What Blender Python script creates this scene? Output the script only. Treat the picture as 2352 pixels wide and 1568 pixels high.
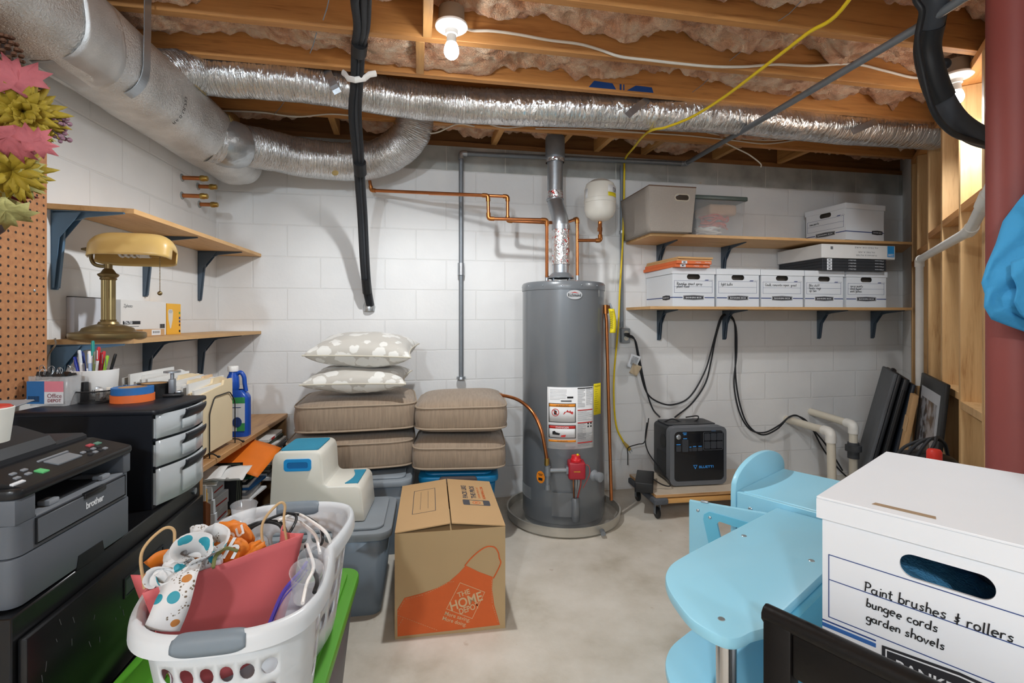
import bpy, bmesh, math, random
from math import sin, cos, pi, radians, sqrt, atan2
from mathutils import Vector, Matrix, noise
random.seed(11)
for o in list(bpy.data.objects): bpy.data.objects.remove(o)
SC = bpy.context.scene
COL = SC.collection
# ------------------------------------------------------------------ camera
F, CX, HY, CZ = 1139.0, 1176.0, 734.0, 1.23      # focal length (pixels of a 2352 wide frame), centre, horizon, eye height
cd = bpy.data.cameras.new('camera'); cam = bpy.data.objects.new('camera', cd); COL.objects.link(cam)
cam.location = (0, 0, CZ); cam.rotation_euler = (pi/2, 0, 0)
cd.sensor_width = 36.0; cd.lens = F/2352*36.0; cd.shift_y = -(784-HY)/2352; cd.clip_start = 0.02
SC.camera = cam
# ------------------------------------------------------------------ world, lights, exposure
w = bpy.data.worlds.new('world'); SC.world = w; w.use_nodes = True
wb = w.node_tree.nodes['Background']; wb.inputs[0].default_value = (0.80, 0.90, 1.0, 1); wb.inputs[1].default_value = 0.55
SC.view_settings.view_transform = 'Standard'; SC.view_settings.look = 'None'
SC.view_settings.gamma = 1.0; SC.view_settings.use_curve_mapping = False; SC.view_settings.exposure = 0.10
def bulb_light(loc, power, col=(1.0, 0.95, 0.88), r=0.05):
    l = bpy.data.lights.new('unseen_light_behind_camera', 'POINT'); l.energy = power; l.color = col; l.shadow_soft_size = r
    o = bpy.data.objects.new('unseen_light_behind_camera', l); o.location = loc; COL.objects.link(o); return o
bulb_light((-0.60, -1.90, 2.28), 140, (0.80, 0.91, 1.0), 0.08)   # next bulb down the basement, read from the chair shadow, tuned as fill
bulb_light((0.85, -2.6, 2.25), 85, (0.80, 0.91, 1.0), 0.10)  # added unseen fill lamp, cool like daylight, to brighten the foreground
BULB_GLOW, BULB_NEAR, BULB_FAR = 60.0, 68.0, 20.0                                 # glow of the two bulbs in view, and watts each sends downward
# ------------------------------------------------------------------ pixel -> place helpers
def P(px, py, Y): return Vector(((px-CX)/F*Y, Y, CZ+(HY-py)/F*Y))
def PZ(px, py, Z): return P(px, py, F*(CZ-Z)/(py-HY))
def PB(px, py, n=0.0):
    t = (px-CX)/F; return P(px, py, (3.4523-n*1.0175)/(1-.18774*t))
def PL(px, py, n=0.0):
    t = (px-CX)/F; return P(px, py, (-1.4393+n*1.00875)/(t+.1326))
def PR(px, py, n=0.0):
    t = (px-CX)/F; return P(px, py, (.7235-1.1708*n)/(t-.609))
def bw(u, n, z): return Vector((u*.98284+n*.18452, 3.4523+u*.18452-n*.98284, z))
def lw(Y, n, z): return Vector((-1.4393-.1326*Y+n*.9913, Y+n*.1315, z))
RB = atan2(.18452, .98284)         # back wall things face local -Y
RL = atan2(.9913, -.1315)          # left wall things face local -Y, local X runs away from the camera
RK = radians(-49.5)                # play kitchen, stool and near box
# ------------------------------------------------------------------ materials
def srgb(c):
    if isinstance(c, str): c = [int(c[i:i+2], 16)/255 for i in (0, 2, 4)]
    return tuple((x/12.92 if x <= .04045 else ((x+.055)/1.055)**2.4) for x in c)
MATS = {}
def N(nt, t, **kw):
    n = nt.nodes.new(t)
    for k, v in kw.items(): setattr(n, k, v)
    return n
def newmat(name):
    m = bpy.data.materials.new(name); m.use_nodes = True; nt = m.node_tree
    return m, nt, nt.nodes['Principled BSDF']
def mat(name, col, rough=.5, metal=0., var=.10, vs=14., bump=0., bs=60., trans=0., emit=0., coat=0., alpha=1., spec=.5, stretch=(1, 1, 1), sheen=0., ior=1.45):
    if name in MATS: return MATS[name]
    m, nt, b = newmat(name); c = srgb(col)
    tc = N(nt, 'ShaderNodeTexCoord'); mp = N(nt, 'ShaderNodeMapping'); mp.inputs['Scale'].default_value = stretch
    nt.links.new(tc.outputs['Object'], mp.inputs[0])
    nz = N(nt, 'ShaderNodeTexNoise'); nz.inputs['Scale'].default_value = vs; nz.inputs['Detail'].default_value = 4
    nt.links.new(mp.outputs[0], nz.inputs['Vector'])
    mx = N(nt, 'ShaderNodeMix', data_type='RGBA')
    mx.inputs[6].default_value = tuple(max(0, x*(1-var)) for x in c)+(1,)
    mx.inputs[7].default_value = tuple(min(1, x*(1+var)) for x in c)+(1,)
    nt.links.new(nz.outputs[0], mx.inputs[0]); nt.links.new(mx.outputs[2], b.inputs['Base Color'])
    b.inputs['Roughness'].default_value = rough; b.inputs['Metallic'].default_value = metal
    b.inputs['Specular IOR Level'].default_value = spec; b.inputs['Coat Weight'].default_value = coat
    b.inputs['Transmission Weight'].default_value = trans; b.inputs['Alpha'].default_value = alpha
    b.inputs['IOR'].default_value = ior; b.inputs['Sheen Weight'].default_value = sheen
    if emit:
        b.inputs['Emission Color'].default_value = c+(1,); b.inputs['Emission Strength'].default_value = emit
    if bump:
        n2 = N(nt, 'ShaderNodeTexNoise'); n2.inputs['Scale'].default_value = bs; n2.inputs['Detail'].default_value = 5
        nt.links.new(mp.outputs[0], n2.inputs['Vector'])
        bp = N(nt, 'ShaderNodeBump'); bp.inputs['Strength'].default_value = bump; bp.inputs['Distance'].default_value = .01
        nt.links.new(n2.outputs[0], bp.inputs['Height']); nt.links.new(bp.outputs[0], b.inputs['Normal'])
    MATS[name] = m; return m
def ramp(nt, stops):
    r = N(nt, 'ShaderNodeValToRGB'); e = r.color_ramp.elements
    while len(e) < len(stops): e.new(.5)
    for i, (p, c) in enumerate(stops):
        e[i].position = p; e[i].color = (c if len(c) == 4 else tuple(c)+(1,))
    return r
def wood(name, light, dark, stretch=(1.2, 14, 14), rough=.55, scale=3.0, bump=.08, knots=True):
    """grain runs along local X unless stretch says otherwise"""
    if name in MATS: return MATS[name]
    m, nt, b = newmat(name)
    tc = N(nt, 'ShaderNodeTexCoord'); oi = N(nt, 'ShaderNodeObjectInfo')
    ad = N(nt, 'ShaderNodeVectorMath', operation='ADD'); sc = N(nt, 'ShaderNodeVectorMath', operation='SCALE'); sc.inputs['Scale'].default_value = 7.3
    cb = N(nt, 'ShaderNodeCombineXYZ'); nt.links.new(oi.outputs['Random'], cb.inputs[0]); nt.links.new(oi.outputs['Random'], cb.inputs[2])
    nt.links.new(cb.outputs[0], sc.inputs[0]); nt.links.new(tc.outputs['Object'], ad.inputs[0]); nt.links.new(sc.outputs[0], ad.inputs[1])
    mp = N(nt, 'ShaderNodeMapping'); mp.inputs['Scale'].default_value = stretch; nt.links.new(ad.outputs[0], mp.inputs[0])
    n1 = N(nt, 'ShaderNodeTexNoise'); n1.inputs['Scale'].default_value = scale; n1.inputs['Detail'].default_value = 6; n1.inputs['Distortion'].default_value = .6
    nt.links.new(mp.outputs[0], n1.inputs['Vector'])
    n2 = N(nt, 'ShaderNodeTexNoise'); n2.inputs['Scale'].default_value = scale*7; n2.inputs['Detail'].default_value = 3
    nt.links.new(mp.outputs[0], n2.inputs['Vector'])
    ma = N(nt, 'ShaderNodeMath', operation='MULTIPLY_ADD'); ma.inputs[1].default_value = .35
    nt.links.new(n2.outputs[0], ma.inputs[0]); nt.links.new(n1.outputs[0], ma.inputs[2])
    l, d = srgb(light), srgb(dark); mid = tuple((x*.7+y*.3) for x, y in zip(l, d))
    r = ramp(nt, [(.42, d), (.58, mid), (.78, l)]); nt.links.new(ma.outputs[0], r.inputs[0])
    # piece to piece tone
    hv = N(nt, 'ShaderNodeHueSaturation'); mr = N(nt, 'ShaderNodeMapRange'); mr.inputs[3].default_value = .86; mr.inputs[4].default_value = 1.1
    nt.links.new(oi.outputs['Random'], mr.inputs[0]); nt.links.new(mr.outputs[0], hv.inputs['Value'])
    nt.links.new(r.outputs[0], hv.inputs['Color']); nt.links.new(hv.outputs[0], b.inputs['Base Color'])
    b.inputs['Roughness'].default_value = rough
    bp = N(nt, 'ShaderNodeBump'); bp.inputs['Strength'].default_value = bump; bp.inputs['Distance'].default_value = .006
    nt.links.new(ma.outputs[0], bp.inputs['Height']); nt.links.new(bp.outputs[0], b.inputs['Normal'])
    MATS[name] = m; return m
def block_wall(name, xoff, zoff, top=None):
    m, nt, b = newmat(name)
    tc = N(nt, 'ShaderNodeTexCoord'); sp = N(nt, 'ShaderNodeSeparateXYZ'); nt.links.new(tc.outputs['Object'], sp.inputs[0])
    ax = N(nt, 'ShaderNodeMath', operation='ADD'); ax.inputs[1].default_value = xoff+40.64; nt.links.new(sp.outputs[0], ax.inputs[0])
    az = N(nt, 'ShaderNodeMath', operation='ADD'); az.inputs[1].default_value = zoff; nt.links.new(sp.outputs[2], az.inputs[0])
    cb = N(nt, 'ShaderNodeCombineXYZ'); nt.links.new(ax.outputs[0], cb.inputs[0]); nt.links.new(az.outputs[0], cb.inputs[1])
    nd = N(nt, 'ShaderNodeTexNoise'); nd.inputs['Scale'].default_value = 9.; nd.inputs['Detail'].default_value = 3; nt.links.new(tc.outputs['Object'], nd.inputs['Vector'])
    dv = N(nt, 'ShaderNodeVectorMath', operation='MULTIPLY_ADD'); dv.inputs[1].default_value = (.006, .006, 0)
    nt.links.new(nd.outputs[1], dv.inputs[0]); nt.links.new(cb.outputs[0], dv.inputs[2])
    br = N(nt, 'ShaderNodeTexBrick'); br.offset = .5; br.offset_frequency = 2
    for k, v in (('Scale', 1.0), ('Mortar Size', .0055), ('Mortar Smooth', .55), ('Bias', 0.), ('Brick Width', .4064), ('Row Height', .2032)): br.inputs[k].default_value = v
    nt.links.new(dv.outputs[0], br.inputs['Vector'])
    n1 = N(nt, 'ShaderNodeTexNoise'); n1.inputs['Scale'].default_value = 45.; n1.inputs['Detail'].default_value = 6; nt.links.new(tc.outputs['Object'], n1.inputs['Vector'])
    n2 = N(nt, 'ShaderNodeTexNoise'); n2.inputs['Scale'].default_value = 2.2; n2.inputs['Detail'].default_value = 4; nt.links.new(tc.outputs['Object'], n2.inputs['Vector'])
    pa = ramp(nt, [(.3, srgb('dddddd')), (.7, srgb('ebebea'))]); nt.links.new(n2.outputs[0], pa.inputs[0])
    col = pa.outputs[0]
    ct = N(nt, 'ShaderNodeMix', data_type='RGBA'); ct.inputs[7].default_value = srgb('d3d2d0')+(1,)
    gm = N(nt, 'ShaderNodeMath', operation='MULTIPLY'); gm.inputs[1].default_value = .3; nt.links.new(br.outputs[1], gm.inputs[0])
    nt.links.new(gm.outputs[0], ct.inputs[0]); nt.links.new(col, ct.inputs[6]); col = ct.outputs[2]
    if top is not None:      # the last course was never painted
        n3 = N(nt, 'ShaderNodeTexNoise'); n3.inputs['Scale'].default_value = 5.; n3.inputs['Detail'].default_value = 6; nt.links.new(tc.outputs['Object'], n3.inputs['Vector'])
        gr = ramp(nt, [(.28, srgb('8b8c88')), (.55, srgb('adaeaa')), (.68, srgb('b9b7b0')), (.74, srgb('b79a70'))]); nt.links.new(n3.outputs[0], gr.inputs[0])
        g2 = N(nt, 'ShaderNodeMix', data_type='RGBA'); g2.inputs[7].default_value = srgb('b9b8b2')+(1,)
        nt.links.new(br.outputs[1], g2.inputs[0]); nt.links.new(gr.outputs[0], g2.inputs[6])
        wv = N(nt, 'ShaderNodeMath', operation='MULTIPLY_ADD'); wv.inputs[1].default_value = .012; nt.links.new(nd.outputs[0], wv.inputs[0]); nt.links.new(sp.outputs[2], wv.inputs[2])
        gt = N(nt, 'ShaderNodeMath', operation='GREATER_THAN'); gt.inputs[1].default_value = top+.004; nt.links.new(wv.outputs[0], gt.inputs[0])
        mx = N(nt, 'ShaderNodeMix', data_type='RGBA'); nt.links.new(gt.outputs[0], mx.inputs[0]); nt.links.new(col, mx.inputs[6]); nt.links.new(g2.outputs[2], mx.inputs[7]); col = mx.outputs[2]
    nt.links.new(col, b.inputs['Base Color']); b.inputs['Roughness'].default_value = .6
    hh = N(nt, 'ShaderNodeMath', operation='MULTIPLY_ADD'); hh.inputs[1].default_value = -1.; nt.links.new(br.outputs[1], hh.inputs[0])
    s1 = N(nt, 'ShaderNodeMath', operation='MULTIPLY'); s1.inputs[1].default_value = .35; nt.links.new(n1.outputs[0], s1.inputs[0]); nt.links.new(s1.outputs[0], hh.inputs[2])
    bp = N(nt, 'ShaderNodeBump'); bp.inputs['Strength'].default_value = .42; bp.inputs['Distance'].default_value = .005
    nt.links.new(hh.outputs[0], bp.inputs['Height']); nt.links.new(bp.outputs[0], b.inputs['Normal'])
    return m
def concrete():
    m, nt, b = newmat('concrete_floor')
    tc = N(nt, 'ShaderNodeTexCoord')
    a = N(nt, 'ShaderNodeTexNoise'); a.inputs['Scale'].default_value = 2.6; a.inputs['Detail'].default_value = 8; a.inputs['Roughness'].default_value = .62; nt.links.new(tc.outputs['Object'], a.inputs['Vector'])
    r = ramp(nt, [(.30, srgb('b7af9f')), (.45, srgb('cdc6b9')), (.62, srgb('dbd5ca')), (.8, srgb('e4dfd6'))]); nt.links.new(a.outputs[0], r.inputs[0])
    s = N(nt, 'ShaderNodeTexNoise'); s.inputs['Scale'].default_value = 13.; s.inputs['Detail'].default_value = 3; nt.links.new(tc.outputs['Object'], s.inputs['Vector'])
    sr = ramp(nt, [(.69, (0, 0, 0)), (.76, (1, 1, 1))]); nt.links.new(s.outputs[0], sr.inputs[0])
    mx = N(nt, 'ShaderNodeMix', data_type='RGBA'); mx.inputs[7].default_value = srgb('9a7455')+(1,)
    ml = N(nt, 'ShaderNodeMath', operation='MULTIPLY'); ml.inputs[1].default_value = .45; nt.links.new(sr.outputs[0], ml.inputs[0])
    nt.links.new(ml.outputs[0], mx.inputs[0]); nt.links.new(r.outputs[0], mx.inputs[6]); nt.links.new(mx.outputs[2], b.inputs['Base Color'])
    rr = N(nt, 'ShaderNodeMapRange'); rr.inputs[3].default_value = .42; rr.inputs[4].default_value = .72; nt.links.new(a.outputs[0], rr.inputs[0]); nt.links.new(rr.outputs[0], b.inputs['Roughness'])
    g = N(nt, 'ShaderNodeTexNoise'); g.inputs['Scale'].default_value = 90.; g.inputs['Detail'].default_value = 4; nt.links.new(tc.outputs['Object'], g.inputs['Vector'])
    bp = N(nt, 'ShaderNodeBump'); bp.inputs['Strength'].default_value = .15; bp.inputs['Distance'].default_value = .004
    nt.links.new(g.outputs[0], bp.inputs['Height']); nt.links.new(bp.outputs[0], b.inputs['Normal'])
    return m
def foil(name, scale=(30, 4, 30), strength=.6, rough=.26, metal=.92):
    if name in MATS: return MATS[name]
    m, nt, b = newmat(name)
    tc = N(nt, 'ShaderNodeTexCoord'); mp = N(nt, 'ShaderNodeMapping'); mp.inputs['Scale'].default_value = scale; nt.links.new(tc.outputs['UV'], mp.inputs[0])
    a = N(nt, 'ShaderNodeTexNoise'); a.inputs['Scale'].default_value = 1.; a.inputs['Detail'].default_value = 5; a.inputs['Distortion'].default_value = .8; nt.links.new(mp.outputs[0], a.inputs['Vector'])
    v = N(nt, 'ShaderNodeTexNoise'); v.inputs['Scale'].default_value = 9.; v.inputs['Detail'].default_value = 2; nt.links.new(tc.outputs['Object'], v.inputs['Vector'])
    ad = N(nt, 'ShaderNodeMath', operation='MULTIPLY_ADD'); ad.inputs[1].default_value = .6; nt.links.new(v.outputs[0], ad.inputs[0]); nt.links.new(a.outputs[0], ad.inputs[2])
    bp = N(nt, 'ShaderNodeBump'); bp.inputs['Strength'].default_value = strength; bp.inputs['Distance'].default_value = .012
    nt.links.new(ad.outputs[0], bp.inputs['Height']); nt.links.new(bp.outputs[0], b.inputs['Normal'])
    r = ramp(nt, [(.3, srgb('d4d3d1')), (.7, srgb('f0f0ef'))]); nt.links.new(v.outputs[0], r.inputs[0]); nt.links.new(r.outputs[0], b.inputs['Base Color'])
    b.inputs['Metallic'].default_value = metal; b.inputs['Roughness'].default_value = rough
    MATS[name] = m; return m
# ------------------------------------------------------------------ mesh builder
class MB:
    def __init__(s): s.bm = bmesh.new(); s.uv = None
    def _xf(s, vs, M):
        if M is not None:
            for v in vs: v.co = M @ v.co
    def box(s, x0, x1, y0, y1, z0, z1, bev=0., seg=2, M=None):
        b = bmesh.new(); bmesh.ops.create_cube(b, size=1.)
        for v in b.verts: v.co = Vector(((x0+x1)/2+v.co.x*(x1-x0), (y0+y1)/2+v.co.y*(y1-y0), (z0+z1)/2+v.co.z*(z1-z0)))
        if bev > 0: bmesh.ops.bevel(b, geom=list(b.edges), offset=bev, segments=seg, profile=.5, affect='EDGES', clamp_overlap=True)
        s._join(b, M); return s
    def _join(s, b, M=None):
        if M is not None: bmesh.ops.transform(b, matrix=M, verts=b.verts)
        bmesh.ops.recalc_face_normals(b, faces=b.faces)
        mp = {}
        for v in b.verts: mp[v] = s.bm.verts.new(v.co)
        for f in b.faces:
            try: s.bm.faces.new([mp[v] for v in f.verts])
            except ValueError: pass
        b.free()
    def prism(s, pts, d0, d1, axis='y', bev=0., M=None, holes=()):
        """polygon pts extruded along an axis; y: (x,z), z: (x,y), x: (y,z); holes are real"""
        def mk(p, d):
            return Vector((p[0], d, p[1])) if axis == 'y' else Vector((p[0], p[1], d)) if axis == 'z' else Vector((d, p[0], p[1]))
        b = bmesh.new()
        if not holes:
            f0 = b.faces.new([b.verts.new(mk(p, d0)) for p in pts])
            r = bmesh.ops.extrude_face_region(b, geom=[f0])
            vec = mk((0, 0), d1)-mk((0, 0), d0)
            bmesh.ops.translate(b, vec=vec, verts=[v for v in r['geom'] if isinstance(v, bmesh.types.BMVert)])
            if bev > 0:
                bmesh.ops.recalc_face_normals(b, faces=b.faces)
                cap = [e for e in b.edges if any(len(f.verts) == len(pts) and len(pts) != 4 or True for f in e.link_faces) and e.calc_face_angle(0) > radians(25)]
                bmesh.ops.bevel(b, geom=cap, offset=bev, segments=2, profile=.5, affect='EDGES', clamp_overlap=True)
        else:
            loops = [pts]+list(holes); rows = []
            for d in (d0, d1):
                es = []; rr = []
                for lp in loops:
                    vs = [b.verts.new(mk(p, d)) for p in lp]; rr.append(vs)
                    for i in range(len(vs)): es.append(b.edges.new((vs[i], vs[(i+1) % len(vs)])))
                bmesh.ops.triangle_fill(b, use_beauty=True, use_dissolve=False, edges=es); rows.append(rr)
            for a, c in zip(*rows):
                for i in range(len(a)):
                    j = (i+1) % len(a); b.faces.new((a[i], a[j], c[j], c[i]))
        s._join(b, M); return s
    def tube(s, pts, r, seg=10, caps=True, closed=False, flat=1.0):
        pts = [Vector(p) for p in pts]; n = len(pts)
        rs = r if isinstance(r, (list, tuple)) else [r]*n
        rings = []; up = None; b = bmesh.new()
        for i, p in enumerate(pts):
            a = pts[(i-1) % n] if (closed or i > 0) else p; c = pts[(i+1) % n] if (closed or i < n-1) else p
            t = (c-a).normalized()
            if up is None:
                up = Vector((0, 0, 1)) if abs(t.z) < .9 else Vector((1, 0, 0))
            x = (up-t*up.dot(t))
            if x.length < 1e-5: x = t.orthogonal()
            x.normalize(); y = t.cross(x); up = x
            rings.append([b.verts.new(p+(x*cos(2*pi*k/seg)*flat+y*sin(2*pi*k/seg))*rs[i]) for k in range(seg)])
        for i in range(n if closed else n-1):
            A, B = rings[i], rings[(i+1) % n]
            for k in range(seg): b.faces.new((A[k], A[(k+1) % seg], B[(k+1) % seg], B[k]))
        if caps and not closed:
            b.faces.new(rings[0][::-1]); b.faces.new(rings[-1])
        s._join(b); return s
    def lathe(s, prof, seg=32, c=(0, 0, 0), M=None, sx=1., sy=1.):
        c = Vector(c); rings = []; b = bmesh.new()
        for r, z in prof:
            if r < 1e-5: rings.append([b.verts.new(c+Vector((0, 0, z)))])
            else: rings.append([b.verts.new(c+Vector((r*cos(2*pi*k/seg)*sx, r*sin(2*pi*k/seg)*sy, z))) for k in range(seg)])
        for A, B in zip(rings, rings[1:]):
            for k in range(seg):
                j = (k+1) % seg
                if len(A) == 1 and len(B) == 1: continue
                if len(A) == 1: b.faces.new((A[0], B[j], B[k]))
                elif len(B) == 1: b.faces.new((A[k], A[j], B[0]))
                else: b.faces.new((A[k], A[j], B[j], B[k]))
        s._join(b, M); return s
    def sphere(s, c, r, sc=(1, 1, 1), u=16, v=10, M=None):
        b = bmesh.new(); bmesh.ops.create_uvsphere(b, u_segments=u, v_segments=v, radius=r)
        for w_ in b.verts: w_.co = Vector((w_.co.x*sc[0], w_.co.y*sc[1], w_.co.z*sc[2]))+Vector(c)
        s._join(b, M); return s
    def grid(s, fn, nu, nv, wrap=False, uvs=False):
        rows = [[s.bm.verts.new(fn(i/nu, j/nv)) for j in range(nv+1)] for i in range(nu if wrap else nu+1)]
        if uvs and s.uv is None: s.uv = s.bm.loops.layers.uv.new('UVMap')
        for i in range(nu):
            A, B = rows[i], rows[(i+1) % len(rows)]
            for j in range(nv):
                try: f = s.bm.faces.new((A[j], B[j], B[j+1], A[j+1]))
                except ValueError: continue
                if uvs:
                    for l, (a, c) in zip(f.loops, ((i, j), (i+1, j), (i+1, j+1), (i, j+1))): l[s.uv].uv = (a/nu, c/nv)
        return s
    def face(s, pts): s.bm.faces.new([s.bm.verts.new(Vector(p)) for p in pts]); return s
    def build(s, name, m, parent=None, smooth=True, ang=38, loc=None, rz=0., sub=0, solid=0., recalc=False):
        if recalc: bmesh.ops.recalc_face_normals(s.bm, faces=s.bm.faces)
        me = bpy.data.meshes.new(name); s.bm.to_mesh(me); s.bm.free()
        o = bpy.data.objects.new(name, me); COL.objects.link(o)
        if m is not None: me.materials.append(m)
        if smooth and len(me.polygons):
            me.polygons.foreach_set('use_smooth', [True]*len(me.polygons)); me.set_sharp_from_angle(angle=radians(ang))
        if parent is not None: o.parent = parent
        if loc is not None: o.location = loc
        if rz: o.rotation_euler = (0, 0, rz)
        if solid:
            md = o.modifiers.new('thickness', 'SOLIDIFY'); md.thickness = solid; md.offset = 0
        if sub:
            md = o.modifiers.new('smooth', 'SUBSURF'); md.levels = sub; md.render_levels = sub
        return o
def tag(o, label, cat, group=None):
    o['label'] = label; o['category'] = cat
    if group: o['group'] = group
    return o
def thing(name, label, cat, loc=(0, 0, 0), rz=0., group=None):
    o = bpy.data.objects.new(name, None); COL.objects.link(o); o.empty_display_size = .05
    o.location = loc; o.rotation_euler = (0, 0, rz); return tag(o, label, cat, group)
def struct(o): o['kind'] = 'structure'; return o
def dup(root, loc, rz, label, group=None):
    r = root.copy(); COL.objects.link(r); r.location = loc; r.rotation_euler = (0, 0, rz); r['label'] = label
    if group: r['group'] = group
    for ch in list(root.children):
        c = ch.copy(); COL.objects.link(c); c.parent = r
        for g in list(ch.children):
            d = g.copy(); COL.objects.link(d); d.parent = c
    return r
def rrect(x0, z0, x1, z1, r, n=5):
    out = []
    for cx, cz, a0 in ((x1-r, z0+r, -pi/2), (x1-r, z1-r, 0), (x0+r, z1-r, pi/2), (x0+r, z0+r, pi)):
        for k in range(n+1):
            a = a0+k*pi/2/n; out.append((cx+r*cos(a), cz+r*sin(a)))
    return out
def ell(cx, cz, a, b, n=20, rot=0.):
    return [(cx+a*cos(2*pi*k/n)*cos(rot)-b*sin(2*pi*k/n)*sin(rot), cz+a*cos(2*pi*k/n)*sin(rot)+b*sin(2*pi*k/n)*cos(rot)) for k in range(n)]
def cr(pts, n=6, closed=False):
    """Catmull-Rom through points"""
    pts = [Vector(p) for p in pts]; out = []; m = len(pts)
    rng = range(m if closed else m-1)
    for i in rng:
        p0 = pts[(i-1) % m] if (closed or i > 0) else pts[0]*2-pts[1]
        p1 = pts[i]; p2 = pts[(i+1) % m]; p3 = pts[(i+2) % m] if (closed or i+2 < m) else pts[-1]*2-pts[-2]
        for k in range(n):
            t = k/n
            out.append(.5*((2*p1)+(p2-p0)*t+(2*p0-5*p1+4*p2-p3)*t*t+(3*p1-p0-3*p2+p3)*t**3))
    if not closed: out.append(pts[-1])
    return out
def fillet(pts, r, n=5):
    pts = [Vector(p) for p in pts]; out = [pts[0]]
    for a, b, c in zip(pts, pts[1:], pts[2:]):
        u = (a-b); v = (c-b); q = min(r, u.length*.45, v.length*.45); s0 = b+u.normalized()*q; s1 = b+v.normalized()*q
        for k in range(n+1):
            t = k/n; out.append(s0*(1-t)**2+b*2*t*(1-t)+s1*t*t)
    out.append(pts[-1]); return out
_dg = None
def text_mesh(s, size, bold=0., shear=0., spacing=1., extr=0.):
    cu = bpy.data.curves.new('lettering', 'FONT'); cu.body = s; cu.size = size; cu.shear = shear; cu.offset = bold
    cu.space_character = spacing; cu.align_x = 'CENTER'; cu.align_y = 'CENTER'; cu.resolution_u = 3; cu.extrude = extr
    o = bpy.data.objects.new('lettering', cu); COL.objects.link(o)
    me = bpy.data.meshes.new_from_object(o.evaluated_get(bpy.context.evaluated_depsgraph_get()))
    bpy.data.objects.remove(o); bpy.data.curves.remove(cu); return me
def lettering(parent, s, m, fn, height=None, width=None, name='lettering', bold=0., shear=0., spacing=1., label=None, flip=False):
    """letters laid on a surface: fn(x, y) -> local point, x right and y up, both centred"""
    me = text_mesh(s, 1.0, bold, shear, spacing); me.materials.clear(); me.materials.append(m)
    xs = [v.co.x for v in me.vertices]; ys = [v.co.y for v in me.vertices]
    cx, cy = (min(xs)+max(xs))/2, (min(ys)+max(ys))/2; W, H = max(xs)-min(xs), max(ys)-min(ys)
    sy = height/H if height else width/W; sx = width/W if width else sy
    g = -1 if flip else 1
    for v in me.vertices: v.co = fn((v.co.x-cx)*sx*g, (v.co.y-cy)*sy*g)
    o = bpy.data.objects.new(name, me); COL.objects.link(o); o.parent = parent
    if label: o['label'] = label
    return o
def on_y(x0, y0, z0, rot=0.):    # surface facing local -Y
    c, s_ = cos(rot), sin(rot)
    return lambda x, y: Vector((x0+x*c-y*s_, y0, z0+x*s_+y*c))
def on_z(x0, y0, z0, rot=0.):    # surface facing up
    c, s_ = cos(rot), sin(rot)
    return lambda x, y: Vector((x0+x*c-y*s_, y0+x*s_+y*c, z0))
def on_mx(x0, y0, z0):           # surface facing local -X
    return lambda x, y: Vector((x0, y0-x, z0+y))
# ================================================================== the room
M_JOIST = wood('joist_wood', 'cf9354', '9a6233', (1.0, 16, 16), .6, 2.4)
M_JOISTL = wood('pale_framing_wood', 'dcb27c', 'b4834e', (14, 14, 1.0), .6, 2.2)
M_PLY = wood('plywood', 'd3a873', 'b98a55', (1.6, 10, 10), .55, 3)
corner = Vector((-1.851, 3.1048, 0))
mb = MB(); mb.box(-2.6, 4.2, -3.6, 4.9, -.10, 0); struct(mb.build('floor', concrete(), smooth=False))
M_BLOCK_B = block_wall('painted_block_back', .1928, -.0108, 2.246)
mb = MB(); mb.box(-.2, 5.20, 0, .2, 0, 2.41); struct(mb.build('wall_back', M_BLOCK_B, loc=corner, rz=RB, smooth=False))
mb = MB(); mb.box(-7.0, .2, 0, .2, 0, 2.41); struct(mb.build('wall_left', block_wall('painted_block_left', .09, -.0108), loc=corner, rz=RL, smooth=False))
# right wall: splayed, painted block pier at the corner, stud framing nearer
RR = atan2(-.5201, -.8541)            # local x runs toward the camera, local -y into ... the room side is +y
rc = Vector((3.190, 4.0512, 0))
mb = MB(); mb.box(-.15, .42, 0, .2, 0, 2.65); mb.box(.42, 4.6, .11, .25, 0, 2.65)
struct(mb.build('wall_right', block_wall('painted_block_right', .2, -.0108), loc=rc, rz=atan2(-.8541, -.5201), smooth=False))
ZJ, HJ = 2.42, .235
mb = MB(); mb.box(-2.6, 4.2, -3.6, 4.9, ZJ+HJ, ZJ+HJ+.03); struct(mb.build('ceiling', wood('subfloor_wood', 'b98a55', '7d5430', (2, 6, 6)), smooth=False))
# sill plate on the back wall
M_SILL = wood('sill_wood', '9c6b3d', '6e4524', (1, 14, 14))
o = MB().box(-2.0, 3.4, 0, .14, 0, .038).build('sill_plate', M_SILL, loc=bw(0, -.02, 2.382+.03), rz=RB)
tag(o, 'brown timber sill plate lying along the top of the back block wall', 'sill plate')
o = MB().box(-2.0, 3.4, 0, .038, 0, .235).build('rim_joist', M_SILL, loc=bw(0, -.10, 2.45), rz=RB); tag(o, 'dark timber rim board standing on the sill at the wall top', 'rim joist')
# joists (near face distances c measured in the photo)
JC = [1.46, 1.808, 2.161, 2.489, 2.789, 3.089]
JL = ['nearest ceiling joist, at the very top right of the frame',
      'ceiling joist just in front of the white round lampholder',
      'ceiling joist with a white cable stapled along its face',
      'ceiling joist resting above the silver flexible duct, marked with blue tape',
      'ceiling joist mostly hidden behind the silver flexible duct',
      'long ceiling joist with loose wires before the vent pipe top']
def nj(c): return (3.4523-c)/1.0175
joists = []
for c, l in zip(JC, JL):
    x0, x1 = -2.35, 3.45
    o = MB().box(x0, x1, 0, .038, 0, HJ, .002, 1).build('ceiling_joist', M_JOIST, loc=bw(0, nj(c), ZJ), rz=RB)
    tag(o, 'bare orange-brown wooden '+l, 'joist', 'wooden ceiling joists'); joists.append(o)
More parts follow.
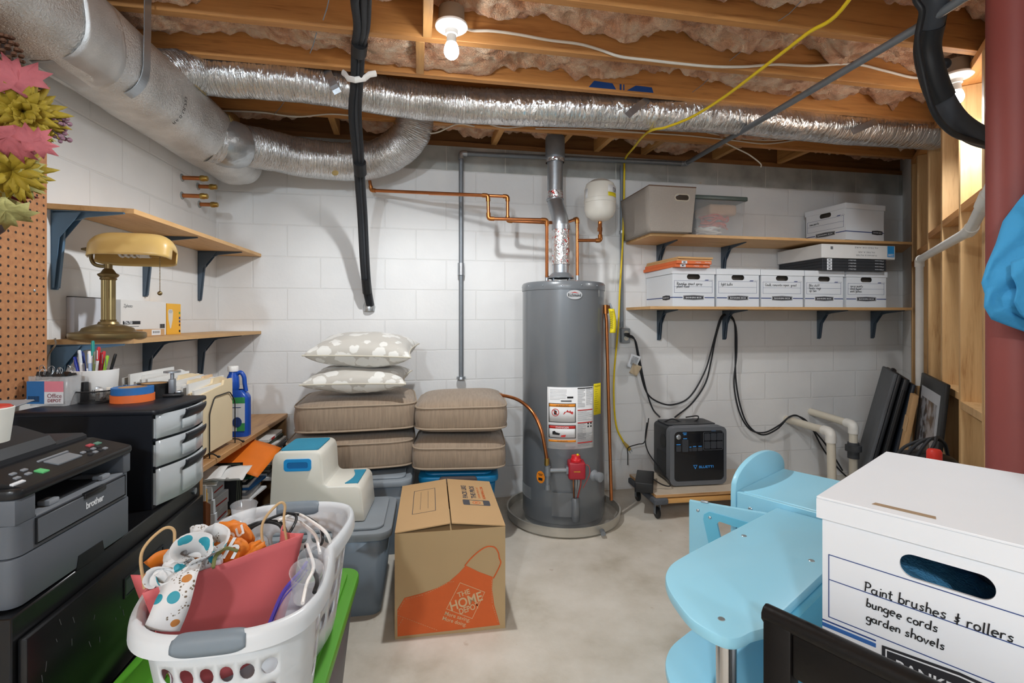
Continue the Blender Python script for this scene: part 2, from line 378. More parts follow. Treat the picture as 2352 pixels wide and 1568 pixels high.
# short lookouts between the last joist and the back wall
for i, u in enumerate((-1.75, -1.15, -.12, .33, .62, .98, 1.55, 2.1)):
    o = MB().box(-.019, .019, 0, .30, 0, HJ-.01, .002, 1).build('blocking_joist', wood('lookout_wood', 'c99659', '9a6a3a', (14, 1.0, 14)), loc=bw(u, nj(3.089)-.04, ZJ+.01), rz=RB+radians(2))
    tag(o, ['short joist at the left end above the sagging flexible duct', 'short joist above the middle of the sagging flexible duct', 'short joist left of the vent pipe',
            'short joist immediately right of the vent pipe top', 'short joist behind the yellow cord', 'short joist right of the yellow cord above the bins', 'short joist above the middle of the long shelves',
            'short joist near the right stud wall'][i]+', running to the back wall', 'joist', 'short joists at the back wall')
for (px, c0, c1, l) in ((985, 1.808, 2.161, 'nearer the camera, left of the round lampholder'), (965, 2.161, 2.489, 'behind the lit bulb')):
    t = (px-CX)/F; Y = c0/(1-.18774*t); p = P(px, 0, Y); u = p.x/.98284-(nj(c0))*.18452/.98284
    o = MB().box(-.019, .019, .038, (c1-c0)/1.0175, 0, HJ-.004, .002, 1).build('joist_blocking', wood('lookout_wood', 'c99659', '9a6a3a', (14, 1.0, 14)), loc=bw(u, nj(c0), ZJ), rz=RB)
    tag(o, 'wooden block between two joists, '+l, 'blocking', 'blocks between joists')
# insulation: one batt per bay
def insul_mat():
    m, nt, b = newmat('pink_fibreglass')
    tc = N(nt, 'ShaderNodeTexCoord')
    a = N(nt, 'ShaderNodeTexNoise'); a.inputs['Scale'].default_value = 9.; a.inputs['Detail'].default_value = 7; a.inputs['Distortion'].default_value = 1.5; nt.links.new(tc.outputs['Object'], a.inputs['Vector'])
    r = ramp(nt, [(.30, srgb('bd835e')), (.43, srgb('e4ab85')), (.56, srgb('f1c6a2')), (.75, srgb('f8e0c6'))]); nt.links.new(a.outputs[0], r.inputs[0]); nt.links.new(r.outputs[0], b.inputs['Base Color'])
    b.inputs['Roughness'].default_value = .95; b.inputs['Sheen Weight'].default_value = .3; b.inputs['Specular IOR Level'].default_value = .1
    g = N(nt, 'ShaderNodeTexNoise'); g.inputs['Scale'].default_value = 70.; g.inputs['Detail'].default_value = 6; g.inputs['Distortion'].default_value = 2.; nt.links.new(tc.outputs['Object'], g.inputs['Vector'])
    bp = N(nt, 'ShaderNodeBump'); bp.inputs['Strength'].default_value = .9; bp.inputs['Distance'].default_value = .02
    nt.links.new(g.outputs[0], bp.inputs['Height']); nt.links.new(bp.outputs[0], b.inputs['Normal'])
    return m
M_INS = insul_mat()
def batt(c0, c1, zb, amp, label, seed, back=False):
    y0 = .038+.002; y1 = (c1-c0)/1.0175-.002
    def fn(u, v):
        x = -2.3+u*5.7; y = y0+(y1-y0)*v
        q = Vector((x*2.2+seed*9, y*3.+seed, seed*3.1))
        big = noise.noise(Vector((x*1.1+seed, y*1.2, seed)))*amp*.8
        mid = noise.turbulence(q*1.3, 4, False, noise_basis='PERLIN_ORIGINAL')*amp*.9
        rid = abs(noise.noise(q*2.6))*amp*.9+abs(noise.noise(q*6.))*amp*.5+abs(noise.noise(q*13.))*amp*.22
        z = zb-ZJ+big-mid+rid
        edge = min(1, min(v, 1-v)/.12); z += (1-edge)*.03
        z = max(.015, min(HJ-.02, z)); yy = y+noise.noise(q*2.1+Vector((5, 0, 0)))*.02*edge
        return Vector((x+noise.noise(q*2.4)*.02, yy, z))
    mb = MB(); mb.grid(fn, 420, 26)
    top = mb  # close the batt upward so it has thickness
    o = mb.build('insulation_batt', M_INS, loc=bw(0, nj(c0), ZJ), rz=RB, ang=80)
    md = o.modifiers.new('thickness', 'SOLIDIFY'); md.thickness = .03; md.offset = 1
    tag(o, label, 'insulation', 'pink insulation batts'); return o
IL = ['in the joist bay at the very top of the frame', 'in the joist bay directly in front of the lit bulb', 'in the bay just behind the lit bulb',
      'in the bay above the long silver duct', 'in the dark bay behind the long silver duct', 'in the last bay over the back wall']
zz = [2.475, 2.47, 2.475, 2.535, 2.48, 2.475]
JC2 = JC+[3.43]
for i in range(6): batt(JC2[i], JC2[i+1], zz[i], .085, 'fluffy pink fibreglass insulation sagging '+IL[i], i*1.37+.6)
batt(1.10, JC[0], 2.53, .07, 'fluffy pink fibreglass insulation in the bay nearest the camera, top right of the frame', 9.3)
# stud wall on the right
def PRat(px, n=0): return PR(px, HY, n)
rd = Vector((-.5201, -.8541, 0)); rn = Vector((-.8541, .5201, 0)); RSTUD = atan2(rd.y, rd.x)
def rw(s, n, z): return rc+rd*s+rn*n+Vector((0, 0, z))
stud_s = []
SL = ['farthest, beside the white block pier', 'second from the back', 'third from the back, behind the white pipe', 'fourth from the back, wide and pale', 'fifth from the back, with a knot', 'sixth from the back, beside the red column', 'nearest, behind the red column']
ss = [.44, .66, 1.05, 1.45, 1.86, 2.26, 2.66]
for s_, l in zip(ss, SL):
    o = MB().box(-.019, .019, 0, .089, .04, 2.38, .0015, 1).build('wall_stud', M_JOISTL, loc=rw(s_, 0, 0), rz=RSTUD)
    # local y axis of the stud must point into the room
    tag(o, 'pale bare wooden wall stud, '+l, 'stud', 'studs of the right wall')
for i, (a, b_) in enumerate(zip(ss, ss[1:])):
    z = [1.62, 1.68, 1.74, 1.75, 1.76, 1.63][i]
    o = MB().box(0.02, b_-a-.02, 0, .089, 0, .038, .0015, 1).build('stud_blocking', M_JOIST, loc=rw(a, 0, z), rz=RSTUD)
    tag(o, 'short horizontal wooden block between studs, '+['farthest at the back corner', 'second from the back', 'above the white pipe elbow', 'above the long white pipe', 'beside the red column, upper', 'behind the red column'][i], 'blocking', 'blocks between the wall studs')
for z, l in ((0, 'bottom plate on the floor under the right studs'), (2.382, 'top plate over the right studs')):
    o = MB().box(.42, 2.9, 0, .089, 0, .038, .0015, 1).build('wall_plate', M_JOIST, loc=rw(0, 0, z), rz=RSTUD); tag(o, 'wooden '+l, 'wall plate')
for i, (a, b_, z) in enumerate(((1.45, 1.86, .83), (1.86, 2.26, .79))):
    o = MB().box(.02, b_-a-.02, 0, .089, 0, .038, .0015, 1).build('stud_blocking', M_JOISTL, loc=rw(a, 0, z), rz=RSTUD)
    tag(o, 'short low wooden block between studs, '+['behind the framed picture', 'just left of the red column'][i], 'blocking', 'blocks between the wall studs')
# ================================================================== under the ceiling
M_FOIL_T = foil('foil_wrap_scrim', (110, 330, 1), .6, .32, .70)
M_FOIL_F = foil('foil_flex_sleeve', (9, 330, 1), 1.0, .17)
M_GALV = mat('galvanised_steel', 'b4bac0', .38, .85, .12, 30, .08, 80)
M_GALVD = mat('dull_grey_steel', '878d93', .5, .6, .15, 30)
M_CONDUIT = mat('grey_conduit', '7f868c', .5, .3, .1, 20)
M_COPPER = mat('copper', 'c07a4c', .30, .95, .2, 20)
M_SOLDER = mat('copper_fitting', 'b3743f', .36, .9, .25, 60)
M_BRASS = mat('brass', 'b0914e', .35, .9, .15, 30)
M_BLACK = mat('black_plastic', '1c1d1f', .45, 0, .15, 20)
M_RUBBER = mat('black_rubber', '24262a', .62, 0, .2, 40, .15, 90)
M_RUBBER2 = mat('dark_grey_tube', '3b3e43', .6, 0, .15, 30)
M_WHITECAB = mat('white_cable', 'dcd5c8', .5)
M_WHITE = mat('white_plastic', 'eceae6', .35)
M_DUCTTAPE = mat('silver_tape', 'b9bcbe', .3, .8, .15, 20, .3, 40)
M_TANPATCH = mat('tan_tape_patch', 'b39a63', .7)
M_BLUEPRINT = mat('blue_print', '1f4f9a', .6)
M_INK = mat('black_ink', '1a1a1c', .7)
M_YCORD = mat('yellow_cord', 'e8c81e', .45)
# insulated trunk along the left wall
def trunk(Y0, Y1):
    root = thing('trunk_duct', 'large silver foil-wrapped duct running along the top of the left wall', 'duct', lw(Y0, .165, 2.20))
    base = lw(Y0, .165, 2.20); end = lw(Y1, .165, 2.20); ax = (end-base); L = ax.length; ax.normalize(); sd = Vector((.9913, .1315, 0))
    def sec(a, k=1.):
        e = 2.6; c, s_ = cos(a), sin(a)
        r = 1/((abs(c)**e+abs(s_)**e)**(1/e)); return c*r*.150*k, s_*r*.150*k
    def fn(u, v):
        a = 2*pi*u; d = v*L
        k = 1+noise.noise(Vector((cos(a)*2, sin(a)*2, d*5)))*.03+noise.noise(Vector((cos(a)*5, sin(a)*5, d*11)))*.018
        k += .02*max(0, sin(d*3.3+.6))*max(0, cos(a+.9))
        x, z = sec(a, k); return ax*d+sd*x+Vector((0, 0, z))
    mb = MB(); mb.grid(fn, 56, 120, wrap=True, uvs=True); mb.build('foil_wrap', M_FOIL_T, root, ang=70)
    mb = MB()
    def cap(u, v):
        a = 2*pi*u; x, z = sec(a, 1-v*.98); return ax*(L+.02*sin(v*pi/2)*1.2)+sd*x+Vector((0, 0, z))
    mb.grid(cap, 40, 6, wrap=True, uvs=True); mb.build('end_cap', M_FOIL_T, root, ang=70)
    # hanger strap
    for d, w_ in ((1.47, .042),):
        mb = MB(); path = []
        for k in range(25):
            a = -1.0+k*(1.0)/18 if k <= 18 else 0
            if k <= 18: x, z = sec(a, 1.035); path.append((x, z))
        path.append((.157, .10)); path.append((.158, .22)); path.append((.158, .30))
        A = [mb.bm.verts.new(ax*(d-w_/2)+sd*x+Vector((0, 0, z))) for x, z in path]; B = [mb.bm.verts.new(ax*(d+w_/2)+sd*x+Vector((0, 0, z))) for x, z in path]
        for i in range(len(path)-1): mb.bm.faces.new((A[i], B[i], B[i+1], A[i+1]))
        s_ = mb.build('hanger_strap', M_GALV, root, smooth=False, solid=.003)
    # tape patches and seam
    def patch(nm, m, d0, d1, a0, a1, skew=0., k=1.025):
        mb = MB()
        def f(u, v):
            a = a0+(a1-a0)*u; d = d0+(d1-d0)*v+skew*u; q = k+noise.noise(Vector((u*4, v*4, d0*7)))*.01
            x, z = sec(a, q); return ax*d+sd*x+Vector((0, 0, z))
        mb.grid(f, 14, 8, uvs=True); return mb.build(nm, m, root, ang=70, solid=.001)
    patch('tape_patch', M_TANPATCH, 1.86, 1.97, .55, .95, .05); patch('tape_patch', M_TANPATCH, 2.20, 2.26, .15, .75, .03)
    patch('foil_tape', M_FOIL_T, 1.22, 1.42, -1.9, .9, -.10, 1.012)
    def wrapfn(d, a):
        def f(x, y):
            xx, zz = sec(a+x/.15, 1.04); return ax*(d+y)+sd*xx+Vector((0, 0, zz))
        return f
    lettering(root, 'UL181', M_INK, wrapfn(.45, -.2), width=.10, name='printed_lettering')
    lettering(root, 'R6.0-UL723', M_INK, wrapfn(1.75, -.5), width=.12, name='printed_lettering')
    return root
trunk(.35, 2.99)
def flex(name, label, pts, r, wr=.10, seed=0., n=14):
    path = cr(pts, n); root = thing(name, label, 'duct', path[0])
    L = len(path)-1; o0 = path[0]
    def fr(i):
        t = (path[min(i+1, L)]-path[max(i-1, 0)]).normalized(); x = Vector((0, 0, 1)); x = (x-t*x.dot(t)).normalized(); return t, x, t.cross(x)
    frs = [fr(i) for i in range(L+1)]
    def fn(u, v):
        s_ = v*L; i = min(int(s_), L-1); f = s_-i; p = path[i].lerp(path[i+1], f); t, x, y = frs[i]; a = 2*pi*u
        k = 1+wr*.35*noise.noise(Vector((cos(a)*1.5+seed, sin(a)*1.5, s_*.25)))
        top = max(0, cos(a)*.5+.5); k += wr*.75*top*(abs(noise.noise(Vector((a*1.3, s_*1.7+seed, seed))))-.25)+wr*.45*top*(abs(noise.noise(Vector((a*2.2, s_*4.1, seed))))-.2)+wr*.18*noise.noise(Vector((a*5, s_*5.2, seed)))
        return p-o0+(x*cos(a)+y*sin(a))*r*k
    mb = MB(); mb.grid(fn, 44, L*9, wrap=True, uvs=True); mb.build('foil_sleeve', M_FOIL_F, root, ang=75)
    return root, path, o0, frs
r1, p1, o1, f1 = flex('flexible_duct', 'silver flexible duct sagging from the trunk duct end up to the joists', [P(470, 318, 2.54), P(520, 330, 2.64), P(565, 336, 2.74), P(625, 347, 2.86), P(705, 364, 2.97), P(800, 372, 3.06), P(868, 364, 3.08), P(915, 338, 3.04), P(945, 305, 3.0), P(955, 262, 2.97)], .112, .10, 2.)
mb = MB(); mb.tube([p1[k]-o1 for k in (4, 9, 14, 20, 24)], [.100, .118, .123, .123, .117], 28, caps=False); mb.build('tape_collar', M_DUCTTAPE, r1)
mb = MB(); c_ = P(770, 397, 2.93)-o1; mb.sphere(c_, .02, (1, .25, .8)); mb.build('tape_patch', M_TANPATCH, r1)
r2, p2, o2, f2 = flex('flexible_duct', 'long silver flexible duct strapped under the ceiling joists from left to right', [P(340, 172, 2.10), P(400, 166, 2.22), P(440, 168, 2.30), P(480, 173, 2.35), P(600, 182, 2.39), P(700, 191, 2.43), P(800, 206, 2.50), P(900, 224, 2.59), P(1000, 236, 2.65), P(1100, 244, 2.69), P(1300, 251, 2.73), P(1500, 259, 2.78), P(1700, 270, 2.84), P(1900, 291, 2.97), P(2040, 301, 3.04), P(2150, 309, 3.09)], .093, .12, 5., 10)
for pa, pb, l in ((P(752, 160, 2.40), P(793, 236, 2.44), 0), (P(1498, 222, 2.74), P(1430, 284, 2.70), 1), (P(2030, 272, 3.02), P(1930, 318, 2.93), 2)):
    d = (pb-pa); t = d.normalized(); wv = Vector((t.z, 0, -t.x)).normalized()*.018
    mb = MB(); a_ = []; 
    for k in range(9):
        s_ = k/8; q = pa+d*s_-o2+Vector((0, -.09*sin(pi*min(1, s_*1.05)*.5)-.012, 0)); a_.append((mb.bm.verts.new(q-wv), mb.bm.verts.new(q+wv)))
    for (x1, x2), (y1, y2) in zip(a_, a_[1:]): mb.bm.faces.new((x1, x2, y2, y1))
    mb.build('hanger_strap', M_GALV, r2, smooth=False, solid=.003)
# blue print on the joist over the duct
o = MB().prism([(0, 0), (.15, 0), (.13, .03), (.03, .035)], -.0015, 0).box(.17, .18, -.0015, 0, 0, .03).box(.19, .196, -.0015, 0, 0, .03).prism([(.21, 0), (.36, .0), (.35, .028), (.26, .03)], -.0015, 0)
bp_ = joists[3]; t = (1352-CX)/F; Yq = 2.489/(1-.18774*t); uq = P(1352, 0, Yq).x/.98284-nj(2.489)*.18452/.98284
q = o.build('blue_marking', M_BLUEPRINT, bp_, loc=(uq, 0, .012))
# bulbs in porcelain holders
def lampholder(loc, label, cat, strength, glow):
    root = thing('lampholder', label, cat, loc)
    MB().lathe([(0, .06), (.052, .06), (.054, .0), (.05, -.004), (0, -.004)], 24).build('junction_box', mat('junction_box_grey', '8d8275', .6), root)
    MB().lathe([(0, 0), (.058, 0), (.066, -.006), (.066, -.014), (.058, -.02), (.034, -.024), (.026, -.028), (.025, -.045), (.022, -.047), (0, -.047)], 40).build('porcelain_base', mat('white_porcelain', 'f2f0ec', .25), root)
    b = MB().lathe([(0, -.045), (.017, -.045), (.019, -.05), (.021, -.078), (.0225, -.082)], 24).build('bulb_collar', mat('bulb_plastic', 'd9d7d2', .4), root)
    g, nt, bs = newmat('bulb_glow'); c = (1.0, .995, .98)
    bs.inputs['Base Color'].default_value = (1, 1, 1, 1); bs.inputs['Emission Color'].default_value = c+(1,); bs.inputs['Emission Strength'].default_value = glow
    MB().lathe([(.0225, -.081), (.027, -.092), (.0305, -.106), (.030, -.118), (.025, -.131), (.015, -.140), (0, -.1435)], 28).build('bulb', g, root)
    l = bpy.data.lights.new('bulb_light', 'SPOT'); l.energy = strength; l.color = (.955, .985, 1.0); l.spot_size = radians(168); l.spot_blend = .45; l.shadow_soft_size = .03
    lo = bpy.data.objects.new('bulb_light', l); COL.objects.link(lo); lo.location = Vector(loc)+Vector((0, 0, -.176))   # an LED bulb sends its light downward
    return root
L1 = lampholder(P(1037, 55, 2.02)+Vector((0, 0, .0)), 'white round lampholder with a bare lit bulb, near the middle of the ceiling', 'light bulb', BULB_NEAR, BULB_GLOW)
L2 = lampholder(P(2196, 170, 2.35), 'white lampholder with a lit bulb beside the black hose and right studs', 'light bulb', BULB_FAR, BULB_GLOW*.35)
def cable(name, label, cat, pts, r, m, n=8, seg=8, group=None):
    path = cr(pts, n); o0 = path[0]
    o = MB().tube([p-o0 for p in path], r, seg).build(name, m, loc=o0); return tag(o, label, cat, group)
def on_c(px, py, c): t = (px-CX)/F; return P(px, py, c/(1-.18774*t))
cable('light_cable', 'white cable stapled along a joist face from the near bulb to the far bulb', 'cable',
      [P(1064, 62, 2.03)]+[on_c(x, y, 2.150) for x, y in ((1085, 70), (1130, 71), (1190, 79), (1260, 92), (1330, 101), (1380, 115), (1425, 130), (1490, 138), (1560, 146), (1640, 153), (1710, 153), (1780, 148), (1860, 151), (1960, 147), (2030, 162), (2090, 177), (2120, 178))], .0062, M_WHITECAB)
for i, (pts, l) in enumerate((([((505, 254), (600, 258), (680, 268), (760, 262), (830, 268))], 'left of the black lines'), ([((915, 278), (960, 300), (1000, 305), (1050, 285), (1090, 290))], 'sagging above the grey pipe elbow'),
                              ([((1115, 283), (1160, 293), (1220, 288), (1290, 284), (1350, 292), (1420, 300), (1480, 305))], 'left of the yellow cord bend'), ([((1230, 295), (1330, 297), (1430, 303), (1560, 310), (1680, 322), (1760, 330), (1840, 320))], 'lower run crossing the yellow cord'),
                              ([((1660, 325), (1690, 340), (1720, 355), (1746, 375), (1748, 384))], 'drooping short end right of the grey pipe bend'), ([((1625, 305), (1700, 318), (1780, 322), (1850, 312))], 'right of the grey diagonal pipe'))):
    cable('loose_cable', 'loose white cable on the far joist, '+l, 'cable', [on_c(x, y, 3.075) for x, y in pts[0]], .0045, M_WHITECAB, group='loose cables on the far joist')
# black line bundle dropping to the back wall
root = thing('line_set', 'bundle of black insulated lines dropping from the joists to the back wall', 'pipe bundle', P(832, -60, 1.72))
o0 = root.location.copy()
for i, (dx, r, dd) in enumerate(((-15, .017, 0), (9, .021, .012), (19, .008, -.012))):
    ks = [(227, -1430, .6, 2.9), (638, -446, 1.1, 1.6), (832, -60, 1.72, 1.), (830, 0, 1.85, 1.), (832, 60, 2.0, .72), (824, 110, 2.15, .55), (820, 190, 2.29, .45), (816, 260, 2.42, .52), (822, 340, 2.60, .45), (826, 400, 2.75, .36), (833, 500, 2.95, .36), (838, 600, 3.07, .34), (843, 660, 3.16, .3), (850, 700, 3.24, .2)]
    MB().tube([p-o0 for p in cr([P(x+dx*k, y, Y+dd) for x, y, Y, k in ks], 8)], r, 12).build('insulated_line', M_RUBBER if i != 1 else M_RUBBER2, root)
for a_, b_ in (((826, 98, 2.12), (824, 122, 2.18)), ((826, 372, 2.68), (828, 398, 2.745)), ((840, 640, 3.12), (843, 672, 3.17))):
    pa, pb = P(*a_)-o0, P(*b_)-o0; MB().tube([pa, (pa+pb)/2, pb], .034 if a_[1] < 600 else .028, 16).build('tape_wrap', M_BLACK, root)
c_ = P(821, 186, 2.285)
mb = MB(); mb.tube([c_-o0+Vector((-.075, .02, .05)), c_-o0+Vector((-.055, 0, .03)), c_-o0+Vector((-.035, -.025, -.0)), c_-o0+Vector((0, -.035, -.012)), c_-o0+Vector((.04, -.025, 0)), c_-o0+Vector((.055, 0, .03)), c_-o0+Vector((.08, .02, .045))], .006, 8, flat=2.2); mb.build('pipe_strap', M_WHITE, root)
MB().lathe([(0, -.03), (.035, -.03), (.04, 0), (.03, .03), (0, .03)], 14, c=P(848, 704, 3.27)-o0).build('foil_seal', M_DUCTTAPE, root)
# black hose at the right
root = thing('black_hose', 'thick black taped hose looping down at the right, behind the red column', 'hose', P(2165, -60, 1.62)); o0 = root.location.copy()
hp = cr([P(2713, -598, 1.0), P(2165, -60, 1.62), P(2152, 0, 1.68), P(2138, 60, 1.74), P(2130, 110, 1.78), P(2140, 165, 1.80), P(2160, 220, 1.82), P(2195, 275, 1.84), P(2240, 308, 1.86), P(2285, 322, 1.88), P(2330, 326, 1.9)], 8)
MB().tube([p-o0 for p in hp], .037, 16).build('hose', M_RUBBER2, root)
MB().tube([p-o0 for p in hp[24:50]], .041, 16).build('tape_wrap', M_BLACK, root)
MB().tube([p-o0 for p in cr([P(2680, -620, 1.0), P(2130, -60, 1.60), P(2118, 30, 1.68), P(2108, 90, 1.72), P(2116, 150, 1.75), P(2142, 250, 1.78), P(2180, 300, 1.81), P(2230, 322, 1.84), P(2300, 336, 1.87)], 8)], .010, 10).build('thin_line', M_BLACK, root)
MB().tube([p-o0 for p in cr([P(2740, -610, 1.0), P(2180, -60, 1.64), P(2172, 0, 1.70), P(2160, 70, 1.76)], 6)], .012, 10).build('thin_line', M_BLACK, root)
MB().sphere(P(2168, 148, 1.84)-o0, .022).build('rubber_plug', M_BLACK, root)
# grey pipe: vertical, along the back wall, then diagonally forward
def pipe_run(name, label, cat, pts, r, m, mf, fr_=1.35, fl=.035, fil=.03, group=None, nofit=()):
    pts = [Vector(p) for p in pts]; root = thing(name, label, cat, pts[0], group=group); o0 = pts[0]; q = [p-o0 for p in pts]
    MB().tube(fillet(q, fil, 6), r, 12).build('pipe', m, root)
    for i in range(1, len(q)-1):
        if i in nofit: continue
        a, b, c = q[i-1], q[i], q[i+1]; u = (a-b).normalized(); v = (c-b).normalized(); f = min(fl, (a-b).length*.45, (c-b).length*.45)
        MB().tube(fillet([b+u*f, b, b+v*f], f*.85, 6), r*fr_, 12).build('elbow_fitting', mf, root)
    return root
g0 = PB(1059, 868, .045)
pipe_run('grey_pipe', 'grey metal pipe rising beside the cushions, along the wall top, then diagonally to the camera', 'pipe',
         [g0, PB(1059, 352, .045), PB(1575, 376, .045), P(1800, 245, 2.42), P(2110, 62, 1.763), P(2330, -80, 1.46)], .0155, M_GALVD, M_GALV, 1.3, .04, .03, nofit=(3, 4))
o = MB().tube([PB(1059, 604, .045)-PB(1059, 632, .045), Vector((0, 0, 0))], .023, 12).build('pipe_coupling', M_GALV, bpy.data.objects['grey_pipe']); o.location = PB(1059, 632, .045)-g0
o = MB().lathe([(0, -.006), (.032, -.006), (.03, .01), (.018, .012), (0, .012)], 16).build('end_cap', M_GALV, bpy.data.objects['grey_pipe'])
# conduit and outlet
root = thing('outlet_box', 'grey conduit running down the wall to a metal outlet box beside the shelves', 'outlet', PB(1432, 770, .0)); o0 = root.location.copy(); root.rotation_euler = (0, 0, RB)
def loc_(p): return Matrix.Rotation(-RB, 3, 'Z') @ (Vector(p)-o0)
MB().tube([loc_(PB(1428, 380, .022)), loc_(PB(1428, 752, .022))], .0125, 12).build('conduit', M_CONDUIT, root)
MB().box(-.032, .032, -.045, 0, -.052, .052, .004).build('metal_box', M_GALVD, root)
MB().prism(rrect(-.03, -.05, .03, .05, .006), -.049, -.045).build('face_plate', mat('steel_plate', '9aa0a5', .4, .6), root)
for dz in (.02, -.02): MB().prism(ell(0, dz, .017, .0155, 18), -.052, -.049).build('receptacle', mat('ivory_receptacle', 'cfc8b8', .5), root)
for dz in (-.02,):
    for dx in (-.006, .006): MB().box(dx-.001, dx+.001, -.0525, -.051, dz+.0, dz+.008).build('slot', M_BLACK, root)
MB().tube([loc_(PB(1428, 530, .022)), loc_(PB(1428, 536, .022))], .019, 12).build('conduit_strap', M_GALV, root)
# yellow cord
cord = [P(2979, -1487, .6), P(2232, -488, 1.1), P(1950, 0, 1.61), P(1850, 80, 1.81), P(1740, 165, 2.08), P(1660, 225, 2.33), P(1590, 268, 2.54), P(1530, 292, 2.68), P(1500, 298, 2.76), P(1478, 312, 2.95), P(1455, 340, 3.22), PB(1436, 365, .05), PB(1434, 400, .045), PB(1433, 470, .045), PB(1430, 560, .045), PB(1424, 660, .05), PB(1420, 750, .055), PB(1411, 850, .05), PB(1410, 920, .05), PB(1416, 980, .05), PB(1432, 1015, .05)]
path = cr(cord, 8); root = thing('extension_cord', 'yellow extension cord strung from the ceiling and hanging down the back wall', 'cord', path[0])
MB().tube([p-path[0] for p in path], .0068, 10).build('cord', M_YCORD, root)
e = path[-1]-path[0]; MB().tube([e, e+Vector((.03, 0, -.035)), e+Vector((.045, 0, -.055))], [.009, .014, .013], 12).build('plug', mat('clear_amber_plug', 'b99b4a', .3), root)
for dx in (-.006, .006): MB().tube([e+Vector((.045+dx, 0, -.055+dx)), e+Vector((.058+dx, 0, -.073+dx))], .0022, 6).build('prong', M_GALV, root)
# wires that hold the batts up
for i, (a_, b_, c_) in enumerate((((760, -20), (742, 46), 1.80), ((727, 75), (712, 122), 2.152), ((1840, 3), (1788, 48), 1.80), ((1745, 76), (1675, 140), 2.152), ((1640, 168), (1590, 212), 2.48), ((660, 222), (630, 262), 3.07))):
    p, q = on_c(*a_, c_-.10), on_c(*b_, c_-.006)
    o = MB().tube([Vector((0, 0, 0)), (q-p)*.5+Vector((0, 0, -.008)), q-p], .0018, 6).build('support_wire', M_GALVD, loc=p)
    tag(o, 'thin grey wire holding insulation, '+['top left near the black lines', 'left, above the knot hole', 'top right beside the yellow cord', 'right, ending on the joist with the white cable', 'centre right, above the long silver duct', 'left, under the long silver duct'][i], 'wire', 'insulation support wires')
# ================================================================== water heater and its plumbing
M_HEAT = mat('heater_grey_enamel', '6f7377', .28, .1, .06, 6, coat=.3)
M_HEATD = mat('heater_dark_grey', '55595d', .4, .1, .08)
M_PAN = mat('drain_pan_metal', 'c4c0b7', .42, .6, .15, 12)
M_LABEL = mat('label_white', 'e4e5e6', .45)
M_RED = mat('label_red', 'c4302b', .5); M_ORANGE = mat('label_orange', 'e8912a', .5); M_YEL = mat('label_yellow', 'e6d21f', .5)
M_GREYINK = mat('grey_ink', '6d6f72', .6)
HC = Vector((.322, 3.12, 0)); HR = .255
root = thing('drain_pan', 'round metal drain pan on the floor under the water heater', 'pan', HC)
MB().lathe([(0, 0), (.33, 0), (.348, .012), (.352, .06), (.356, .062), (.356, .066), (.346, .064), (.342, .02), (.325, .008), (0, .006)], 72).build('pan', M_PAN, root)
MB().lathe([(0, 0), (.014, 0), (.014, .04), (0, .04)], 12, M=Matrix.Translation((.19, -.30, .03)) @ Matrix.Rotation(pi/2, 4, 'X')).build('drain_plug', M_GALVD, root)
root = thing('water_heater', 'tall grey gas water heater with warning labels standing in a metal pan', 'water heater', HC+Vector((0, 0, .0075)))
MB().lathe([(0, 0), (HR-.012, 0), (HR-.012, .03), (HR-.002, .035), (HR, .04), (HR, 1.405), (0, 1.405)], 96).build('tank', M_HEAT, root)
MB().lathe([(HR+.003, 1.40), (HR+.004, 1.41), (HR+.004, 1.436), (HR-.003, 1.447), (HR-.02, 1.452), (0, 1.455)], 96).build('top_cover', M_HEAT, root)
for k in range(14):
    a = 2*pi*k/14+.1; MB().sphere(((HR+.004)*cos(a), (HR+.004)*sin(a), 1.424), .004).build('cover_screw', M_GALV, root)
def cyl(a0, r=HR+.0012, z0=0.):     # angle measured from the camera-facing side, positive to the right
    return lambda x, y: Vector((r*sin(a0+x/HR), -r*cos(a0+x/HR), z0+y))
def cpatch(nm, m, a0, a1, z0, z1, r=HR+.0008, rad=0., label=None):
    mb = MB()
    mb.grid(lambda u, v: Vector((r*sin(a0+(a1-a0)*u), -r*cos(a0+(a1-a0)*u), z0+(z1-z0)*v)), 16, 2)
    o = mb.build(nm, m, root, solid=.0004)
    if label: o['label'] = label
    return o
# big instruction label (in the picture 1256-1365 x 888-1030)
def zr(py): return CZ+(HY-py)/F*2.87-.0075
def ar(px): return math.asin(max(-1, min(1, ((px-CX)/F*2.90-HC.x)/HR)))
A0, A1 = ar(1257), ar(1364)
cpatch('instruction_label', M_LABEL, A0, A1, zr(1031), zr(889), label='large white instruction label')
cpatch('energy_label', M_YEL, A1+.01, A1+.30, zr(957), zr(884), label='yellow energy label')
def rect(m, px0, px1, py0, py1, r, nm='printed_panel'): return cpatch(nm, m, ar(px0), ar(px1), zr(py1), zr(py0), HR+r)
for (x0, x1, y0, y1, hd, ttl) in ((1260, 1321, 926, 970, M_ORANGE, 'WARNING'), (1260, 1321, 976, 1006, M_RED, 'DANGER')):
    rect(M_INK, x0, x1, y0, y1, .0016); rect(M_LABEL, x0+1.5, x1-1.5, y0+1.5, y1-1.5, .0022); rect(hd, x0+1.5, x1-1.5, y0+1.5, y0+8, .0028)
    lettering(root, ttl, M_INK if hd is M_ORANGE else M_LABEL, cyl(ar((x0+x1)/2), HR+.0034, zr(y0+5)), height=.0105, width=.075)
rect(M_ORANGE, 1260, 1321, 1010, 1015, .0022); lettering(root, 'WARNING', M_INK, cyl(ar(1290), HR+.0034, zr(1012.5)), height=.008, width=.06)
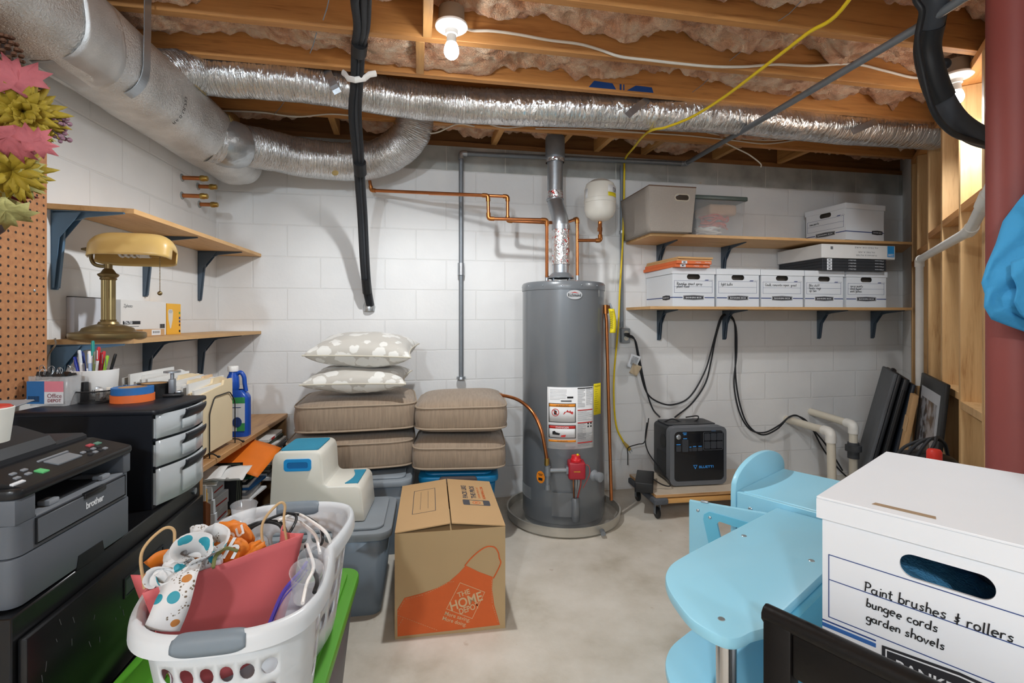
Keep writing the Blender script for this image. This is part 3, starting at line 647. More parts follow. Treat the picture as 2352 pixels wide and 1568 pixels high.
# pictograms
mb = MB(); mb.prism(ell(0, 0, .022, .022, 24), 0, .0004, 'z', holes=[ell(0, 0, .018, .018, 24)]); mb.box(-.0195, .0195, -.0018, .0018, 0, .0005, M=Matrix.Rotation(-.8, 4, 'Z'))
def wrapmesh(o, a0, r, z0):
    for v in o.data.vertices: x, y, z = v.co; q = cyl(a0, r+z, z0)(x, y); v.co = q
o = mb.build('pictogram', M_RED, root); wrapmesh(o, ar(1275), HR+.0028, zr(947))
o = MB().box(-.008, .008, -.013, .010, 0, .0004).box(-.005, .0, .010, .015, 0, .0004).build('pictogram', M_INK, root); wrapmesh(o, ar(1275), HR+.0026, zr(947))
o = MB().prism([(-.028, -.012), (.028, -.012), (.03, .0), (.022, .006), (.02, .0), (.012, .012), (.006, .004), (-.004, .014), (-.01, .004), (-.02, .002)], 0, .0004, 'z').build('pictogram', M_RED, root); wrapmesh(o, ar(1303), HR+.0026, zr(946))
o = MB().prism([(-.02, -.01), (.02, -.012), (.024, -.002), (.0, .004), (-.006, .012), (-.02, .008)], 0, .0004, 'z').build('pictogram', M_INK, root); wrapmesh(o, ar(1276), HR+.0028, zr(994))
o = MB().prism([(-.014, -.01), (.012, -.01), (.016, .004), (-.01, .0)], 0, .0004, 'z').build('pictogram', M_RED, root); wrapmesh(o, ar(1292), HR+.0028, zr(999))
for k in range(4):
    o = MB().prism(ell(0, 0, .0055, .0055, 12), 0, .0004, 'z').build('pictogram', M_INK, root); wrapmesh(o, ar(1350+7*(k % 2)), HR+.0022, zr(974+7*(k//2)))
# paragraphs as fine ruled print
def lines(x0, x1, y0, y1, step, m=M_GREYINK, th=.0013, seed=1):
    rnd = random.Random(seed); mb = MB(); y = y0
    while y < y1:
        xa = ar(x0); xb = ar(x1-(x1-x0)*rnd.choice((0, 0, .05, .2, .4)))
        mb.grid(lambda u, v, xa=xa, xb=xb, y=y: Vector(((HR+.002)*sin(xa+(xb-xa)*u), -(HR+.002)*cos(xa+(xb-xa)*u), zr(y)+th*(v-.5))), 8, 1); y += step
    return mb.build('small_print', m, root)
lines(1263, 1300, 895, 920, 3.2, seed=2); lines(1262, 1320, 1018, 1029, 2.6, seed=3); lines(1325, 1343, 893, 936, 2.1, seed=4); lines(1345, 1361, 893, 932, 2.1, seed=5); lines(1325, 1361, 946, 966, 2.2, seed=6)
lines(1325, 1345, 971, 1012, 2.2, seed=7); lines(1325, 1361, 996, 1026, 2.4, seed=8); lines(1264, 1318, 962, 968, 2.4, M_INK, seed=9); lines(1298, 1317, 986, 1003, 2.6, seed=10)
for y in (941, 970, 1016): rect(M_RED, 1325, 1361, y, y+2.4, .002)
rect(M_INK, 1325, 1361, 890.5, 892.5, .002); rect(M_INK, 1301, 1315, 910, 914, .002); rect(M_GREYINK, 1287, 1311, 918.5, 922, .002)
lettering(root, 'EnergyGuide', M_INK, cyl(A1+.14, HR+.0026, zr(890)), height=.014, width=.055)
lines(1367, 1378, 898, 950, 5, M_INK, .0014, 11)
# oval badge
a0 = ar(1318)
o = MB().prism(ell(0, 0, .046, .027, 40), 0, .004, 'z').build('badge', mat('badge_silver', 'c9cbcd', .3, .4), root); wrapmesh(o, a0, HR, zr(676.5))
o = MB().prism([(-.026, .009), (.0, .0165), (.028, .008), (.0, .0115)], 0, .0006, 'z').build('badge_stroke', M_RED, root); wrapmesh(o, a0, HR+.0042, zr(676.5))
lettering(root, 'Richmond', M_INK, cyl(a0, HR+.0048, zr(677.5)), width=.076, height=.019, bold=.012)
cpatch('small_label', mat('grey_label', 'a9acad', .4, .3), ar(1377), ar(1381.5), zr(680), zr(655))
# louvres, burner door, round sticker
mb = MB()
for i in range(9):
    for j in range(20):
        z = zr(1160)+.008*i; a = ar(1200)+j*.032
        mb.box(-.0012, .0012, -.0006, .0006, -.0025, .0025, M=Matrix.Translation((HR*sin(a), -HR*cos(a), z)))
mb.build('louvre_vent', mat('vent_mesh', '8f9395', .4, .5), root, smooth=False)
def cbox(nm, m, px0, px1, py0, py1, d, label=None):
    a0, a1, z0, z1 = ar(px0), ar(px1), zr(py1), zr(py0); mb = MB()
    f = lambda u, v, r: Vector((r*sin(a0+(a1-a0)*u), -r*cos(a0+(a1-a0)*u), z0+(z1-z0)*v))
    mb.grid(lambda u, v: f(u, v, HR+d), 8, 1)
    for (u0, v0, u1, v1) in ((0, 0, 1, 0), (1, 0, 1, 1), (1, 1, 0, 1), (0, 1, 0, 0)):
        mb.grid(lambda u, v: f(u0+(u1-u0)*u, v0+(v1-v0)*u, HR+d*v), 8, 1)
    return mb.build(nm, m, root, recalc=True)
cbox('burner_cover', M_HEAT, 1268, 1325, 1130, 1185, .012)
MB().lathe([(0, 0), (.021, 0), (.024, .01), (.024, .13), (.02, .136), (0, .136)], 20, c=((HR+.008)*sin(ar(1319)), -(HR+.008)*cos(ar(1319)), zr(1195))).build('burner_tube', M_HEAT, root)
o = MB().prism(ell(0, 0, .029, .036, 28), 0, .0006, 'z').build('round_sticker', mat('sticker_orange', 'ee8a1c', .5), root); wrapmesh(o, ar(1242), HR+.001, zr(1101))
o = MB().box(-.014, .014, -.02, -.004, 0, .0006).box(-.016, .016, .016, .019, 0, .0006).box(-.012, .012, .009, .012, 0, .0006).build('pictogram', M_INK, root); wrapmesh(o, ar(1242), HR+.0018, zr(1101))
# gas control valve
vx = lambda px, py, d=.06: Vector((HC.x-HC.x+((px-CX)/F*(2.87-d)-HC.x), -HR-d, CZ+(HY-py)/F*(2.87-d)-.0075))
v0 = vx(1324, 1078)
MB().box(v0.x-.048, v0.x+.048, v0.y-.03, v0.y+.062, v0.z-.05, v0.z+.048, .012, 3).build('gas_valve', mat('valve_red', 'a32431', .4), root)
MB().lathe([(0, .048), (.03, .048), (.031, .06), (.026, .066), (.024, .082), (0, .084)], 20, c=(v0.x-.004, v0.y, v0.z)).build('valve_knob', mat('knob_red', 'd1232c', .35), root)
MB().box(v0.x+.0, v0.x+.012, v0.y-.006, v0.y+.006, v0.z+.082, v0.z+.09, .002).build('knob_marker', M_YEL, root)
MB().box(v0.x-.062, v0.x-.046, v0.y-.02, v0.y+.02, v0.z-.02, v0.z+.02, .003).build('valve_inlet', M_GALVD, root)
lettering(root, 'DANGER', M_YEL, lambda x, y: Vector((v0.x+.0+x, v0.y-.0308, v0.z-.002+y)), width=.036)
for dx, m_, x2 in ((-.018, M_COPPER, -.008), (-.002, M_GALV, 0), (.012, M_GALV, .004), (.024, mat('wire_red', 'b5423a', .5), .012)):
    MB().tube(cr([v0+Vector((dx, 0, -.045)), v0+Vector((dx, .0, -.08)), Vector(((HR+.008)*sin(ar(1319))+x2, -(HR+.008)*cos(ar(1319)), zr(1195)+.13))], 5), .0035 if m_ is not M_GALV else .005, 8).build('thin_tube', m_, root)
MB().tube(cr([v0+Vector((.046, 0, .03)), v0+Vector((.07, 0, .02)), v0+Vector((.072, 0, -.03)), v0+Vector((.04, .02, -.11))], 6), .002, 6).build('thermocouple_wire', mat('wire_red', 'b5423a', .5), root)
# drain valve
d0 = ar(1366); MB().lathe([(0, 0), (.034, 0), (.03, .012), (.022, .018), (.022, .03), (.028, .034), (.028, .055), (.018, .06), (0, .06)], 18, M=Matrix.Translation((HR*.99*sin(d0), -HR*.99*cos(d0), zr(1098))) @ Matrix.Rotation(d0, 4, 'Z') @ Matrix.Rotation(pi/2, 4, 'X')).build('drain_valve', mat('valve_grey', '84888c', .45), root)
# nipples on top and draught hood
for px in (1256, 1326):
    p = P(px, 640, 3.12)-root.location; MB().lathe([(0, 0), (.012, 0), (.012, .05), (0, .05)], 14, c=(p.x, p.y, 1.45)).build('water_nipple', M_GALV, root)
hx = P(1288, 630, 3.12).x-HC.x
MB().lathe([(.085, 0), (.083, .006), (.06, .03), (.055, .034), (.05, .034)], 28, c=(hx, 0, 1.482)).build('draught_hood', M_HEAT, root)
for k in range(4):
    a = pi/4+k*pi/2; MB().box(-.004, .004, -.001, .001, 0, .04, M=Matrix.Translation((hx+.07*cos(a), .07*sin(a), 1.453))).build('hood_leg', M_GALVD, root)
MB().lathe([(0, 0), (.045, 0), (.045, .012), (0, .012)], 20, c=(hx, 0, 1.456)).build('flue_ring', M_BLACK, root)
# relief valve, tag and discharge pipe
q0 = P(1377, 706, 3.10)
root = thing('relief_pipe', 'copper relief pipe running down the right side of the water heater', 'pipe', q0); z = lambda p: Vector(p)-q0
MB().tube([z(P(1366, 706, 3.11)), z(P(1398, 706, 3.03))], .014, 12).build('relief_valve', M_SOLDER, root)
MB().tube([z(P(1390, 700, 3.03)), z(P(1391, 720, 3.03))], .018, 12).build('relief_valve', M_SOLDER, root)
MB().tube(fillet([z(P(1391, 715, 3.03)), z(P(1393, 740, 3.03)), z(P(1404, 1148, 3.03))], .02), .0105, 12).build('pipe', M_COPPER, root)
MB().box(-.006, .004, -.01, .01, -.004, .07, .002, M=Matrix.Translation(z(P(1402, 700, 3.0))) @ Matrix.Rotation(-.35, 4, 'Y') @ Matrix.Translation((0, 0, -.06))).build('test_lever', M_GALVD, root)
mb = MB(); t0 = z(P(1397, 709, 2.995))
mb.grid(lambda u, v: t0+Vector((.018+(-.018+.036*u)+.012*sin(v*2.5), -.004-.012*sin(u*pi), -.145*v)), 8, 14); mb.build('hang_tag', M_YEL, root, solid=.0008)
mb = MB()
for i in range(9):
    mb.box(.006, .026, -.0185, -.0175, -.02-i*.012, -.0175-i*.012, M=Matrix.Translation(t0))
mb.build('small_print', M_INK, root, smooth=False)
# copper water lines
cold = [PB(849, 415, .09), PB(853, 437, .09), P(1121, 449, 3.02), P(1122, 502, 3.02), P(1256, 505, 3.06), P(1256, 636, 3.11)]
pipe_run('copper_pipe', 'copper water pipe in front, stepping down to the left of the water heater', 'pipe', cold, .0105, M_COPPER, M_SOLDER, 1.3, .035, .03, 'copper water pipes')
hot = [P(985, 444, 3.12), P(1166, 451, 3.14), P(1166, 507, 3.14), P(1250, 511, 3.15), P(1300, 511, 3.24), P(1326, 502, 3.13), P(1326, 636, 3.12)]
r_ = pipe_run('copper_pipe', 'copper water pipe behind, crossing the vent pipe to the heater right side', 'pipe', hot, .0105, M_COPPER, M_SOLDER, 1.3, .03, .03, 'copper water pipes', nofit=(3, 4))
q0 = P(1326, 552, 3.12)
pts = [q0, P(1379, 552, 3.14), P(1379, 512, 3.2)]
r3 = thing('expansion_tank', 'small white expansion tank on a copper branch near the wall top', 'tank', q0)
MB().tube(fillet([p-q0 for p in pts], .03), .0105, 12).build('branch_pipe', M_COPPER, r3)
MB().tube(fillet([pts[1]-q0+Vector((-.03, 0, 0)), pts[1]-q0, pts[1]-q0+Vector((0, .01, .035))], .02), .0145, 12).build('elbow_fitting', M_SOLDER, r3)
tc_ = P(1378, 510, 3.2)-q0
MB().lathe([(0, .02), (.013, .02), (.013, -.035), (.016, -.035), (.016, -.06), (0, -.06)], 14, c=tc_).build('brass_fitting', M_SOLDER, r3)
MB().lathe([(0, 0), (.03, .0), (.06, .012), (.088, .035), (.1, .07), (.1, .115), (.1025, .117), (.1025, .14), (.1, .142), (.1, .20), (.088, .24), (.055, .262), (0, .268)], 48, c=tc_+Vector((0, 0, .004))).build('tank', mat('tank_almond', 'dedad0', .35, 0, .05), r3)
def tk(a0, r, z0): return lambda x, y: tc_+Vector((r*sin(a0+x/.1), -r*cos(a0+x/.1), z0+y))
for (nm, m, a0, a1, z0, z1) in (('tank_label', M_LABEL, .35, 1.3, .17, .215), ('label_band', M_YEL, .35, 1.3, .145, .17), ('tank_label', M_LABEL, -1.35, -1.05, .14, .20)):
    mb = MB(); mb.grid(lambda u, v: tc_+Vector((.1008*sin(a0+(a1-a0)*u), -.1008*cos(a0+(a1-a0)*u), z0+(z1-z0)*v+.004)), 10, 1); mb.build(nm, m, r3, solid=.0005)
lettering(r3, 'IKI', M_INK, tk(.95, .1018, .192), height=.028, bold=.02, flip=True)
# vent pipe
vb = Vector((HC.x+hx, 3.12, 1.515)); root = thing('vent_pipe', 'galvanised vent pipe with foil tape rising from the heater to the ceiling', 'vent pipe', vb)
YV = 3.27; top = P(1275, 340, YV); mid1 = P(1290, 508, 3.12); mid2 = P(1276, 466, YV)
mid1.y = 3.12; seq = [(vb, .052), (mid1, .052), (mid2, .054), (Vector((top.x, 3.12, mid2.z+.03)), .054)]
path = fillet([vb, Vector((vb.x, 3.12, mid1.z)), Vector((top.x, YV, mid2.z)), Vector((top.x, YV, 2.46))], .05, 6)
MB().tube([p-vb for p in path], .052, 28).build('pipe', M_GALV, root)
zt = lambda py: CZ+(HY-py)/F*3.12
zv = lambda py: CZ+(HY-py)/F*YV
MB().lathe([(.052, 0), (.062, .005), (.064, .02), (.064, .14), (.06, .15), (.052, .15)], 28, c=(top.x-vb.x, YV-3.12, 2.285-vb.z)).build('collar', M_GALVD, root)
MB().lathe([(.054, 0), (.054, .03), (.057, .03), (.057, 0)], 28, c=(vb.x-vb.x, 0, zt(528)-vb.z)).build('elbow_ring', M_GALV, root)
MB().lathe([(.054, 0), (.058, .004), (.058, .012), (.054, .016)], 28, c=(top.x-vb.x, YV-3.12, zv(462)-vb.z)).build('elbow_ring', M_GALV, root)
def tape_mat():
    m, nt, b = newmat('red_print_foil_tape'); tc = N(nt, 'ShaderNodeTexCoord')
    n = N(nt, 'ShaderNodeTexNoise'); n.inputs['Scale'].default_value = 55; n.inputs['Detail'].default_value = 2; nt.links.new(tc.outputs['Object'], n.inputs['Vector'])
    r = ramp(nt, [(.60, srgb('d6d7d8')), (.63, srgb('c05a58'))]); nt.links.new(n.outputs[0], r.inputs[0]); nt.links.new(r.outputs[0], b.inputs['Base Color'])
    b.inputs['Metallic'].default_value = .8; b.inputs['Roughness'].default_value = .25
    n2 = N(nt, 'ShaderNodeTexNoise'); n2.inputs['Scale'].default_value = 60; nt.links.new(tc.outputs['Object'], n2.inputs['Vector'])
    bp = N(nt, 'ShaderNodeBump'); bp.inputs['Strength'].default_value = .7; bp.inputs['Distance'].default_value = .01; nt.links.new(n2.outputs[0], bp.inputs['Height']); nt.links.new(bp.outputs[0], b.inputs['Normal']); return m
M_TAPE = tape_mat()
def sleeve(x, z0, z1, r, wob=.03, yo=0.):
    mb = MB(); mb.grid(lambda u, v: Vector((x+r*cos(2*pi*u)*(1+wob*noise.noise(Vector((cos(u*6.28)*3, sin(u*6.28)*3, (z0+v*(z1-z0))*30)))), yo+r*sin(2*pi*u)*(1+wob*noise.noise(Vector((cos(u*6.28)*3, sin(u*6.28)*3+4, (z0+v*(z1-z0))*30)))), z0+(z1-z0)*v)), 36, 14, wrap=True)
    return mb.build('foil_tape', M_TAPE, root)
sleeve(0, zt(608)-vb.z, zt(552)-vb.z, .056, .06); sleeve(0, zt(556)-vb.z, zt(528)-vb.z, .055); sleeve(top.x-vb.x, zv(460)-vb.z, zv(440)-vb.z, .055, .03, YV-3.12); sleeve(top.x-vb.x, zv(374)-vb.z, zv(356)-vb.z, .06, .08, YV-3.12)
# copper gas tube from behind the cushions to the valve, with its tee
g0 = P(1120, 905, 3.02); root = thing('gas_line', 'curved copper gas tube from behind the cushions to the red valve', 'pipe', g0)
MB().tube([p-g0 for p in cr([g0, P(1150, 907, 2.98), P(1190, 918, 2.9), P(1222, 945, 2.82), P(1242, 985, 2.78), P(1252, 1030, 2.77), P(1256, 1060, 2.77)], 8)], .0098, 12).build('copper_tube', M_COPPER, root)
MB().tube([P(1256, 1052, 2.77)-g0, P(1256, 1068, 2.77)-g0], .014, 10).build('flare_nut', M_BRASS, root)
MB().tube([P(1257, 1066, 2.77)-g0, P(1257, 1120, 2.77)-g0], .0125, 12).build('black_iron_tee', M_GALVD, root)
MB().tube([P(1257, 1070, 2.77)-g0, P(1257, 1092, 2.77)-g0], .018, 12).build('tee_fitting', M_GALVD, root)
MB().tube([P(1257, 1112, 2.77)-g0, P(1257, 1124, 2.77)-g0], .017, 10).build('drip_cap', M_GALVD, root)
MB().tube([P(1257, 1080, 2.77)-g0, P(1300, 1079, 2.79)-g0], .012, 12).build('nipple', M_GALV, root)
# ================================================================== shelves on the back wall
M_BRKT = mat('bracket_blue_grey', '5f7f9b', .4, .1, .06); M_BRKTD = mat('bracket_slate', '51606f', .42, .1, .06)
def bracket(parent, x, z, W, L, m, t=.030):
    pr = [(0, 0), (-W, 0), (-W, -.006), (-W*.45, -.022), (-.085, -.032)]
    for k in range(1, 6):
        a = pi/2*k/6; pr.append((-.085+.05*sin(a), -.032-.055*(1-cos(a))))
    pr += [(-.035, -.09), (-.016, -L+.01), (-.012, -L), (0, -L)]
    mb = MB(); mb.prism(pr, x-t/2*.28, x+t/2*.28, 'x'); mb.box(x-t/2, x+t/2, -.003, 0, -L, 0); 
    mb.prism([(x-t/2, -.0), (x+t/2, 0), (x+t/6, -W), (x-t/6, -W)], z*0-.004, 0, 'z')
    # flanges that make the pressed channel
    mb.prism([(-.004, -.01), (-.10, -.005), (-.028, -.10), (-.010, -L+.006), (-.004, -L+.006)], x-t/2, x-t/2+.003, 'x'); mb.prism([(-.004, -.01), (-.10, -.005), (-.028, -.10), (-.010, -L+.006), (-.004, -L+.006)], x+t/2-.003, x+t/2, 'x')
    o = mb.build('bracket', m, parent, smooth=False); o.location = (0, 0, z); return o
def u_of(px, n=0): p = PB(px, HY, n); return (p.x-n*.18452)/.98284
WS = .385
for (zt_, lab, brs) in ((1.795, 'upper plywood wall shelf holding the grey bin and a white box', (1512, 1660, 1885)), (1.318, 'lower plywood wall shelf holding a row of white boxes', (1513, 1663, 1880, 2003))):
    ua = u_of(1438); ub = 3.02
    root = thing('wall_shelf', lab, 'shelf', bw(ua, 0, zt_-.018), RB, 'plywood shelves on the back wall')
    # right end is cut to the splayed stud wall
    pa = [(0, 0), (3.40-ua-.16, 0), (2.99-ua-.16, -WS), (0, -WS)]
    e1 = Matrix.Rotation(-RB, 3, 'Z')
    w0 = e1 @ (rw(.10, .004, 0)-bw(ua, 0, 0)); w1 = e1 @ (rw(.60, .004, 0)-bw(ua, 0, 0))
    tt = lambda y: w0.x+(w1.x-w0.x)*(y-w0.y)/(w1.y-w0.y)
    MB().prism([(0, -.002), (tt(-.002), -.002), (tt(-WS), -WS), (0, -WS)], 0, .018, 'z', bev=0.).build('board', M_PLY, root, smooth=False)
    for b_ in brs: bracket(root, u_of(b_)-ua, 0, .27, .22, M_BRKTD)
# ---- stroke handwriting
def arc(cx, cy, rx, ry, a0, a1, n=8): return [(cx+rx*cos(radians(a0+(a1-a0)*k/n)), cy+ry*sin(radians(a0+(a1-a0)*k/n))) for k in range(n+1)]
O_ = arc(.22, .25, .2, .25, 90, 450, 12)
GL = {'a': [arc(.2, .24, .2, .24, 60, 360, 10)+[(.4, .5), (.41, .1), (.5, 0)]], 'b': [[(.05, 1), (.05, 0)], arc(.22, .24, .2, .24, 160, -170, 10)], 'c': [arc(.25, .25, .22, .25, 50, 310, 9)],
      'd': [arc(.2, .24, .2, .24, 60, 360, 10)+[(.42, 1), (.42, .05), (.48, 0)]], 'e': [[(.05, .25), (.4, .28)]+arc(.23, .25, .2, .25, 10, 300, 9)], 'f': [arc(.3, .85, .14, .15, 60, 180, 5)+[(.16, 0)], [(.0, .5), (.34, .5)]],
      'g': [arc(.2, .26, .19, .22, 60, 360, 10)+[(.4, .48), (.4, -.2)]+arc(.22, -.2, .18, .18, 0, -160, 6)], 'h': [[(.05, 1), (.05, 0)], [(.05, .3)]+arc(.22, .3, .17, .2, 170, 0, 6)+[(.39, 0)]], 'i': [[(.08, .5), (.08, 0)], [(.07, .72), (.1, .76)]],
      'k': [[(.05, 1), (.05, 0)], [(.36, .5), (.06, .2), (.38, 0)]], 'l': [[(.08, 1), (.08, .05), (.16, 0)]], 'm': [[(.03, .5), (.03, 0)], [(.03, .3)]+arc(.15, .32, .12, .18, 170, 0, 5)+[(.27, 0)], [(.27, .3)]+arc(.4, .32, .13, .18, 170, 0, 5)+[(.53, 0)]],
      'n': [[(.03, .5), (.03, 0)], [(.03, .3)]+arc(.2, .32, .17, .18, 170, 0, 6)+[(.37, 0)]], 'o': [O_], 'p': [[(.04, .5), (.04, -.4)], arc(.22, .25, .19, .24, 160, -170, 10)], 'q': [arc(.2, .26, .19, .22, 60, 360, 10)+[(.4, .5), (.4, -.4)]],
      'r': [[(.03, .5), (.03, 0)], [(.03, .28)]+arc(.2, .3, .17, .2, 170, 50, 5)], 's': [[(.36, .44), (.2, .5), (.06, .4), (.16, .27), (.32, .18), (.3, .03), (.14, 0), (.02, .06)]], 't': [[(.16, .85), (.16, .08), (.24, 0), (.34, .04)], [(.0, .55), (.34, .57)]],
      'u': [[(.03, .5), (.04, .12)]+arc(.2, .14, .16, .14, 180, 350, 6)+[(.37, .5), (.38, .04), (.45, 0)]], 'v': [[(.0, .5), (.18, 0), (.36, .5)]], 'w': [[(.0, .5), (.12, 0), (.25, .4), (.38, 0), (.5, .5)]], 'x': [[(.02, .5), (.36, 0)], [(.36, .5), (.02, 0)]],
      'y': [[(.02, .5), (.2, .1)], [(.38, .5), (.2, .08), (.05, -.38)]], 'z': [[(.02, .5), (.36, .5), (.02, 0), (.38, 0)]], 'j': [[(.2, .5), (.2, -.25), (.05, -.38)], [(.2, .74), (.22, .77)]],
      'P': [[(.1, 1), (.1, 0)], [(.0, .95)]+arc(.22, .72, .3, .27, 95, -110, 10)], 'R': [[(.08, 1), (.08, 0)], [(.0, .95)]+arc(.22, .74, .26, .24, 95, -100, 8)+[(.14, .48), (.5, 0)]], 'C': [arc(.3, .5, .28, .5, 50, 310, 10)], 'B': [[(.06, 1), (.06, 0)], arc(.1, .76, .28, .24, 90, -90, 6), arc(.1, .26, .32, .26, 90, -90, 6)],
      '&': [[(.3, .9), (.3, -.1)], [(.45, .55), (.15, .5), (.2, .35), (.4, .3), (.3, .12), (.1, .15)]], ',': [[(.08, .04), (.02, -.14)]]}
def hand(parent, s, m, fn, size, r, slant=.12, name='handwriting', seed=0, gap=.13):
    rnd = random.Random(seed+len(s)); mb = MB(); x = 0.
    for ch in s:
        if ch == ' ': x += .36; continue
        g = GL.get(ch, GL['o']); w_ = max(p[0] for st in g for p in st); dy = rnd.uniform(-.05, .05); k = rnd.uniform(.93, 1.07)
        for st in g:
            pts = [fn((x+p[0]*k+slant*p[1]*k)*size, (p[1]*k+dy)*size) for p in st]
            if len(pts) == 1: continue
            mb.tube(pts, r, 5)
        x += w_*k+gap
    return mb.build(name, m, parent)
# ---- storage boxes (white cardboard, lid, hand hole, printed panel)
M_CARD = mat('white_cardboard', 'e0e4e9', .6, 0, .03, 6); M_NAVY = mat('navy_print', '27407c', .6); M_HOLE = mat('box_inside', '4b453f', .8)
M_DARKP = mat('dark_print', '25262c', .6)
def logo_print(root, x, y, z, w_, h, text):
    pts = [(x-w_/2, z-h*.38), (x, z-h/2), (x+w_/2, z-h*.38), (x+w_/2, z+h*.38), (x, z+h/2), (x-w_/2, z+h*.38)]
    MB().prism(pts, y-.0008, y).build('logo_panel', M_DARKP, root, smooth=False)
    MB().prism([(x+(p[0]-x)*.95, z+(p[1]-z)*.84) for p in pts], y-.0012, y-.0008, holes=[[(x+(p[0]-x)*.93, z+(p[1]-z)*.76) for p in pts]]).build('logo_outline', M_CARD, root, smooth=False)
    lettering(root, text, M_CARD, on_y(x, y-.0016, z), width=w_*.80, height=h*.30, bold=.02, name='logo_lettering')
def bankers(name, label, loc, rz, w_, d, h, words, group, side_logo=None, lid=.035, wr=.0016):
    root = thing(name, label, 'box', loc, rz, group)
    hw = w_/2-.004; t = .004
    hole = rrect(-.048, h*.715, .048, h*.715+.034, .0165, 6)
    mb = MB(); mb.prism([(-hw, 0), (hw, 0), (hw, h-.004), (-hw, h-.004)], 0, t, 'y', holes=[hole])
    mb.box(-hw, -hw+t, t, d, 0, h-.004); mb.box(hw-t, hw, t, d, 0, h-.004); mb.box(-hw+t, hw-t, d-t, d, 0, h-.004); mb.box(-hw+t, hw-t, t, d-t, 0, t)
    mb.build('carton', M_CARD, root, smooth=False)
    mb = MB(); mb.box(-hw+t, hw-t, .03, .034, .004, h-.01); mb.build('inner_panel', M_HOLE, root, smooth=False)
    mb = MB(); W = w_/2+.003; mb.box(-W, W, -.005, d+.005, h, h+.004, .001, 1); mb.box(-W, W, -.005, -.001, h-lid, h); mb.box(-W, W, d+.001, d+.005, h-lid, h); mb.box(-W, -W+.003, -.001, d+.001, h-lid, h); mb.box(W-.003, W, -.001, d+.001, h-lid, h)
    mb.build('lid', M_CARD, root, smooth=False)
    f = -.0007
    mb = MB(); x0, x1, z0, z1 = -hw+.012, hw-.016, h*.36, h*.68
    mb.prism([(x0, z0), (x1, z0), (x1, z1), (x0, z1)], f, 0, holes=[[(x0+.0014, z0+.0014), (x1-.0014, z0+.0014), (x1-.0014, z1-.0014), (x0+.0014, z1-.0014)]]); mb.box(x0, x1, f, 0, (z0+z1)/2, (z0+z1)/2+.0012); mb.build('label_frame', M_NAVY, root, smooth=False)
    MB().prism([(hw-.074, h*.69), (hw-.044, h*.69), (hw-.040, h*.712), (hw-.064, h*.712)], f, 0).build('corner_print', M_NAVY, root, smooth=False)
    lettering(root, '1 2 3', M_GREYINK, on_y(hw-.024, f, h*.70), width=.024)
    zl = h*.235; lw_ = w_*.47
    mb = MB(); mb.box(-hw, -lw_/2-.006, f, 0, zl-.003, zl+.003); mb.box(lw_/2+.006, hw, f, 0, zl-.003, zl+.003); mb.build('stripe', M_NAVY, root, smooth=False)
    logo_print(root, 0, -.0002, zl, lw_, h*.135, 'BANKERS BOX')
    for i, s in enumerate(words): hand(root, s, M_INK, lambda x, y, i=i: Vector((x0+.018+x, -.0012, z1-.028-i*.018+y)), .018, wr*.62, seed=i)
    if side_logo:
        sg = -1 if side_logo < 0 else 1; xs = sg*hw
        ym = d*.22 if side_logo < 0 else d*.82
        mb = MB(); mb.box(xs-.0007, xs+.0007, 0, d, zl-.003, zl+.003); mb.build('side_stripe', M_NAVY, root, smooth=False)
        pts = [(ym-.05, zl-.012), (ym, zl-.016), (ym+.05, zl-.012), (ym+.05, zl+.012), (ym, zl+.016), (ym-.05, zl+.012)]
        MB().prism(pts, xs-.0014*1, xs+.0014, 'x').build('side_logo', M_DARKP, root, smooth=False)
        lettering(root, 'BANKERS BOX', M_CARD, lambda x, y: Vector((xs+sg*.0022, ym-x*(-sg), zl+y)) if True else None, width=.08, height=.010, name='logo_lettering')
    return root
# row on the lower shelf: left edges measured on the box fronts
zs = 1.3182
fx = [1541, 1643, 1745, 1846, 1941, 2037]
ux = [u_of(x, .385) for x in fx]
WR = [['Roundup, insect spray', 'plant food'], ['light bulbs'], ['Caulk, concrete repair, grout'], ['Bike stuff', 'hooks, rings', 'zip ties'], ['spray paints', 'sand paper', 'work gloves']]
LB = ['white storage box marked insect spray, under the orange filters', 'white storage box marked light bulbs', 'white storage box marked concrete repair, middle of the row', 'white storage box marked bike stuff, under the black filters', 'white storage box at the right end of the lower shelf row']
for i in range(5):
    w_ = ux[i+1]-ux[i]-(.002 if i != 3 else .012); um = ux[i]+(w_)/2+.003
    bankers('storage_box', LB[i], bw(um, .385, zs), RB, w_-.008, .375, .246+.004, WR[i], 'white storage boxes on the lower shelf', side_logo=-1 if i == 0 else None)
# box alone on the upper shelf, turned
p = PB(1937, 548, .42)
b_ = bankers('storage_box', 'white storage box standing askew alone on the upper shelf', Vector((0, 0, 0)), 0, .335, .36, .255, ['saw parts'], 'white storage boxes on the back shelves', side_logo=1)
zu = 1.7952; pc = bw(u_of(1944, .40), .40, zu); ang = RB-radians(84)
b_.rotation_euler = (0, 0, ang); fr_ = Matrix.Rotation(ang, 3, 'Z') @ Vector((.1675, 0, 0)); b_.location = pc-fr_+Vector((0, 0, 0))
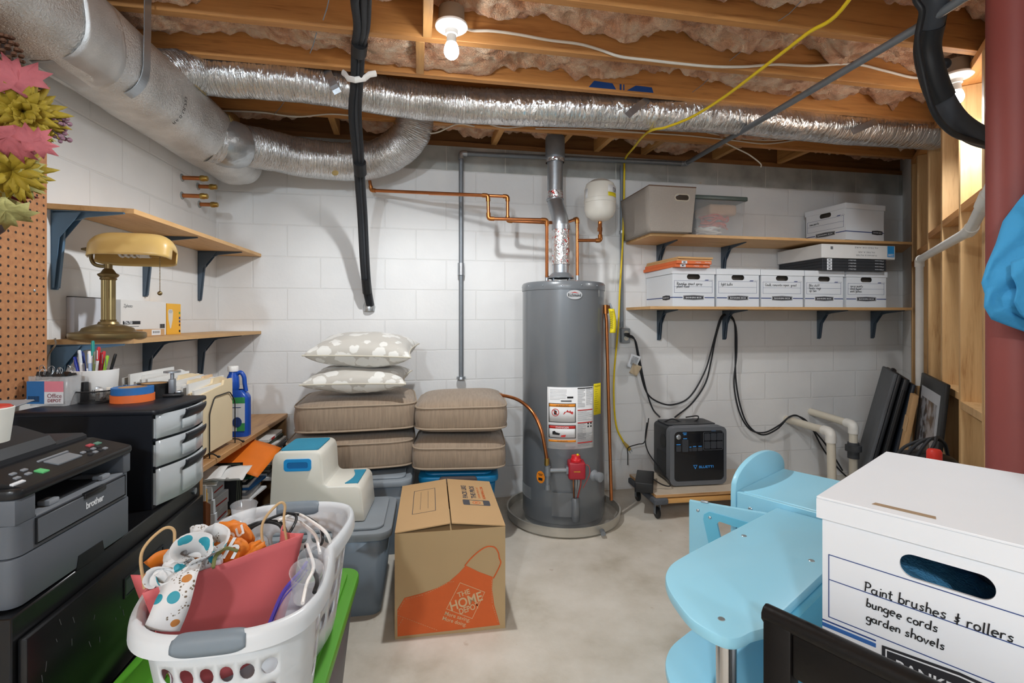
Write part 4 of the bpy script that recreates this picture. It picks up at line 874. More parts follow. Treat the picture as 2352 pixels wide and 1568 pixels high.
# grey fabric bin
M_FAB = mat('grey_linen', 'a89f96', .9, 0, .10, 160, .25, 220, stretch=(1, 1, 1)); M_TRIM = mat('brown_trim', '6d5445', .8)
ua, ub = u_of(1497, .46), u_of(1588, .46); D = .415; Hh = .285
root = thing('fabric_bin', 'grey fabric storage bin with an oval handle at the left end of the upper shelf', 'bin', bw((ua+ub)/2, .455, zu), RB)
w0, w1 = (ub-ua)/2+.004, (ub-ua)/2+.024
def quad(nm, m, f, n1=6, n2=6, solid=.004):
    mb = MB(); mb.grid(f, n1, n2); return mb.build(nm, m, root, solid=solid)
def fr_pt(x, z): k = z/Hh; return Vector((x*(w0+(w1-w0)*k), -.018*k, z))
hol = [(a/1., b) for a, b in rrect(-.20, .205, .25, .238, .0, 1)]
hl = rrect(.02, .200, .115, .236, .0175, 6)
bm_ = MB(); ww = w1
bm_.prism([(-w0, 0), (w0, 0), (w1, Hh), (-w1, Hh)], 0, .005, 'y', holes=[hl])
for v in bm_.bm.verts: v.co.y -= .018*v.co.z/Hh
o = bm_.build('front_panel', M_FAB, root, smooth=False)
mb = MB(); mb.tube([Vector((x, -.018*z/Hh-.001, z)) for x, z in rrect(.018, .198, .117, .238, .019, 6)], .004, 8, closed=True); mb.build('handle_rim', mat('rim_beige', 'c9bfae', .4), root)
for sgn in (-1, 1): quad('side_panel', M_FAB, lambda u, v, s=sgn: Vector((s*(w0+(w1-w0)*v), -.018*v+(D+.036*v)*u, Hh*v)))
quad('back_panel', M_FAB, lambda u, v: Vector(((2*u-1)*(w0+(w1-w0)*v), D+.018*v, Hh*v)))
quad('bottom_panel', M_FAB, lambda u, v: Vector(((2*u-1)*w0, D*v, .003)))
MB().tube([Vector((s*w1, y, Hh)) for s, y in ((-1, -.018), (1, -.018), (1, D+.018), (-1, D+.018))], .004, 6, closed=True).build('top_trim', M_TRIM, root)
# clear tote with dark lid
ua, ub = u_of(1600, .40), u_of(1717, .40); cx_ = (ua+ub)/2; W = (ub-ua)/2
root = thing('clear_tote', 'clear plastic tote with a dark lid on the upper shelf, orange cord inside', 'tote', bw(cx_, .385, zu), RB)
def clear_mat(name, col, alpha, rough=.25):
    m, nt, b = newmat(name); b.inputs['Base Color'].default_value = srgb(col)+(1,); b.inputs['Roughness'].default_value = rough; b.inputs['Alpha'].default_value = alpha; return m
M_CLEAR = clear_mat('frosted_clear_plastic', 'd9dadb', .24)
def tapered(x0, y0, x1, y1, k, z0, z1, r, th=.003, n=5):
    """open tapered tub with rounded corners"""
    mb = MB(); lo = rrect(x0+k, y0+k, x1-k, y1-k, r*.8, n); hi = rrect(x0, y0, x1, y1, r, n)
    A = [mb.bm.verts.new((x, y, z0)) for x, y in lo]; B = [mb.bm.verts.new((x, y, z1)) for x, y in hi]
    for i in range(len(A)): j = (i+1) % len(A); mb.bm.faces.new((A[i], A[j], B[j], B[i]))
    mb.bm.faces.new(A[::-1]); return mb
tapered(-W, 0, W, .34, .012, .002, .235, .02).build('tub', M_CLEAR, root, solid=.002)
MB().prism(rrect(-W-.012, -.014, W+.012, .354, .02), .236, .262, 'z', bev=.004).build('lid', mat('lid_dark_green', '4b5854', .35), root)
# things inside
t1 = root
mb = MB(); path = []
rnd = random.Random(3)
for k in range(70): a = k*.55; path.append(Vector((.01+.09*cos(a)+rnd.uniform(-.02, .02), .10+.05*sin(a)+rnd.uniform(-.02, .02), .10+.03*sin(a*.37)+rnd.uniform(-.01, .02))))
o = mb.tube(cr(path, 3), .006, 7).build('orange_cable', mat('orange_cord', 'e4552c', .5), loc=t1.location.copy(), rz=RB); tag(o, 'coiled orange cord inside the clear tote', 'cord')
mb = MB(); path = []
for k in range(60): a = k*.5; path.append(Vector((-.04+.08*cos(a)+rnd.uniform(-.01, .01), .09+.05*sin(a)+rnd.uniform(-.02, .02), .035+.02*sin(a*.3)+rnd.uniform(-.005, .008))))
o = mb.tube(cr(path, 3), .006, 7).build('white_cable', M_WHITECAB, loc=t1.location.copy(), rz=RB); tag(o, 'coiled white cord at the bottom of the clear tote', 'cord')
o = MB().box(-.05, W-.03, .05, .25, .15, .225, .02, 3).build('peach_pouch', mat('peach_fabric', 'e0b48c', .8), loc=t1.location.copy(), rz=RB); tag(o, 'peach coloured pouch at the top inside the clear tote', 'pouch')
# air filters
M_FO = mat('filter_orange', 'e2703a', .55); M_FK = mat('filter_black', '34363a', .5); M_PLEAT = mat('filter_media', 'd7dbd2', .8); M_FCARD = mat('filter_card', 'cfa46f', .7)
def filt(label, u0, n0, z, w_, d, h, m, rz, txt, grp, mark=True, hb=M_CARD):
    root = thing('air_filter', label, 'air filter', bw(u0, n0, z), RB+rz, grp)
    MB().box(0, w_, 0, d, 0, h, .0012, 1).build('frame', m, root, smooth=False)
    if mark:
        MB().box(.035, .075, -.0006, 0, .001, h-.001).build('white_mark', M_CARD, root, smooth=False); lettering(root, '3M', M_INK, on_y(.055, -.0012, h/2), height=h*.5, bold=.03, flip=True)
        for t_, x, ww in txt: lettering(root, t_, hb, on_y(x, -.0008, h/2), height=h*.42, width=ww, flip=True)
    return root
ub = u_of(1541, .43); zf = zs+.2545
for i in range(4):
    h = .020 if i < 2 else .012; z = zf+(i*.0205 if i < 2 else .041+(i-2)*.0125)
    filt(['orange air filter, lowest of its pile', 'orange air filter, second from the bottom of its pile', 'thin tan air filter above the orange ones', 'thin tan air filter, topmost of the left pile'][i], u_of(1553+i*1.5, .44), .43+.01*(i % 2), z+.0003*i, .255, .50-.08, h, M_FO if i < 2 else M_FCARD, radians([3, 2.5, 1.5, 2][i]), [('10x20x1', .155, .04), ('Filtrete', .225, .04)], 'air filters on the left white box', mark=i < 2)
ub = u_of(1885, .47)
for i in range(4):
    filt('black edged air filter in the stack of four, '+['bottom', 'second from bottom', 'second from top', 'top'][i], u_of(1893-1, .44), .43, zf+i*.0205, .52, .42, .0198, M_FK, radians(0), [('20x20x1', .24, .06), ('Filtrete', .46, .07)], 'black air filters on the white boxes')
root = thing('air_filter', 'thick white furnace air filter with a blue corner, atop the black filters', 'air filter', bw(u_of(1890, .45), .44, zf+.0828), RB, None)
MB().box(0, .60, 0, .43, 0, .096, .003, 2).build('frame', mat('white_carton', 'dedddb', .45, 0, .04), root, smooth=False)
MB().box(.535, .592, -.0008, 0, .016, .094).build('blue_corner', mat('filter_blue', '2a8fd0', .5), root, smooth=False)
lettering(root, '2200', M_CARD, on_y(.563, -.0016, .03), width=.046, flip=True, bold=.02)
for s, z_, ww in (('FURNACE FILTER', .024, .17), ('FILTRE A AIR', .046, .135), ('FILTRO DE AIRE', .078, .19)): lettering(root, s, M_GREYINK, on_y(.36, -.0008, z_), width=ww, height=.010, flip=True)
MB().box(.07, .09, -.0008, 0, .06, .08).build('corner_print', M_GREYINK, root, smooth=False)
# ================================================================== power station on a dolly
db = PB(1560, 1130, .0)
ud = u_of(1558, .30)
root = thing('furniture_dolly', 'carpeted wooden furniture dolly with black casters on the floor', 'dolly', bw(ud+.085, .40, 0), RB-radians(2))
M_DOLW = wood('dolly_wood', 'd9a562', 'b07a3c', (1, 14, 14)); M_CARPET = mat('grey_carpet', '565a60', .95, 0, .25, 120, .5, 160)
for y in (-.20, .12): MB().box(-.36, .36, y, y+.075, .105, .135, .004).build('rail', M_DOLW, root)
for x, s_ in ((-.40, -1), (.33, 1)): MB().box(x, x+.09, -.215, .215, .102, .142, .010, 3).build('carpeted_end', M_CARPET, root)
for x in (-.355, .355):
    for y in (-.15, .15):
        c_ = Vector((x, y, .036)); w_ = MB().lathe([(0, -.011), (.03, -.011), (.036, -.006), (.036, .006), (.03, .011), (0, .011)], 20, M=Matrix.Translation(c_) @ Matrix.Rotation(pi/2, 4, 'Y')).build('caster_wheel', M_BLACK, root)
        MB().box(x-.018, x-.015, y-.012, y+.012, .03, .10).box(x+.015, x+.018, y-.012, y+.012, .03, .10).box(x-.02, x+.02, y-.022, y+.022, .097, .101).build('caster_fork', M_GALVD, root, smooth=False)
root = thing('plywood_sheet', 'plywood sheet with a pale top lying on the dolly', 'board', bw(ud+.12, .40, .1428), RB-radians(2))
MB().box(-.42, .40, -.20, .22, 0, .018, .001, 1).build('board', wood('sheet_edge', 'c79a68', '9a6f44', (1, 8, 8)), root, smooth=False)
MB().box(-.419, .399, -.199, .219, .018, .019).build('pale_face', mat('pale_laminate', 'cfc0ac', .45), root, smooth=False)
M_PSB = mat('station_black', '25272b', .4); M_PSG = mat('station_grey', '6f7379', .35, .3); M_PSD = mat('station_panel', '191b1f', .25, 0, .05, coat=.3); M_PSBL = mat('station_blue_print', '3f97e6', .5)
root = thing('power_station', 'black and grey portable power station standing on the dolly board', 'power station', bw(u_of(1588, .40)+.0, .475, .1622), RB-radians(3))
W, D, H = .188, .27, .375
MB().box(-W, W, 0, D, .012, H, .03, 4).build('body', M_PSB, root)
MB().prism(rrect(-W-.004, .008, W+.004, H+.004, .036, 6), -.012, .045, 'y', holes=[rrect(-W+.024, .034, W-.012, H-.022, .028, 6)]).build('front_frame', M_PSG, root)
MB().prism(rrect(-W+.02, .030, W-.008, H-.018, .030, 6), -.006, .02, 'y').build('front_panel', M_PSD, root)
MB().prism(rrect(-W+.02, .07, W-.02, D-.02, .02), H, H+.006, 'z').build('top_panel', M_PSB, root)
for x in (-W+.03, W-.06): MB().box(x, x+.03, .03, D-.03, -.001, .014, .003).build('foot', M_BLACK, root)
MB().box(-W+.03, W-.03, .002, .05, H-.012, H+.008, .01, 3).build('front_edge', M_PSG, root)
f = -.0072
MB().prism(rrect(-.085, .28, .015, .335, .004), f, -.006).build('screen', mat('screen_dark', '15171c', .12), root)
for i in range(3):
    for j in range(2): MB().prism(rrect(.042+i*.043, .238+j*.052, .080+i*.043, .284+j*.052, .006), f-.004, -.006).build('outlet_cover', mat('outlet_cover_grey', '3a3d43', .4), root)
MB().prism(rrect(.036, .228, .17, .345, .008), f, -.006, holes=[rrect(.038, .230, .168, .343, .007)]).build('outlet_frame', M_PSG, root)
for x0, x1, z0, z1 in ((-.15, -.118, .225, .262), (-.109, -.068, .222, .30), (-.062, -.044, .225, .245), (-.040, -.009, .225, .248), (-.003, .028, .225, .248)): MB().prism(rrect(x0, z0, x1, z1, .004), f-.003, -.006).build('port_cover', mat('outlet_cover_grey', '3a3d43', .4), root)
for x0, x1, z0 in ((-.148, -.12, .267), (-.102, -.076, .304), (-.06, -.046, .249), (-.036, -.014, .252), (.001, .024, .252), (.09, .12, .35), (-.105, -.078, .34), (-.1, -.08, .33)): MB().box(x0, x1, f-.0006, f, z0, z0+.005).build('blue_print', M_PSBL, root, smooth=False)
MB().lathe([(0, 0), (.016, 0), (.016, .004), (.012, .007), (0, .007)], 20, M=Matrix.Translation((-.134, f, .318)) @ Matrix.Rotation(pi/2, 4, 'X')).build('power_button', M_GALV, root)
lettering(root, 'BLUETTI', M_PSBL, on_y(.055, f-.0006, .122), width=.098, height=.016, bold=.02)
MB().prism([(-.034, .135), (-.006, .135), (-.02, .108)], f-.0006, f, holes=[[(-.029, .132), (-.011, .132), (-.02, .116)]]).build('logo_mark', M_PSBL, root, smooth=False)
MB().prism(rrect(.05, .06, .20, .20, .02), -W-.001, -W+.004, 'x').build('side_recess', M_BLACK, root)
MB().prism(ell(.10, .27, .045, .045, 24), -W-.002, -W+.003, 'x').build('side_grille', M_BLACK, root)
ps = root
# power brick
root = thing('power_brick', 'long black power brick lying on the dolly board beside the power station', 'power adapter', bw(u_of(1497, .40)-.075, .45, .1622), RB-radians(28))
MB().box(-.055, .055, -.10, .17, 0, .062, .006, 3).build('case', M_BLACK, root)
bo = root.location.copy()
def near(p): return Vector(p)
cable('power_cable', 'thin black cable looping from the power brick to the power station', 'cable', [P(1500, 1100, 3.10), P(1520, 1112, 3.12), P(1538, 1116, 3.12), P(1537, 1105, 3.13), P(1515, 1075, 3.22), P(1490, 1040, 3.33), P(1482, 1010, 3.38), P(1486, 970, 3.4)], .004, M_BLACK)
cable('power_cable', 'thin black cable from the power brick up behind the power station', 'cable', [P(1442, 1068, 3.38), P(1442, 1045, 3.4), P(1443, 1028, 3.42), P(1465, 1020, 3.44), P(1480, 1015, 3.45), P(1486, 985, 3.46), P(1490, 960, 3.47)], .0035, M_BLACK)
cable('power_cable', 'short black cord with a plug lying on top of the power station', 'cable', [P(1523, 970, 3.33), P(1545, 962, 3.36), P(1575, 972, 3.34), P(1600, 965, 3.37), P(1602, 955, 3.42), P(1575, 958, 3.42)], .0045, M_BLACK)
# heavy black cords on the wall
c1 = [PB(1440, 768, .06), PB(1455, 775, .06), PB(1462, 800, .04), PB(1470, 850, .03), PB(1485, 900, .03), PB(1510, 922, .03), PB(1545, 929, .03), PB(1585, 910, .03), PB(1620, 850, .03), PB(1640, 780, .03), PB(1655, 730, .03), PB(1672, 722, .03), PB(1687, 740, .03), PB(1689, 800, .03), PB(1690, 870, .03), PB(1700, 930, .03), PB(1718, 975, .04), PB(1750, 998, .05), PB(1785, 985, .06), PB(1812, 958, .07), PB(1835, 956, .08), PB(1860, 975, .09), PB(1890, 1030, .08), PB(1922, 1072, .06), PB(1945, 1095, .05)]
cable('hanging_cable', 'thick black cord hung over a shelf bracket and draped over the white pipe', 'cord', c1, .0058, M_RUBBER, group='black cords on the back wall')
c2 = [PB(1440, 771, .065), PB(1458, 780, .065), PB(1466, 810, .05), PB(1478, 870, .045), PB(1487, 905, .045), PB(1500, 940, .06), PB(1516, 958, .10)]
cable('hanging_cable', 'thick black cord from the outlet down behind the power station', 'cord', c2, .0058, M_RUBBER, group='black cords on the back wall')
c3 = [PB(1550, 958, .12), PB(1590, 925, .045), PB(1620, 880, .04), PB(1633, 830, .04), PB(1645, 770, .04), PB(1660, 727, .042), PB(1676, 727, .042), PB(1690, 750, .042), PB(1692, 810, .042), PB(1686, 880, .042), PB(1698, 945, .045), PB(1722, 985, .05), PB(1755, 993, .06), PB(1790, 976, .07), PB(1815, 956, .082), PB(1838, 958, .09), PB(1880, 1000, .10), PB(1910, 1040, .09), PB(1935, 1080, .07)]
cable('hanging_cable', 'thick black cord from the power station over the bracket and pipe', 'cord', c3, .0058, M_RUBBER, group='black cords on the back wall')
root = thing('cord_plug', 'two black plugs pushed into the wall outlet', 'plug', PB(1437, 768, .052), RB)
MB().box(-.012, .02, -.03, 0, -.010, .012, .005).build('plug', M_BLACK, root)
root = thing('paper_tag', 'crumpled paper tag hanging on the black cord under the outlet', 'tag', PB(1455, 830, .07), RB)
for i, (dx, dz, w_, h_, m_) in enumerate(((0, 0, .075, .10, M_CARD), (.03, -.05, .07, .075, mat('beige_tag', 'c8b597', .7)))):
    mb = MB(); mb.grid(lambda u, v: Vector((dx+(u-.5)*w_, -.01*sin(u*5+v*3)-.006*i, dz+(v-.5)*h_)), 8, 8); o = mb.build('tag_sheet', m_, root, solid=.0006); o.rotation_euler = (0, radians(22), 0)
mb = MB()
for i in range(7): mb.box(-.026, .02, -.0185, -.018, .03-i*.009, .033-i*.009)
o = mb.build('small_print', M_GREYINK, root, smooth=False); o.rotation_euler = (0, radians(22), 0)
# white drain pipes
M_PVC = mat('pvc_pipe', 'd8d0bf', .4, 0, .08, 9); M_PVCW = mat('pvc_fitting', 'e6e3dc', .35); M_CPL = mat('black_coupling', '45474a', .6)
pa = [PB(1806, 962, .0), P(1908, 992, 3.33), P(1912, 1135, 3.33)]
r_ = pipe_run('drain_pipe', 'white plastic drain pipe from the wall bending down to the floor, nearer one', 'pipe', pa, .027, M_PVC, M_PVCW, 1.22, .07, .06, 'white drain pipes')
pb = [PB(1862, 945, .0), P(1960, 975, 3.48), P(1960, 1020, 3.48), P(1960, 1118, 3.48)]
r_ = pipe_run('drain_pipe', 'white plastic drain pipe with a black rubber coupling', 'pipe', pb, .027, M_PVC, M_PVCW, 1.22, .07, .06, 'white drain pipes', nofit=(2,))
o0 = pb[0]; MB().lathe([(.027, -.06), (.036, -.06), (.036, -.012), (.05, -.01), (.05, .03), (.036, .033), (.036, .05), (.027, .05)], 20, c=P(1960, 1032, 3.48)-o0).build('rubber_coupling', M_CPL, r_)
# pvc on the studs
pa = [PR(2112, 885, .05), PR(2112, 596, .05), PR(2228, 530, .06), PR(2262, 462, .08), PR(2300, 380, .08)]
pipe_run('vent_line', 'white plastic pipe fixed across the right studs', 'pipe', pa, .021, mat('pvc_white', 'e3e1dc', .35), M_PVCW, 1.2, .045, .04)
# brass stubs on the left wall
for i, (x0, x1, y) in enumerate(((418, 466, 408), (455, 485, 428), (418, 470, 449), (458, 490, 469))):
    p = PL(x0, y, 0); L = .105 if i in (0, 2) else .075
    root = thing('pipe_stub', 'copper pipe stub with a brass cap on the left wall, '+['upper left', 'upper right', 'lower left', 'lower right'][i]+' of four', 'pipe stub', p, RL, 'capped pipe stubs')
    MB().tube([(0, .01, 0), (0, -L, 0)], .0115, 14).build('pipe', M_COPPER, root)
    MB().lathe([(0, 0), (.0145, 0), (.0165, .006), (.0165, .018), (.0145, .022), (.0145, .034), (.012, .038), (0, .038)], 16, M=Matrix.Translation((0, -L+.012, 0)) @ Matrix.Rotation(pi/2, 4, 'X')).build('brass_cap', M_BRASS, root)
    MB().lathe([(0, .0), (.022, 0), (.018, .005), (0, .005)], 12, M=Matrix.Rotation(pi/2, 4, 'X')).build('mortar_ring', mat('mortar_patch', '9aa0a0', .9), root)
# ================================================================== left wall
def local_of(root):
    M = (Matrix.Translation(root.location) @ Matrix.Rotation(root.rotation_euler[2], 4, 'Z')).inverted()
    return lambda p: M @ Vector(p)
def hit_y(root, px, py, y=0.):      # pixel -> local point on the plane local y = const
    f = local_of(root); a = f((0, 0, CZ)); b = f(P(px, py, 1.)); d = b-a; return a+d*((y-a.y)/d.y)
def Yof(px, n): t = (px-CX)/F; return (-1.4393+n*1.00875)/(t+.1326)
# pegboard
def peg_mat():
    m, nt, b = newmat('pegboard_brown'); tc = N(nt, 'ShaderNodeTexCoord'); sp = N(nt, 'ShaderNodeSeparateXYZ'); nt.links.new(tc.outputs['Object'], sp.inputs[0]); S = .0266; ds = []
    for k in (0, 2):
        d = N(nt, 'ShaderNodeMath', operation='DIVIDE'); d.inputs[1].default_value = S; nt.links.new(sp.outputs[k], d.inputs[0])
        fr = N(nt, 'ShaderNodeMath', operation='FRACT'); nt.links.new(d.outputs[0], fr.inputs[0]); s_ = N(nt, 'ShaderNodeMath', operation='SUBTRACT'); s_.inputs[1].default_value = .5; nt.links.new(fr.outputs[0], s_.inputs[0])
        q = N(nt, 'ShaderNodeMath', operation='MULTIPLY'); nt.links.new(s_.outputs[0], q.inputs[0]); nt.links.new(s_.outputs[0], q.inputs[1]); ds.append(q)
    a = N(nt, 'ShaderNodeMath', operation='ADD'); nt.links.new(ds[0].outputs[0], a.inputs[0]); nt.links.new(ds[1].outputs[0], a.inputs[1])
    lt = N(nt, 'ShaderNodeMath', operation='LESS_THAN'); lt.inputs[1].default_value = .026; nt.links.new(a.outputs[0], lt.inputs[0])
    n = N(nt, 'ShaderNodeTexNoise'); n.inputs['Scale'].default_value = 60; nt.links.new(tc.outputs['Object'], n.inputs['Vector'])
    r = ramp(nt, [(.3, srgb('a87048')), (.7, srgb('bd8557'))]); nt.links.new(n.outputs[0], r.inputs[0])
    mx = N(nt, 'ShaderNodeMix', data_type='RGBA'); mx.inputs[7].default_value = srgb('2a1a10')+(1,); nt.links.new(lt.outputs[0], mx.inputs[0]); nt.links.new(r.outputs[0], mx.inputs[6]); nt.links.new(mx.outputs[2], b.inputs['Base Color'])  # no real holes: their shade is painted as dark dots in the colour
    b.inputs['Roughness'].default_value = .65; return m
root = thing('pegboard', 'brown perforated pegboard panel on the left wall', 'pegboard', lw(1.628, .115, .98), RL)
L = 1.15
MB().box(-L, 0, 0, .006, 0, 1.03).build('board', peg_mat(), root, smooth=False)
for x in (-L+.02, -.60, -.06): MB().box(x, x+.045, .0065, .112, 0, 1.03).build('batten', M_JOIST, root, smooth=False)
for px, py in ((79, 415), (79, 667), (76, 300)):
    p = hit_y(root, px, py); MB().sphere((p.x, -.001, p.z), .005, (1, .4, 1), 10, 6).build('screw_head', M_GALV, root)
# autumn wreath
W0 = PL(15, 300, .16); root = thing('autumn_wreath', 'autumn wreath of pink leaves, yellow flowers and a pine cone on the pegboard', 'wreath', W0)
def leafmat(name, c1, c2): return mat(name, c1, .7, 0, .25, 25, .3, 60)
M_LP = leafmat('leaf_pink', 'b8646b', ''); M_LM = leafmat('leaf_maroon', '6e2029', ''); M_LG = leafmat('leaf_pale_green', 'a9a467', ''); M_LY = leafmat('petal_gold', '9d8722', ''); M_LS = leafmat('leaf_sage', '93a18f', '')
rnd = random.Random(5)
face = (Vector((0, 0, CZ))-W0).normalized(); fx_ = Vector((0, 0, 1)).cross(face).normalized(); fy_ = face.cross(fx_)
def wp(px, py, d=0.): return P(px, py, 1.40+d)-W0
def lobed(c, size, rot, m, nm='maple_leaf', lob=5, tilt=.5):
    half = [(0, 1), (.11, .66), (.30, .74), (.25, .46), (.72, .58), (.60, .32), (.95, .22), (.58, .03), (.66, -.24), (.28, -.16), (.05, -.42)] if lob == 5 else [(0, 1), (.26, .7), (.36, .3), (.30, -.1), (.1, -.4)]
    out = half+[(-x, y) for x, y in half[::-1] if x > 0]+[]; mb = MB()
    R = Matrix.Rotation(rot, 3, face); a_, b_ = R @ fx_, R @ fy_; nn = (face+a_*rnd.uniform(-tilt, tilt)+b_*rnd.uniform(-tilt, tilt)).normalized(); a_ = b_.cross(nn).normalized(); b_ = nn.cross(a_)
    q = lambda x, y: c+a_*x*size+b_*y*size+nn*size*(.16*abs(x)-.22*(x*x+y*y)+.05*sin(x*9+y*5))
    cv = mb.bm.verts.new(q(0, .05)); ring = [mb.bm.verts.new(q(*p)) for p in out]; mid = [mb.bm.verts.new(q(p[0]*.5, .05+(p[1]-.05)*.5)) for p in out]; n = len(out)
    for k in range(n): mb.bm.faces.new((cv, mid[k], mid[(k+1) % n])); mb.bm.faces.new((mid[k], ring[k], ring[(k+1) % n], mid[(k+1) % n]))
    return mb.build(nm, m, root, ang=60, solid=.0008)
for px, py, s, r_, m in ((45, 190, .075, .4, M_LP), (10, 185, .06, 2., M_LP), (20, 312, .07, 2.6, M_LP), (72, 330, .055, -.6, M_LP), (8, 425, .07, 3., M_LM), (65, 360, .03, 1., M_LM), (30, 405, .07, 2.9, M_LG), (12, 480, .07, 3.3, M_LG), (80, 305, .045, -.9, M_LG), (62, 385, .04, -2., M_LG), (-10, 350, .08, 2., M_LG), (-20, 230, .09, 1., M_LP), (-15, 440, .08, 2.4, M_LG)):
    lobed(wp(px, py, (-.075 if m is M_LP else rnd.uniform(-.03, .02))), s*1.15, r_, m)
def petals(c, R, n, m, nm, rows=3):
    mb = MB()
    for j in range(rows):
        for k in range(n):
            a = 2*pi*k/n+j*.35+rnd.uniform(-.15, .15); el = (-.5, -.1, .35, .9)[j]+rnd.uniform(-.15, .15); L_ = R*(1, .95, .75, .5)[j]*rnd.uniform(.8, 1.1); w_ = R*.115
            d = (fx_*cos(a)+fy_*sin(a))*cos(el)+face*sin(el); s_ = face.cross(d).normalized()
            q = [c+d*L_*t+s_*w_*sin(pi*min(1, t*.9+.08))*sg+face*(.08*R*sin(t*3)) for t in (0, .3, .6, .85) for sg in (-1, 1)]; q.append(c+d*L_)
            vs = [mb.bm.verts.new(p) for p in q]
            for i in range(3): mb.bm.faces.new((vs[2*i], vs[2*i+2], vs[2*i+3], vs[2*i+1]))
            mb.bm.faces.new((vs[6], vs[8], vs[7]))
    return mb.build(nm, m, root, solid=.0008)
petals(wp(52, 255, -.04), .105, 24, M_LY, 'chrysanthemum', 4); petals(wp(28, 392, -.03), .10, 24, M_LY, 'chrysanthemum', 3); petals(wp(78, 285, -.0), .075, 13, M_LY, 'chrysanthemum', 3)
mb = MB(); c = wp(12, 128, -.04)
for j in range(8):
    for k in range(9):
        a = 2*pi*k/9+j*.35; rr = .034*sin(pi*(j+1.3)/10); p = c+fx_*rr*cos(a)+face*rr*sin(a)+fy_*(.05-.0135*j)
        mb.sphere(p, .0085, (1, .7, .6), 6, 4)
mb.build('pine_cone', mat('pine_cone_brown', '6a4a38', .8, 0, .3, 60), root)
mb = MB(); tips = []
for k in range(22):
    a = rnd.uniform(-.9, .9); L_ = rnd.uniform(.03, .075); p0 = wp(88, 285, -.01); p1 = p0+fx_*L_*cos(a)+fy_*L_*sin(a)*.8+face*rnd.uniform(-.02, .02); tips.append(p1); mb.tube([p0, (p0+p1)/2+fy_*.006, p1], .0012, 5)
mb.build('twigs', mat('twig_dark', '4a3d3a', .8), root)
mb = MB()
for p in tips: mb.sphere(p, rnd.uniform(.005, .0075), (1, 1, 1), 8, 6)
mb.build('berries', mat('berry_plum', '8b6877', .3), root)
for px, py, r_ in ((40, 158, .5), (70, 165, 1.1), (100, 200, 1.4), (55, 215, -.6), (66, 175, .2)):
    lobed(wp(px, py, 0), .028, r_, M_LS, 'sage_leaf', 1)
mb = MB()
ring = [wp(-10+40*sin(k*.26), 300+260*cos(k*.26)*.9, .05) for k in range(24)]; mb.tube(ring, .012, 8, closed=True); mb.build('vine_ring', mat('twig_dark', '4a3d3a', .8), root)
# shelves on the left wall
def lshelf(z, lab, brs):
    root = thing('wall_shelf', lab, 'shelf', lw(1.775, 0, z-.018), RL, 'plywood shelves on the left wall'); f = local_of(root)
    a = f(lw(1.775, .002, 0)); b = f(lw(1.835, .26, 0)); c = f(PB(600, HY, .003)); d = f(lw(3.096, .002, 0))
    MB().prism([(a.x, a.y), (b.x, b.y), (c.x, c.y), (d.x, d.y)], 0, .018, 'z').build('board', M_PLY, root, smooth=False)
    for px in brs: bracket(root, f(PL(px, HY, 0)).x, 0, .235, .29, M_BRKT if px < 200 else M_BRKTD, .032)
    return root
lshelf(1.648, 'upper plywood wall shelf above the brass lamp', (124, 332, 457)); lshelf(1.158, 'lower plywood wall shelf carrying the brass lamp', (124, 332, 457))
ZL = 1.1583
# banker's lamp
M_ABR = mat('antique_brass', '8d7a55', .38, .85, .2, 12); b0 = PL(249, HY, .150); b0.z = ZL
root = thing('desk_lamp', 'brass desk lamp with an amber glass shade on the lower left shelf', 'lamp', b0)
MB().lathe([(0, 0), (.116, 0), (.119, .004), (.119, .020), (.114, .024), (.088, .027), (.084, .030), (.078, .040), (.055, .050), (.034, .055), (.030, .064), (.024, .066), (.026, .072), (0, .072)], 48).build('base', M_ABR, root)
mb = MB(); prof = []
def flut(u, v):
    a = 2*pi*u; r = .0215+.0012*cos(a*14); return Vector((r*cos(a), r*sin(a), .07+v*.155))
mb.grid(flut, 84, 2, wrap=True); mb.build('column', mat('column_brass', '99875e', .35, .8, .1), root)
MB().lathe([(.023, .222), (.027, .226), (.025, .232), (.032, .238), (.034, .244), (.024, .250), (.017, .262), (.013, .266), (.013, .283), (0, .284)], 32).build('column_cap', M_ABR, root)
MB().tube(cr([(0, 0, .277), (-.03, -.0, .276), (-.055, 0, .285), (-.066, 0, .31), (-.063, 0, .338), (-.05, .004, .356)], 6), .0068, 12).build('arm', M_ABR, root)
sa = radians(14); ax_ = Vector((cos(sa), sin(sa), 0)); sd_ = Vector((-sin(sa), cos(sa), 0)); s0, s1 = -.052, .222; c0 = Vector((0, 0, .338))
MB().tube([c0+ax_*(s0-.035), c0+ax_*(s0-.012)], [.004, .009], 12).tube([c0+ax_*(s0-.012), c0+ax_*(s0+.012)], .011, 14).build('pivot_knob', M_ABR, root)
def shade(u, v):
    k = (1-abs(2*u-1)**4.5)**(1/2.2) if 0 < u < 1 else 0.; r = .070; w_ = 2*v-1
    if abs(w_) > .62: y_, z_ = (r if w_ > 0 else -r), -.040*(abs(w_)-.62)/.38
    else: a = w_/.62*pi/2; y_, z_ = r*sin(a), r*.92*cos(a)
    kk = .30+.70*k; z2 = z_*k if z_ > 0 else z_
    tl = radians(-12); y3, z3 = y_*kk*1.04, z2
    return c0+ax_*(s0+(s1-s0)*u)+sd_*(y3*cos(tl)-z3*sin(tl))+Vector((0, 0, y3*sin(tl)+z3*cos(tl)))
am, nt, b = newmat('amber_glass'); b.inputs['Base Color'].default_value = srgb('e2bd74')+(1,); b.inputs['Roughness'].default_value = .35; b.inputs['Transmission Weight'].default_value = .15; b.inputs['Coat Weight'].default_value = .3
mb = MB(); mb.grid(shade, 40, 20); mb.build('lamp_shade', am, root, ang=80, solid=.004)
